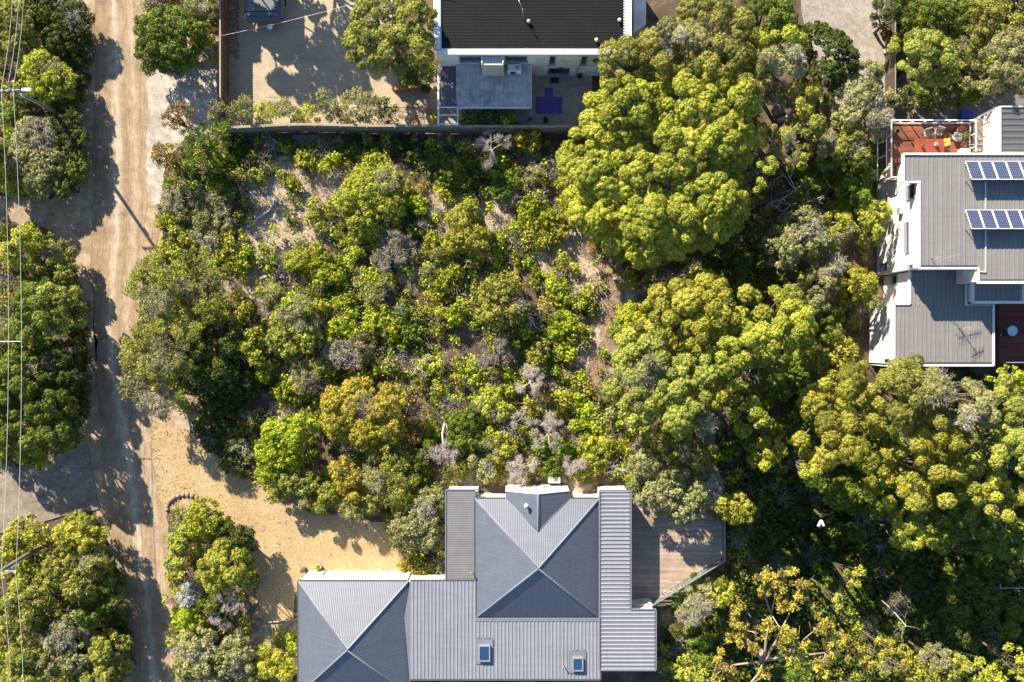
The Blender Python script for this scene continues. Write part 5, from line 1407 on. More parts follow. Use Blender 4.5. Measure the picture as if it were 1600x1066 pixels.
plant('bushy_tree', 'dark tree behind the white spreader bar', [(90,560,30),(105,590,24),(75,585,24)], 4.4, 'dark', 'bush', GR, 1.6, .1)
plant('bushy_tree', 'green tree at the left edge below the white spreader bar', [(20,575,30),(15,620,26),(40,600,20)], 6.4, 'mid', 'dome', GR, 2.0, None, .5)
plant('bushy_tree', 'large green tree just above the concrete pad', [(65,640,40),(80,680,32),(50,690,30),(25,665,30),(10,690,24)], 6.0, 'mid', 'dome', GR, 2.0, None, .5)
plant('bushy_tree', 'small dark tree at the roadside above the concrete pad', [(110,650,18),(115,625,14)], 3.6, 'dark', 'bush', GR, 1.4)
plant('shrub', 'shrub touching the left top of the concrete pad', [(60,725,14),(35,715,16)], 3.0, 'lime', 'leafy', GR, .8)
plant('bushy_tree', 'yellow green tree at the left edge below the concrete pad', [(25,840,28),(50,835,20),(10,865,18)], 5.0, 'yolive', 'leafy', GR, 1.5)
plant('bushy_tree', 'bright yellow green tree right below the concrete pad', [(105,840,30),(135,850,24),(125,830,18)], 4.6, 'yolive', 'bush', GR, 1.8)
plant('bushy_tree', 'olive tree below the leaning power pole', [(90,895,38),(120,915,34),(140,885,22)], 5.2, 'olive', 'bush', GR, 2.0, .08)
plant('bushy_tree', 'dark roadside tree at the lower left', [(165,915,22),(175,945,18),(160,885,14)], 3.8, 'mid', 'bush', GR, 1.6)
plant('bushy_tree', 'olive tree at the left edge below the leaning pole crossarm', [(25,940,32),(15,980,26),(45,960,22)], 6.2, 'olive', 'bush', GR, 1.8)
plant('bushy_tree', 'grey green tree with white dead branches at the lower left', [(90,1000,34),(115,1030,30),(75,1035,24)], 5.2, 'greyg', 'bush', GR, 1.8, .22)
plant('bushy_tree', 'olive tree at the bottom edge left of the road', [(160,1020,28),(165,1050,26),(140,1060,22)], 4.8, 'olive', 'bush', GR, 1.8)
plant('bushy_tree', 'dark olive tree in the bottom left corner', [(30,1030,30),(45,1060,26),(15,1060,20)], 6.0, 'olive', 'bush', GR, 1.8)
plant('bushy_tree', 'shaded tree between the two lower left olive trees', [(135,965,24),(60,975,18)], 4.6, 'mid', 'bush', GR, 1.4, .15)
for lab, d, z, mt in (
 ('low dark thicket at the roadside below the top left trees', [(118,90,16),(122,125,14),(112,150,14),(125,60,14)], 1.6, 'dark'),
 ('low dark thicket at the left edge among the top left trees', [(30,150,20),(15,180,18),(40,135,14)], 2.2, 'mid'),
 ('low dark thicket at the roadside in the middle of the left strip', [(118,520,16),(122,560,16),(118,610,16),(120,480,12)], 1.8, 'dark'),
 ('low dark thicket at the roadside at the lower left', [(180,970,16),(185,1010,16),(190,1045,16),(172,900,14)], 1.8, 'dark'),
 ('low green thicket between the middle trees of the left strip', [(60,550,22),(40,445,18),(70,440,16)], 3.0, 'mid')):
    plant('shrub', lab, d, z, mt, 'bush', GR, z*.2)
# --- island between road and driveway
plant('bushy_tree', 'bright green shrub at the top of the planted island by the driveway', [(310,808,26),(325,825,24),(300,830,18)], 4.2, 'lime', 'leafy', GR, 1.0)
plant('bushy_tree', 'darker olive shrub on the road side of the planted island', [(280,850,26),(270,880,18),(290,830,16)], 4.0, 'olive', 'bush', GR, 1.0)
plant('bushy_tree', 'rounded clumpy green tree in the middle of the planted island', [(345,880,32),(365,895,24),(325,895,26),(340,910,20)], 5.6, 'yolive', 'dome', GR, 1.6, None, .45)
plant('shrub', 'silvery shrub on the road side of the planted island', [(290,935,18),(300,920,10)], 2.6, 'silver', 'loose', GR, .6, None, None, 1.6)
plant('shrub', 'fresh green shrub below the silvery shrub', [(290,965,20),(300,980,14)], 2.8, 'lime', 'bush', GR, .8)
plant('bushy_tree', 'dark green shrub behind the rounded tree of the planted island', [(370,845,22),(350,830,16),(375,865,16)], 3.8, 'dark', 'bush', GR, 1.0)
plant('bushy_tree', 'grey green tree at the bottom edge right of the road', [(300,1015,28),(320,1040,28),(290,1050,22)], 4.8, 'greyg', 'bush', GR, 1.4, .1)
plant('bushy_tree', 'grey green shrub left of the yellow shrub at the bottom edge', [(360,1030,28),(350,1050,22),(380,1050,16)], 4.0, 'greyg', 'bush', GR, 1.1, .2)
plant('shrub', 'yellow shrub at the bottom edge beside the grey hip roof', [(420,1045,28),(445,1052,18),(400,1055,20)], 2.9, 'yolive', 'bush', GR, .8)
plant('shrub', 'yellow green shrub hugging the left wall of the grey roofed house', [(455,1000,10),(455,1015,9)], 1.8, 'lime', 'leafy', GR, .4)
plant('shrub', 'olive shrub between the island and the dead tree by the driveway', [(330,950,16),(315,945,12)], 3.0, 'mid', 'bush', GR, .8)
# --- left of the bush block : feathery she-oaks over the road
plant('feathery_tree', 'rust tipped feathery tree standing on the pale verge', [(278,182,24),(262,190,12)], 5.2, 'rust', 'feather', GB, 3.0, None, .36, 1.3)
plant('feathery_tree', 'rust brown feathery shrub drooping over the pale verge', [(252,240,20),(265,255,12)], 4.2, 'rust', 'feather', GB, 2.0, None, .34, 1.3)
plant('feathery_tree', 'dark olive feathery tree right of the rusty one', [(312,215,28),(335,205,20),(300,240,18)], 4.8, 'mid', 'feather', GB, 1.6, .1, None, 1.4)
plant('feathery_tree', 'feathery grey green tree leaning over the road below the pole shadow', [(215,445,28),(235,415,24),(260,440,34),(240,475,30)], 6.0, 'olive', 'feather', GB, 2.0, .3, None, 1.3)
plant('feathery_tree', 'big feathery olive tree overhanging the road, grey limbs showing', [(215,540,34),(250,520,34),(235,575,36),(205,570,20),(270,560,30),(290,520,26)], 6.4, 'olive', 'feather', GB, 2.2, .2, None, 1.35, limbs=12)
plant('feathery_tree', 'grey feathery tree at the lower end of the trees overhanging the road', [(205,605,26),(235,625,30),(225,590,20),(255,640,20)], 5.8, 'greyg', 'feather', GB, 2.0, .4, None, 1.3)
plant('feathery_tree', 'dark feathery tree behind those overhanging the road', [(290,450,34),(320,480,30),(300,410,26),(325,425,24)], 5.2, 'olive', 'feather', GB, 1.8, .2, None, 1.4)
plant('bushy_tree', 'dark green tree in the shade behind the overhanging trees', [(310,545,34),(335,580,36),(300,590,30),(355,545,22)], 3.6, 'dark', 'bush', GB, 1.0)
plant('bushy_tree', 'small bright green tree in front of the dark shade', [(306,520,15),(318,508,9)], 4.4, 'lime', 'leafy', GB, 1.8)
plant('shrub', 'dark green shaded shrubs below the small bright tree', [(360,610,34),(330,640,28),(385,600,22)], 2.0, 'dark', 'bush', GS, .5)
# --- shrubs of the open block
SH = [
 ('dark green shrub at the top edge of the golden driveway', [(330,690,20),(358,712,18),(310,668,16)], 2.4, 'dark', 'leafy', .1),
 ('dull green shrub at the driveway edge beside the bare grey tree', [(372,735,14),(352,728,12)], 1.8, 'mid', 'leafy', .2),
 ('lime shrub beside the road end of the pole shadow', [(255,350,14),(265,362,10)], 1.8, 'lime', 'leafy', 0),
 ('grey green shrub left of the bleached log', [(330,325,26),(345,345,18),(315,345,18)], 2.8, 'greyg', 'bush', .2),
 ('green shrub above the grey one left of the bleached log', [(345,300,20),(325,285,14)], 2.6, 'mid', 'bush', 0),
 ('dry grey bush beside the pale verge', [(265,310,18),(280,330,16),(290,290,16)], 2.2, 'greyg', 'loose', .5),
 ('lime shrub pair left of the sandy clearing', [(310,305,14),(302,292,9)], 2.0, 'lime', 'leafy', 0),
 ('dark shrub in the shade of the sleeper fence at its left', [(370,235,20),(395,240,16)], 1.8, 'dark', 'bush', 0),
 ('dark shrub in the shade of the sleeper fence at its middle', [(560,230,20),(585,228,14)], 1.6, 'dark', 'bush', 0),
 ('dark shrub in the shade of the sleeper fence right of the middle', [(640,232,22),(615,228,14)], 1.7, 'dark', 'bush', 0),
 ('yellow green shrub above the sandy clearing', [(475,245,16),(485,258,10)], 2.2, 'yolive', 'leafy', 0),
 ('leafy green shrub right of the shrub above the clearing', [(520,250,15),(508,262,10)], 2.2, 'lime', 'leafy', 0),
 ('golden green shrub above the rounded bush', [(585,248,18),(600,255,12),(570,260,10)], 2.6, 'yolive', 'leafy', 0),
 ('small lime shrub in the sandy clearing', [(455,285,14),(440,275,9)], 1.7, 'lime', 'leafy', 0),
 ('little green shrub right of the bleached log', [(450,335,10),(455,345,8)], 1.2, 'mid', 'leafy', 0),
 ('lime shrub along the left of the rounded bush', [(490,320,13),(488,340,13),(500,355,10)], 2.2, 'lime', 'leafy', 0),
 ('rounded olive bush in the upper middle of the block', [(570,300,42),(600,290,38),(545,310,26),(610,320,26),(565,340,28)], 4.2, 'yolive', 'bush', .12),
 ('lime shrub at the right of the rounded olive bush', [(645,315,17),(655,328,11)], 2.6, 'lime', 'leafy', 0),
 ('dark shrub in the shade right below the rounded olive bush', [(650,355,22),(635,345,14)], 2.2, 'dark', 'bush', .2),
 ('grey half dead shrub below the rounded olive bush', [(615,385,26),(595,400,18),(635,405,16)], 2.6, 'greyg', 'loose', .9),
 ('lime shrub below the rounded olive bush', [(545,375,14),(555,395,14)], 2.2, 'lime', 'leafy', 0),
 ('broad lime shrub in the centre left of the block', [(480,405,30),(505,415,24),(460,410,20),(520,430,16)], 3.0, 'lime', 'bush', 0),
 ('lime shrub left of the broad lime shrub beside a dark log', [(385,395,16),(375,415,14)], 2.2, 'lime', 'leafy', 0),
 ('lime shrub on bare soil left of the broad lime shrub', [(420,415,12),(415,385,12)], 1.9, 'lime', 'leafy', 0),
 ('olive shrub between the overhanging trees and the clearing', [(360,375,20),(350,395,16)], 2.6, 'yolive', 'leafy', .1),
 ('dull grey shrub above the overhanging trees', [(330,375,24),(310,365,18)], 2.6, 'greyg', 'loose', .4),
 ('large grey green tree with lime rim left of the block centre', [(445,500,28),(470,515,26),(435,530,24),(465,480,22),(480,535,18),(450,548,18)], 4.6, 'olive', 'bush', .35),
 ('lime shrub at the upper rim of the large grey green tree', [(455,475,20),(480,490,14)], 4.0, 'lime', 'leafy', 0),
 ('silvery green shrub above the large grey green tree', [(425,462,18),(410,455,12)], 3.0, 'olive', 'bush', .2),
 ('yellow green tree with orange tips left of the large grey tree', [(385,545,20),(400,560,18),(395,525,14),(370,540,10)], 4.4, 'yolive', 'leafy', 0),
 ('small lime shrub hanging below the yellow green tree', [(412,588,12)], 3.8, 'lime', 'leafy', 0),
 ('lime shrub above the pale soil patch', [(440,612,15),(450,602,10)], 3.4, 'lime', 'leafy', 0),
 ('grey twiggy shrub right of the large grey green tree', [(530,550,28),(560,540,22),(555,560,20)], 3.4, 'greyg', 'loose', .6),
 ('grey green shrub above the golden tree', [(480,590,28),(500,575,20),(470,610,18)], 3.4, 'olive', 'bush', .45),
 ('lime shrub pair in the middle of the block', [(525,515,18),(545,520,14),(515,525,10)], 3.0, 'lime', 'leafy', 0),
 ('bright lime shrub in the shade gap of the middle of the block', [(540,470,14),(550,485,10),(500,482,10)], 2.4, 'lime', 'leafy', 0),
 ('olive dry shrub in the middle of the block', [(580,460,20),(600,440,16),(575,440,14)], 2.6, 'yolive', 'loose', .4),
 ('leafy green shrub right of the dry olive shrub', [(590,500,22),(610,515,18),(580,510,14)], 2.8, 'lime', 'leafy', .1),
 ('green shrub beside the dark dead branches', [(585,430,14),(572,425,10)], 2.2, 'lime', 'leafy', 0),
 ('mid green shrub in the centre of the block', [(630,490,20),(640,520,18)], 2.6, 'mid', 'leafy', .1),
 ('tall lime tree right of the rounded olive bush', [(725,345,30),(740,370,28),(715,375,22),(735,325,16),(755,385,18)], 4.4, 'yolive', 'bush', 0),
 ('olive shrub left of the tall lime tree', [(690,390,22),(675,375,16)], 3.0, 'yolive', 'leafy', .1),
 ('mid green shrub below the tall lime tree', [(690,440,22),(670,425,16),(710,425,16)], 2.8, 'lime', 'leafy', .1),
 ('domed grey green tree in the centre right of the block', [(780,460,34),(770,490,26),(800,480,24),(765,455,20),(800,440,16)], 4.8, 'olive', 'bush', .12),
 ('lime shrub left of the domed grey green tree', [(705,495,18),(720,480,14),(690,490,10)], 2.8, 'lime', 'leafy', 0),
 ('dark green shrub in the shadow of the sleeper fence under the dead pink tree', [(705,265,26),(730,275,20),(690,250,16)], 3.2, 'mid', 'bush', 0),
 ('dark green shrub right of the dead pink tree', [(800,280,18),(785,300,16),(775,275,12)], 2.6, 'mid', 'leafy', 0),
 ('yellow leafy shrub below the fence near the purple mat', [(815,215,16),(830,222,14),(835,210,9)], 3.4, 'gold', 'leafy', 0),
 ('pale lime shrub left of the pinkish clearing', [(695,298,14),(685,290,9)], 1.8, 'lime', 'leafy', 0),
 ('dusty pale shrub right of the dark green shrub', [(835,270,18),(825,285,12)], 2.4, 'greyg', 'loose', .4),
 ('lime shrub at the left foot of the largest tree', [(835,320,22),(850,340,20),(825,340,16)], 2.8, 'lime', 'leafy', .1),
 ('olive shrub at the foot of the largest tree', [(870,360,20),(850,375,16),(880,340,14)], 2.8, 'yolive', 'leafy', .1),
 ('bright shrub touching the lower left of the largest tree', [(895,305,16),(885,285,12),(905,325,14)], 4.4, 'lime', 'bush', 0),
 ('lime shrub right of the domed grey green tree', [(870,450,20),(880,465,16)], 2.4, 'lime', 'leafy', 0),
 ('lime green shrub left of the bare path', [(880,505,22),(900,520,18),(870,520,14)], 2.6, 'lime', 'bush', 0),
 ('yellow green shrub beside the pale fallen branch', [(915,460,16),(905,475,14)], 2.0, 'yolive', 'leafy', 0),
 ('mid green shrub right below the domed grey green tree', [(840,555,18),(835,575,16),(845,540,12)], 3.0, 'olive', 'leafy', .1),
 ('green shrub below the lime green shrub by the bare path', [(880,545,16),(890,560,12)], 1.8, 'lime', 'leafy', 0),
 ('small yellow shrub with white twigs in the lower middle', [(680,575,16),(670,565,10)], 2.6, 'yolive', 'leafy', .3),
 ('little lime shrub left of the brown dead bush', [(738,592,11),(735,578,8)], 2.4, 'lime', 'leafy', 0),
 ('leafy olive tree above the pale pink dead trees', [(770,625,24),(785,640,20),(755,640,18),(790,615,14)], 3.4, 'yolive', 'bush', .12),
 ('mid green tree left of the leafy olive tree', [(725,665,28),(715,690,22),(740,690,20),(735,650,16)], 3.6, 'mid', 'bush', 0),
 ('green shrub with pale twigs above the white gable', [(770,690,22),(790,700,20),(775,715,16)], 3.0, 'yolive', 'bush', .3),
 ('grey green shrub left of the white gable', [(755,730,22),(765,745,14),(740,722,14)], 2.8, 'greyg', 'bush', .1),
 ('lime shrub above the left narrow roof', [(725,735,12),(735,722,10)], 2.0, 'lime', 'leafy', 0),
 ('dark green shrub between the two pink dead trees', [(880,705,22),(865,735,18),(845,700,16)], 2.4, 'mid', 'leafy', 0),
 ('dark olive shrub above the deck left corner', [(930,715,26),(915,735,22),(945,700,18),(920,695,16)], 2.9, 'yolive', 'bush', 0),
 ('golden brown domed tree in the lower left of the block', [(555,630,38),(590,640,38),(530,660,34),(570,675,36),(610,625,24),(520,630,24),(605,670,26)], 5.6, 'gold', 'bush', .05),
 ('smaller golden brown tree below the golden domed tree', [(540,755,26),(530,735,18),(555,775,16)], 5.0, 'gold', 'bush', 0),
 ('bright lime tree left of the golden domed tree', [(430,680,28),(455,690,28),(420,710,28),(445,720,24),(470,665,20),(415,740,20)], 5.2, 'lime', 'bush', 0),
 ('grey green tree below the bright lime tree', [(450,755,26),(475,760,24),(430,770,20),(470,785,16)], 4.4, 'olive', 'bush', .15),
 ('grey green tree below the smaller golden tree', [(510,775,22),(500,795,16),(550,795,22),(575,790,20)], 4.2, 'olive', 'bush', .15),
 ('dull grey green tree right of the golden domed tree', [(600,715,32),(625,740,30),(590,750,28),(615,775,22)], 4.8, 'olive', 'feather', .3),
 ('rusty green tree right of the golden domed tree', [(650,660,20),(645,685,16)], 3.6, 'rust', 'loose', .2),
 ('green tree above the left narrow roof', [(655,720,24),(650,745,20),(665,700,14)], 3.6, 'mid', 'bush', .1),
 ('lime shrub left of the rounded grey tree beside the narrow roof', [(630,785,16),(645,775,12),(620,795,10)], 3.2, 'lime', 'leafy', 0),
 ('rounded grey olive tree against the left narrow roof', [(670,790,26),(645,825,34),(675,820,24),(625,840,22),(670,845,22)], 4.9, 'greyg', 'bush', .12),
 ('clipped yellow shrub at the corner of the driveway and house wall', [(635,887,12),(648,893,10),(624,884,8)], 1.4, 'gold', 'bush', 0),
 ('low dark shrub under the rounded grey olive tree', [(675,880,14),(660,872,12)], 1.4, 'dark', 'leafy', 0),
 ('sparse brown twiggy bush at the right of the open block', [(960,400,14),(930,385,12)], 1.6, 'rust', 'loose', .6),
 ('green ivy covered mound left of the middle domed trees', [(915,640,20),(930,660,18),(900,625,14)], 1.2, 'lime', 'leafy', 0),
 ('leafy ivy mound above the dark olive shrub', [(945,675,16),(905,665,16),(925,680,12)], 1.2, 'lime', 'leafy', 0),
 ('dark shrub below the rusty feathery trees', [(300,265,20),(325,260,16)], 2.6, 'mid', 'leafy', .2),
 ('grey green shrub under the sleeper fence left end', [(400,275,16),(415,262,12)], 1.5, 'olive', 'leafy', .1),
 ('tall mid green shrub below the domed centre right tree', [(820,520,16),(805,535,14)], 2.8, 'mid', 'leafy', .2),
 ('dark scrubby bush in the hollow left of centre', [(560,480,12),(500,450,14)], 1.6, 'dark', 'leafy', .4),
]
for lab, d, z, mt, fm, tw in SH:
    z2 = z*.58 if z < 4 else z*.7
    plant('bushy_tree' if z >= 3.2 else 'shrub', lab, d, z2, mt, fm, GS if z < 3.2 else GB, z2*.25, tw or None, cat='tree' if z >= 3.2 else 'shrub')
# --- bottom right, shade
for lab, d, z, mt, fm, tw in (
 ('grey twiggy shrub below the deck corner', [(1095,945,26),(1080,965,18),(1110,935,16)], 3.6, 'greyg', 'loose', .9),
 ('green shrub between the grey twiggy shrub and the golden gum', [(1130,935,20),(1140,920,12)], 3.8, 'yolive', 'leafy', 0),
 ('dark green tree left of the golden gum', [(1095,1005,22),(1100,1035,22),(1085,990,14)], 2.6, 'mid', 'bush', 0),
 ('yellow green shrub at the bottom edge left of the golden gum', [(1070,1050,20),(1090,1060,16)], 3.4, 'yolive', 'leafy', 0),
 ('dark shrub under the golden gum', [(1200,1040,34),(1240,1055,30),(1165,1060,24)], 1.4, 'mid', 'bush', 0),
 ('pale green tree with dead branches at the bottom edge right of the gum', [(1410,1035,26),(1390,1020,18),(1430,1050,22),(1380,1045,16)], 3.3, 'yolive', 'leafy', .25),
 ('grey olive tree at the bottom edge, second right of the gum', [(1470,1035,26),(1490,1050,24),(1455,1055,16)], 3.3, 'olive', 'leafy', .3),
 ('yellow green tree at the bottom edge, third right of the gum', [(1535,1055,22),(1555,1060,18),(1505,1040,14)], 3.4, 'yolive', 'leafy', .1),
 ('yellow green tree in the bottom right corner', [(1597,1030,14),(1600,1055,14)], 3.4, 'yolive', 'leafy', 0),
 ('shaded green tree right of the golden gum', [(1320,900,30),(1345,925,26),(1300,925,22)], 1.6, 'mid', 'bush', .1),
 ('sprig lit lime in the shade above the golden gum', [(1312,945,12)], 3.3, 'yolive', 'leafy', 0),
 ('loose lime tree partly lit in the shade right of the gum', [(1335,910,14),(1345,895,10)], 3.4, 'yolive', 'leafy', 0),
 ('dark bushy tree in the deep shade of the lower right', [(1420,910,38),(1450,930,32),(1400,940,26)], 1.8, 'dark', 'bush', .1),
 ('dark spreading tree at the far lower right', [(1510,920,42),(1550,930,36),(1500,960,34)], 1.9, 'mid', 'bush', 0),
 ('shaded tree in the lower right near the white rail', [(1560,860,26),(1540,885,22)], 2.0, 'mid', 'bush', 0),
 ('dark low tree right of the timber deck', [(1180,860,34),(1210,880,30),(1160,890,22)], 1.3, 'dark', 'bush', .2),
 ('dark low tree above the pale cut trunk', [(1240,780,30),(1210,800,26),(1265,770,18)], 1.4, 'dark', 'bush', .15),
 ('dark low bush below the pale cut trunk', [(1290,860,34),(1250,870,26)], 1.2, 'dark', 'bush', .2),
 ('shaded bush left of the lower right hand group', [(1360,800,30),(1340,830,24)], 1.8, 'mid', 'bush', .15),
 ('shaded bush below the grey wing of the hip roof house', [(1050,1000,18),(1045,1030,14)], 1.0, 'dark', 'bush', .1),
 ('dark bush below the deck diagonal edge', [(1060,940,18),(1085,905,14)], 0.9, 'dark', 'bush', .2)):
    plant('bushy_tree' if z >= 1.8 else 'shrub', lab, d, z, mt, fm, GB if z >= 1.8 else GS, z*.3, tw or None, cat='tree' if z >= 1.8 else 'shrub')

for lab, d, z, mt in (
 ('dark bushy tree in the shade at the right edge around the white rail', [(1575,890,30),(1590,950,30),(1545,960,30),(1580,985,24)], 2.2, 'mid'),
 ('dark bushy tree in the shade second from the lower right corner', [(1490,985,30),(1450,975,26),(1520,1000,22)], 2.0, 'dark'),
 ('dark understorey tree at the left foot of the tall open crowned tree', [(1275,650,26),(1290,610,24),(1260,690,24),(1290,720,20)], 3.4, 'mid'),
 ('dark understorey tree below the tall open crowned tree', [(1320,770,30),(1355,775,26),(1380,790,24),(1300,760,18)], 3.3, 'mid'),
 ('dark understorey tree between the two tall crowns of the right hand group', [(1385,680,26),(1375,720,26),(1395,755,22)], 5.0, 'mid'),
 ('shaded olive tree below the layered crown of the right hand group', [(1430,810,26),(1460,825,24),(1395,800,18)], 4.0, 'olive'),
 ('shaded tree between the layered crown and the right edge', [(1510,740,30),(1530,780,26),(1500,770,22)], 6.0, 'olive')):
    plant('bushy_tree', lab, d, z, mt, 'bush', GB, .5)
# golden gum with visible limbs
def gum():
    b = W(1205, 1035, 0); b.z = GZ(b.x, b.y)
    E = empty('gum_tree', b, 'golden leafed gum with bare spreading limbs at the bottom right', 'tree')
    g = random.Random(77)
    CL = [(1195,902,17,7.4),(1212,905,16,7.5),(1222,922,13,7.2),(1190,922,11,7.2),(1248,905,15,7.4),(1258,918,13,7.2),(1250,932,11,7),(1262,938,8,6.6),(1225,950,14,7),(1240,945,10,6.8),(1152,950,14,6.6),(1145,970,15,6.5),(1148,1003,14,6),(1160,985,12,6.4),(1200,975,14,7),(1225,985,17,7),(1240,990,10,6.6),(1185,990,10,6.8),(1222,1005,12,6.6),(1285,975,17,6.6),(1295,985,12,6.4),(1318,998,18,6.4),(1330,1012,15,6),(1300,1012,12,6.2),(1345,1030,14,5),(1280,1035,14,6),(1285,1052,10,5.8),(1128,1035,15,6),(1140,1050,12,5.8),(1112,1060,12,5.6),(1175,1010,10,6.4),(1195,1055,12,6),(1255,1005,9,6.6),(1180,1015,9,6.3),(1150,1062,10,5.6),(1235,1030,9,6.4)]
    hub = W(1193, 1032, 4.0); C = []; ends = []
    for x, y, r, z in CL:
        c = W(x, y, z); R_ = r*(CAM_H-z)/FPX; ends.append(c)
        for _ in range(8): C.append((c.x+g.gauss(0, R_*.46), c.y+g.gauss(0, R_*.46), c.z+g.gauss(0, R_*.35), R_*.31, R_*.31, R_*.25, g.uniform(.1, .9)))
    m = MB(); m.tube([b+Vector((0, 0, -.1)), b.lerp(hub, .5)+Vector((.1, 0, 0)), hub], [.30, .25, .21], 9); m.build('trunk', M_BARK_P, E)
    mains = [(W(1205,960,6), .12), (W(1160,985,5.6), .11), (W(1250,1005,5.8), .12), (W(1140,1040,5.2), .11), (W(1235,955,6.0), .10), (W(1205,1010,5.2), .1), (W(1290,1020,5.6), .10), (W(1170,1070,5.0), .1)]
    for p, r in mains:
        q = MB(); k = hub.lerp(p, .5)+Vector((g.uniform(-.3, .3), g.uniform(-.3, .3), .15)); q.tube([hub, hub.lerp(k, .5)+Vector((0, 0, .1)), k, p], [r*1.2, r, r*.85, r*.6], 7)
        for e in ends:
            if min(mains, key=lambda t: (t[0]-e).length)[0] is p:
                k2 = p.lerp(e, .5)+Vector((g.uniform(-.2, .2), g.uniform(-.2, .2), .1)); q.tube([p, k2, e], [r*.55, r*.35, r*.15], 5)
                for _ in range(3):
                    e2 = e+Vector((g.gauss(0, .4), g.gauss(0, .4), g.gauss(0, .2))); q.tube([k2, e2], [r*.25, r*.1], 4)
        q.build('limb', M_BARK_P, E)
    foliage('crown', C, LEAF['gum'], E, .09, 1.15, 77, lump=.35, low=-.6, orient=.45)
gum()

# dead and bleached trees
dead_tree('pinkish grey dead tree, upright one of the three above the white gable', (862,716), (858,678), 4.2, 2.3, M_BLEACH, 4, True, 11, r0=.10, group='dead trees above the white gable')
dead_tree('pinkish grey dead crown left of the upright one above the white gable', (850,725), (818,731), 2.6, 2.1, M_BLEACH, 4, True, 12, r0=.08, group='dead trees above the white gable')
dead_tree('small grey dead crown right of the upright one above the white gable', (865,718), (894,727), 2.6, 1.5, M_BLEACH, 4, True, 13, r0=.08, group='dead trees above the white gable')
dead_tree('pinkish dead tree with long white stem above the left narrow roof', (697,650), (692,705), 3.2, 1.9, M_BLEACH, 4, True, 14, r0=.09)
dead_tree('pale pink dead tree below the sleeper fence', (775,262), (768,232), 3.8, 2.3, M_BLEACH, 4, True, 15)
dead_tree('grey dead crown in the middle of the block right of the brown dead bush', (850,640), (828,598), 3.6, 2.2, M_BLEACH, 4, True, 16)
dead_tree('brown dead bush in the middle of the block', (775,575), (775,560), 2.6, 2.3, M_BARK, 4, True, 17, twigmat='twig')
dead_tree('white bleached branches sprawling right of the largest tree', (1285,330), (1250,290), 5.0, 4.6, M_BLEACH, 4, False, 18, n=3, r0=.13, flat=.05)
dead_tree('second spray of bleached branches below the first', (1300,335), (1245,318), 4.2, 3.6, M_BLEACH, 4, False, 19, n=2, r0=.12, flat=.0)
dead_tree('bare white branches at the right edge of the largest tree', (1200,290), (1190,265), 6.0, 2.6, M_BLEACH, 4, False, 20, n=3, r0=.09)
dead_tree('small bare white tree below the largest tree', (1175,352), (1163,338), 5.0, 1.5, M_BLEACH, 4, False, 21, n=3, r0=.07)
dead_tree('pale dead sprig at the lower edge of the largest tree', (1118,400), (1118,388), 5.2, 1.8, M_BLEACH, 4, False, 22, n=3, r0=.06)
dead_tree('bare twiggy grey tree right of the largest tree', (1220,160), (1215,142), 7.2, 2.3, M_BLEACH, 4, True, 23, r0=.1)
dead_tree('grey dead bush in the planted island beside the driveway', (365,975), (350,955), 3.0, 2.4, M_BLEACH, 4, True, 24, twigmat='dead')
dead_tree('grey dead tree with drooping limbs below the island', (385,1000), (372,985), 2.4, 2.2, M_BARK, 4, False, 25, twigmat='twig')
dead_tree('bare grey tree beside the pale log at the driveway edge', (378,715), (375,700), 2.6, 2.0, M_BLEACH, 4, False, 26, r0=.06)
dead_tree('white dead branches in the lower left trees', (100,990), (98,985), 6.0, 2.6, M_BLEACH, 4, False, 27, n=2, r0=.06)
dead_tree('dead grey branches right of the domed centre right tree', (858,525), (825,492), 2.4, 2.6, M_BLEACH, 4, False, 28, r0=.07, flat=.1)
dead_tree('dark dead branches in the upper middle of the block', (625,405), (612,395), 2.8, 2.8, M_BARK, 4, True, 29, twigmat='twig')
dead_tree('white dead twigs left of the small yellow shrub in the lower middle', (640,590), (650,575), 2.4, 2.2, M_BLEACH, 4, False, 30, r0=.05)
dead_tree('bare grey limbs at the left foot of the deck tree', (985,735), (968,735), 3.0, 1.9, M_BLEACH, 4, False, 31, r0=.07)
dead_tree('white limbs lying over the deck tree crown', (1020,745), (1022,733), 5.6, 1.8, M_BLEACH, 3, False, 32, r0=.07, flat=.0)
dead_tree('grey bare limbs under the right domed tree', (1195,575), (1195,575), 6.0, 2.6, M_BLEACH, 4, False, 33, r0=.08)
dead_tree('grey bare limbs in the dusty domed tree by the right edge', (1535,650), (1525,645), 9.6, 2.4, M_BLEACH, 3, False, 34, r0=.08, flat=.2)
dead_tree('dim grey branches in the shade of the lower right', (1412,960), (1425,985), 4.0, 2.6, M_BLEACH, 3, False, 35, r0=.05, flat=.0, n=2)
dead_tree('bare white twigs on the shrub left of the white wall', (1312,350), (1310,345), 5.2, 1.5, M_BLEACH, 3, False, 36, r0=.04)
dead_tree('grey dead sprigs inside the leafy olive tree', (830,650), (815,655), 3.2, 1.6, M_BLEACH, 3, True, 37, r0=.05)

# cut forked trunk with pale ends in the shade
def cut_trunk():
    b = W(1287, 805, 0); b.z = GZ(b.x, b.y); E = empty('cut_trunk', b, 'forked grey trunk with two pale cut ends glowing in the shade', 'tree stump')
    m = MB(); m.tube([b, W(1284, 806, 2.2), W(1283, 806, 3.2)], [.22, .18, .15], 8); m.build('trunk', M_BARK, E)
    for e in ((1272, 796), (1304, 800)):
        m = MB(); m.tube([W(1284, 806, 2.8), W((1284+e[0])/2, 804, 3.0), W(e[0], e[1], 3.0)], [.12, .09, .05], 6); m.build('limb', M_BARK, E)
    for e in ((1278.5, 823), (1287.5, 822.5)):
        m = MB(); m.tube([W(1283, 813, 4.3), W(e[0], e[1], 4.45)], [.09, .13], 10); m.build('cut_end', M_TRIM, E)
cut_trunk()

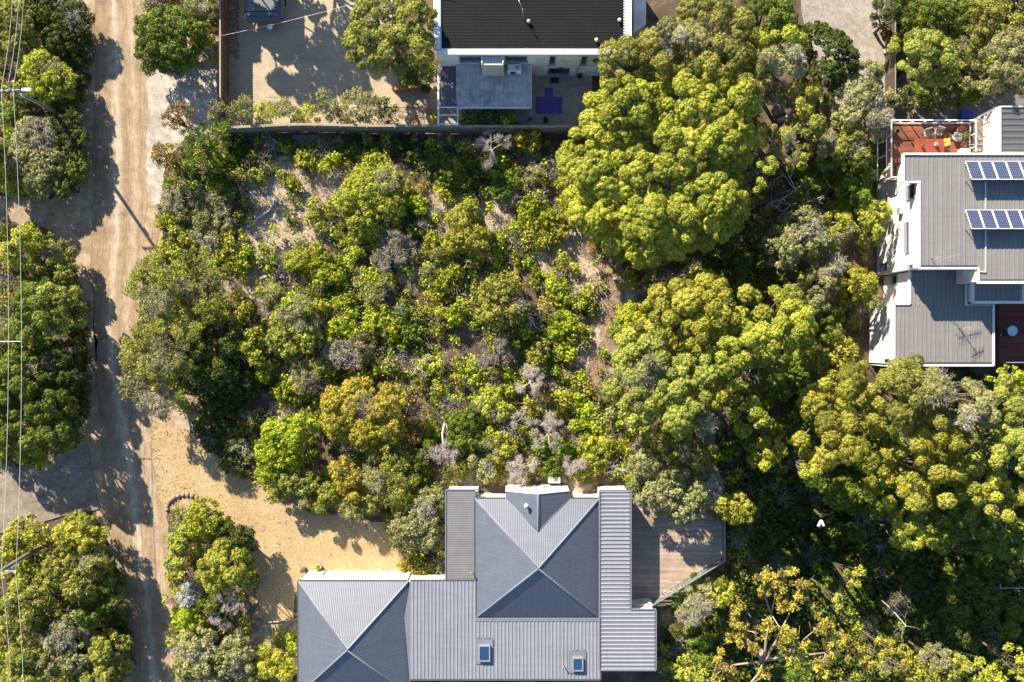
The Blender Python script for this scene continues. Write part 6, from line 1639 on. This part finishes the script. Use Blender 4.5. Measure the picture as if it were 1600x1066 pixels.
# logs and poles on the ground
log_('bleached log lying in the sandy clearing', [(386,356),(402,342),(420,330),(432,312)], .16, .16, seed=1)
log_('dark weathered log left of the broad lime shrub', [(398,438),(415,432),(440,424),(462,426)], .16, .16, seed=2)
log_('pale curved branch beside the bare path', [(868,530),(855,505),(838,488),(820,482)], .11, .4, seed=3)
log_('grey log in the shade of the largest tree', [(958,436),(978,440),(1002,446)], .12, .14, seed=4)
log_('pale crooked branch right of the lime shrubs near the bare path', [(925,480),(935,458),(945,448)], .09, .2, seed=5)
log_('bleached stump root in the pinkish clearing', [(678,272),(690,268),(702,270)], .12, .2, seed=6)
log_('pale round post lying at the edge of the driveway', [(345,730),(390,737)], .15, .16, 'timber_post', M_FENCE_CAP, 0, 7, 'timber post')
log_('thin pale branch below the domed trees', [(636,553),(615,540),(603,562)], .05, .5, seed=8)
log_('long brown branch on the bare path', [(940,470),(955,500),(962,520)], .06, .1, seed=9, mat=M_BARK)
log_('white branch in the lower middle scrub', [(700,648),(697,660),(702,690)], .09, .6, seed=10)
log_('thin grey stick across the sandy clearing', [(455,365),(470,352),(488,345)], .05, .08, seed=11)

# small planks in the shade of the long fence
E = empty('plank_stack', W(480, 218, 0), 'grey planks lying in the shade below the sleeper fence', 'planks')
for k, (x0, x1, y) in enumerate(((461,500,213),(463,508,217),(466,506,221),(462,490,225))):
    m = MB(); a, b = W(x0, y, .12), W(x1, y, .14); m.bar(a, b, .16, .05); m.build('plank', M_FENCE_GR, E)

# stone edging of the island
E = empty('stone_edging', W(285, 780, 0), 'low curved rusty stone edging at the top of the planted island', 'garden edging')
for k in range(16):
    t = k/15; a = math.pi*(1.05-1.25*t); p = W(288+27*math.cos(a)+6*t, 793-20*math.sin(a), 0); m = MB(); s = random.uniform(.16, .24)
    m.lathe((p.x, p.y, -.02), ((s*.9, 0), (s, s*.5), (s*.8, s*.9), (s*.3, s*1.1)), 7); m.build('stone', M_STONE, E)
# small things beside the house entry
def bx(name, label, px, py, z, d, mat, cat, bev=.02):
    p = W(px, py, z+d[2]); E = empty(name, (p.x, p.y, z), label, cat); m = MB(); m.box((p.x, p.y, z+d[2]/2), d); m.build('body', mat, E, bevel=bev)
    m = MB(); m.box((p.x, p.y, z+d[2]+.015), (d[0]*1.04, d[1]*1.04, .03)); m.build('top', M_TRIM if mat is M_CREAM else mat, E); return E
bx('letterbox', 'small dark letterbox post on the gravel beside the house corner', 472, 893, 0, (.3, .25, .9), M_GUTTER, 'letterbox')
bx('masonry_pier', 'pale masonry pier at the corner of the grey roofed house', 494, 902, 0, (1.1, .5, 1.5), M_CREAM, 'pier')
pot(497, 887, .0, .28, .55, M_CREAM, 'square planter with yellow green plant beside the masonry pier', LEAF['lime'], name='planter')
def bin_(px, py, label):
    p = W(px, py, .6); E = empty('rubbish_bin', (p.x, p.y, 0), label, 'bin', 'green bins beside the driveway'); m = MB(); m.lathe((p.x, p.y, 0), ((.24, 0), (.33, .8), (.33, .84)), 14); m.build('bin_body', M_GREENLID, E)
    m = MB(); m.lathe((p.x, p.y, .845), ((.36, 0), (.36, .05), (.2, .12), (.05, .13)), 14); m.build('lid', M_GREENLID, E)
bin_(398, 950, 'green round bin in the shade beside the driveway, nearer the house'); bin_(387, 972, 'green round bin behind the first one, nearer the dead bush')
m = MB(); pts = [W(466, 967, .08), W(450, 970, .08), W(432, 972, .08), W(415, 973, .08), W(402, 968, .08)]; m.tube(pts, .07, 6)
tag(m.build('drain_pipe', M_FENCE_CAP), 'pale pipe lying from the house wall toward the green bins', 'pipe')
# white rail in the shade at the right edge
E = empty('white_rail', W(1580, 918, -5.5), 'thin white rail in the deep shade at the right edge', 'rail'); m = MB(); m.bar(W(1563, 919, -3.6), W(1680, 919, -3.6), .06, .06); m.bar(W(1563, 919, -3.6), W(1563, 912, -3.6), .06, .06); m.build('bar', M_STEEL, E)
for x in (1564, 1600, 1640):
    p = W(x, 919, -3.6); m = MB(); m.box((p.x, p.y, -4.58), (.06, .06, 1.9)); m.build('post', M_STEEL, E)

# red deck furniture
def furniture():
    z = ZD+.02; ps = lambda x, y, h=.75: W(x, y, z+h)
    p = ps(1452, 229); a, b = ps(1430, 217), ps(1476, 241)
    T = empty('outdoor_table', (p.x, p.y, z), 'long red timber table with two potted plants on the red deck', 'table')
    w, d = b.x-a.x, a.y-b.y
    for k in range(6): m = MB(); m.box((p.x, p.y-d/2+d*(k+.5)/6, z+.74), (w, d/6-.012, .035)); m.build('slat', M_REDTOP, T)
    for sx in (-1, 1):
        for sy in (-1, 1): m = MB(); m.box((p.x+sx*(w/2-.12), p.y+sy*(d/2-.12), z+.36), (.08, .08, .72)); m.build('leg', M_REDTOP, T)
    def chair(x, y, rz, mat, label, group=None):
        q = ps(x, y, .8); E = empty('outdoor_chair', (q.x, q.y, z), label, 'chair', group); c, s = math.cos(rz), math.sin(rz)
        def bxx(nm, lx, ly, lz, dd): m = MB(); m.box((q.x+lx*c-ly*s, q.y+lx*s+ly*c, z+lz), dd, rz); m.build(nm, mat, E)
        bxx('seat', 0, 0, .43, (.52, .52, .06)); bxx('backrest', 0, .27, .72, (.54, .06, .55))
        for sx in (-1, 1):
            bxx('armrest', sx*.28, 0, .63, (.06, .5, .04)); bxx('leg', sx*.24, .22, .2, (.05, .05, .4)); bxx('leg', sx*.24, -.22, .2, (.05, .05, .4))
    chair(1452, 206, .25, M_WICKER, 'grey wicker chair at the table, nearer the fence corner'); chair(1469, 204, -.35, M_WICKER, 'grey wicker chair at the table, nearer the round pots')
    chair(1477, 222, -1.45, M_YELLOW, 'yellow timber chair at the right end of the red table')
    chair(1391, 266, .9, M_WICKER, 'grey chair at the lower left end of the red deck')
    pot(1442, 228, z+.76, .13, .2, M_TERRA, 'small green potted plant on the red table', LEAF['mid'])
    pot(1463, 225, z+.76, .14, .22, M_WHITEP, 'white flowering potted plant on the red table', LEAF['silver'])
    pot(1503, 204, z, .36, .42, M_TERRA, 'large terracotta pot at the deck corner', None)
    pot(1495, 214, z, .30, .40, M_WHITEP, 'white pot with pale plant left of the terracotta pots', LEAF['silver'])
    pot(1507, 214, z, .26, .38, M_DARK, 'dark pot with green plant between the terracotta pots', LEAF['mid'])
    pot(1506, 225, z, .24, .34, M_TERRA, 'small terracotta pot below the large one on the red deck', None)
    pot(1403, 205, z, .17, .5, M_DARK, 'tall black pot on the left of the red deck', None)
    pot(1393, 206, z, .26, .36, M_TERRA, 'terracotta pot beside the tall black pot', LEAF['rust'])
    bx('storage_box', 'white storage box in the corner of the red deck', 1507, 236, z, (.62, .42, .5), M_WHITEP, 'box')
    # round table on the lower deck
    zz = 2.22; q = W(1582, 517, zz+.74); E = empty('round_table', (q.x, q.y, zz), 'pale blue round table on the dark red deck', 'table')
    m = MB(); m.lathe((q.x, q.y, zz+.72), ((.40, 0), (.42, .015), (.42, .035), (.40, .045)), 28); m.build('tabletop', M_BLUETOP, E)
    m = MB(); m.tube([(q.x, q.y, zz), (q.x, q.y, zz+.72)], .035, 8); m.build('pedestal', M_STEEL, E)
    for k in range(3):
        a = 2.1*k; m = MB(); m.bar((q.x, q.y, zz+.06), (q.x+.35*math.cos(a), q.y+.35*math.sin(a), zz+.02), .04, .03); m.build('foot', M_STEEL, E)
    q = W(1570, 520, zz+.5); E = empty('folding_chair', (q.x, q.y, zz), 'dark folding chair beside the pale blue round table', 'chair')
    m = MB(); m.box((q.x, q.y, zz+.44), (.42, .42, .03), .4); m.build('seat', M_DARK, E)
    m = MB(); m.box((q.x-.18, q.y-.16, zz+.70), (.42, .03, .35), -.9); m.build('backrest', M_DARK, E)
    for k in range(4):
        a = .4+math.pi/4+k*math.pi/2; m = MB(); m.bar((q.x+.24*math.cos(a), q.y+.24*math.sin(a), zz), (q.x-.1*math.cos(a), q.y-.1*math.sin(a), zz+.43), .03, .03); m.build('leg', M_STEEL, E)
furniture()
# blue tub, drive pots
p = W(1511, 179, .5); E = empty('blue_tub', (p.x, p.y, 0), 'bright blue plastic tub in the shade above the red deck', 'tub')
m = MB(); m.box((p.x, p.y, .25), (.95, .5, .5)); m.build('body', M_BLUE, E, bevel=.05); m = MB(); m.box((p.x, p.y, .52), (1.0, .55, .05)); m.build('lid', M_BLUE, E)
pot(1385, 103, .03, .24, .4, M_TERRA, 'terracotta pot on the pale concrete drive beside the paling fence', LEAF['rust'])
pot(1381, 46, .03, .34, .45, M_TERRA, 'square planter with leafy plant on the pale concrete drive', LEAF['mid'], name='planter')
pot(1384, 80, .03, .18, .3, M_WHITEP, 'small white pot on the edge of the pale concrete drive', LEAF['silver'])
pot(671, 174, .03, .26, .4, M_TERRA, 'round dark pot by the pergola of the white walled house', None)
pot(648, 194, .2, .25, .4, M_TERRA, 'reddish pot beside the fence below the courtyard path', None)
pot(906, 118, .03, .22, .35, M_DARK, 'black pot against the wall right of the glass door', LEAF['dark'])
pot(852, 188, .03, .2, .3, M_TERRA, 'brown pot near the fence below the large purple mat', LEAF['dark'])
pot(827, 186, .03, .16, .3, M_WHITEP, 'white pot near the fence left of the purple mat', LEAF['mid'])

# retaining edge of the courtyard garden bed
E = empty('garden_wall', W(645, 137, 0), 'low reddish retaining wall between the courtyard tree and the boarded path', 'low wall')
m = MB(); m.bar(W(617, 140, .35), W(672, 134, .35), .22, .6); m.build('wall', M_TERRA, E)
# ------------------------------------------------------------------ ground cover (nobody could count it)
BUSH = [
 [(300,212),(340,214),(880,214),(905,250),(1100,330),(1240,200),(1385,200),(1385,285),(1360,300),(1345,590),(1770,600),(1770,1180),(1030,1180),(1030,955),(1140,885),(1140,815),(990,750),(690,757),(690,895),(640,900),(600,805),(480,792),(390,742),(335,705),(290,640),(230,620),(215,430),(255,375),(252,320),(262,250)],
 [(-40,-40),(122,-40),(125,150),(120,300),(60,308),(-40,300)],
 [(-40,345),(60,358),(112,400),(118,560),(115,690),(30,722),(-40,730)],
 [(-40,850),(30,830),(145,812),(185,900),(195,1100),(-40,1100)],
 [(262,800),(290,785),(330,800),(378,850),(400,900),(392,965),(462,985),(462,1100),(285,1100),(262,945)],
 [(222,-40),(342,-40),(342,105),(235,108)],
 [(1402,-40),(1640,-40),(1640,148),(1402,120)],
 [(612,90),(680,90),(680,132),(620,132)], [(600,170),(680,180),(680,194),(600,194)],
]
def inside(P, poly):
    x, y = P[:, 0], P[:, 1]; r = np.zeros(len(P), bool); n = len(poly); j = n-1
    for i in range(n):
        xi, yi = poly[i]; xj, yj = poly[j]
        r ^= ((yi > y) != (yj > y)) & (x < (xj-xi)*(y-yi)/((yj-yi) or 1e-9)+xi); j = i
    return r
def bush_points(n, seed, sand_keep, exclude_path=True):
    g = np.random.default_rng(seed); P = np.stack([g.uniform(-40, 1770, n), g.uniform(-40, 1180, n)], 1)
    k = np.zeros(n, bool)
    for q in BUSH: k |= inside(P, q)
    P = P[k]; s = np.zeros(len(P))
    for px, py, r in SAND: s = np.maximum(s, np.clip(1.25-np.hypot(P[:, 0]-px, P[:, 1]-py)/r, 0, 1))
    path = inside(P, [(930,405),(962,400),(985,470),(968,520),(955,575),(925,610),(905,600),(935,540),(945,480)])
    s = np.maximum(s, path*.9)
    # patchy growth
    f = np.sin(P[:, 0]*.031+1.3)*np.sin(P[:, 1]*.037+.4) + .7*np.sin(P[:, 0]*.083+P[:, 1]*.051)*np.sin(P[:, 1]*.097-P[:, 0]*.022)
    keep = g.random(len(P)) < np.where(s > .25, sand_keep, np.clip(.62+.38*f, .12, 1))
    return P[keep], g
def world_xy(P, z=.3):
    k = (CAM_H-z)/FPX; return (P[:, 0]-800)*k, (533-P[:, 1])*k
def cover(name, n, seed, sand_keep, rr, mat, leaf, cov, label, hh=.0, **kw):
    P, g = bush_points(n, seed, sand_keep); x, y = world_xy(P); r = g.uniform(rr[0], rr[1], len(P))*g.uniform(.7, 1.2, len(P))
    gz = np.array([GZ(a, b) for a, b in zip(x, y)])
    C = np.stack([x, y, gz+r*.35+hh*g.random(len(P))**2, r*g.uniform(.8, 1.3, len(P)), r*g.uniform(.8, 1.3, len(P)), r*g.uniform(.6, 1.2, len(P)), np.clip(g.normal(.5, .2, len(P)), .1, .95)], 1)
    V, T = cloud(C, leaf, cov, seed, **kw); o = link_mesh(name, tri_mesh(name, V, T), LEAF[mat]); tag(o, label, 'ground cover', None, 'stuff')
cover('green_scrub', 3000, 301, .05, (.22, .60), 'mid', .10, .95, 'low green scrub growing between the shrubs', .5, lump=.35, low=-.2, orient=.9, shell=.3)
cover('lime_scrub', 9000, 302, .18, (.18, .50), 'lime', .10, .85, 'low lime green scrub growing between the shrubs', .8, lump=.35, low=-.2, orient=.9, shell=.3)
cover('olive_scrub', 6500, 303, .13, (.22, .60), 'yolive', .095, .85, 'low olive scrub growing between the shrubs', .7, lump=.35, low=-.2, orient=.9, shell=.3)
cover('grey_scrub', 2200, 307, .15, (.22, .60), 'greyg', .085, .9, 'low grey green scrub growing between the shrubs', .7, lump=.35, low=-.2, orient=.9, shell=.3)
cover('dry_brush', 3600, 304, .22, (.25, .75), 'twig', .09, .55, 'dry grey brush and fallen twigs between the shrubs', .9, sliver=2.6, lump=.3, low=-.1, orient=.2)
cover('dead_grass', 7000, 305, .60, (.12, .38), 'litter', .075, .8, 'dead grass and bark litter on the sandy soil', .2, sliver=2.2, lump=.3, low=-.1, orient=.25)
cover('grass_tufts', 7000, 309, .8, (.10, .28), 'olive', .08, .9, 'thin green grass tufts on the sandy soil', .05, sliver=2.4, lump=.3, low=-.1, orient=.25)
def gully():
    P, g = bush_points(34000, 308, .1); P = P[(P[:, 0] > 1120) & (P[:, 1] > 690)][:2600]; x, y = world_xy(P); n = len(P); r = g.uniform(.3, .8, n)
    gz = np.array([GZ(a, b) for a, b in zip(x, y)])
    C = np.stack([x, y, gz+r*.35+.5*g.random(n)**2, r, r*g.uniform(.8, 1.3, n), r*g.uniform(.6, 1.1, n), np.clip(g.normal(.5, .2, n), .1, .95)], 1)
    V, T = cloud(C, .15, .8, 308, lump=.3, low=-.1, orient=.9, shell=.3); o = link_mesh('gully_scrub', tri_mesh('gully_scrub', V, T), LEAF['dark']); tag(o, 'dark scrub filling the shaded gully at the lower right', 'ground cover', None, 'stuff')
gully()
def litter():
    P, g = bush_points(80000, 306, 1.0); x, y = world_xy(P, 0); n = len(P)
    a = g.uniform(0, 6.28, n); L = g.uniform(.05, .20, n); w = g.uniform(.015, .045, n); z = g.uniform(.015, .06, n)+np.array([GZ(a, b) for a, b in zip(x, y)])
    c, s = np.cos(a), np.sin(a)
    V = np.stack([np.stack([x+c*L, y+s*L, z], 1), np.stack([x-c*L-s*w, y-s*L+c*w, z+.01], 1), np.stack([x-c*L+s*w, y-s*L-c*w, z+.02], 1)], 1).reshape(-1, 3)
    T = np.repeat(np.clip(g.normal(.5, .28, n), 0, 1), 3)
    o = link_mesh('leaf_litter', tri_mesh('leaf_litter', V, T), LEAF['litter']); tag(o, 'fallen leaves and bark strips over the bush soil', 'leaf litter', None, 'stuff')
litter()
print('leaf triangles', TRI_COUNT[0])

def drive_litter():
    g = np.random.default_rng(310); P = np.stack([g.uniform(225, 700, 9000), g.uniform(650, 985, 9000)], 1)
    poly = [(232,655),(290,668),(330,705),(380,742),(480,800),(600,815),(690,880),(700,925),(460,925),(460,975),(395,965),(405,900),(380,850),(330,795),(285,776),(262,795),(248,780)]
    P = P[inside(P, poly)]; c = np.array(poly, float); dist = np.full(len(P), 1e9)
    for a, b in zip(c, np.roll(c, -1, 0)):
        t = np.clip(np.sum((P-a)*(b-a), 1)/np.sum((b-a)**2), 0, 1); dist = np.minimum(dist, np.hypot(*(P-(a+t[:, None]*(b-a))).T))
    P = P[g.random(len(P)) < np.clip(np.exp(-dist/12)+.06, 0, 1)]; x, y = world_xy(P, 0); n = len(P)
    a = g.uniform(0, 6.28, n); L = g.uniform(.04, .13, n); w = g.uniform(.02, .05, n); z = np.full(n, .04)+g.uniform(0, .03, n); c_, s_ = np.cos(a), np.sin(a)
    V = np.stack([np.stack([x+c_*L, y+s_*L, z], 1), np.stack([x-c_*L-s_*w, y-s_*L+c_*w, z+.01], 1), np.stack([x-c_*L+s_*w, y-s_*L-c_*w, z+.02], 1)], 1).reshape(-1, 3)
    o = link_mesh('driveway_litter', tri_mesh('driveway_litter', V, np.repeat(np.clip(g.normal(.4, .25, n), 0, 1), 3)), LEAF['litter']); tag(o, 'fallen leaves along the edges of the golden driveway', 'leaf litter', None, 'stuff')
drive_litter()
print('all triangles', sum(len(m.polygons) for m in bpy.data.meshes))
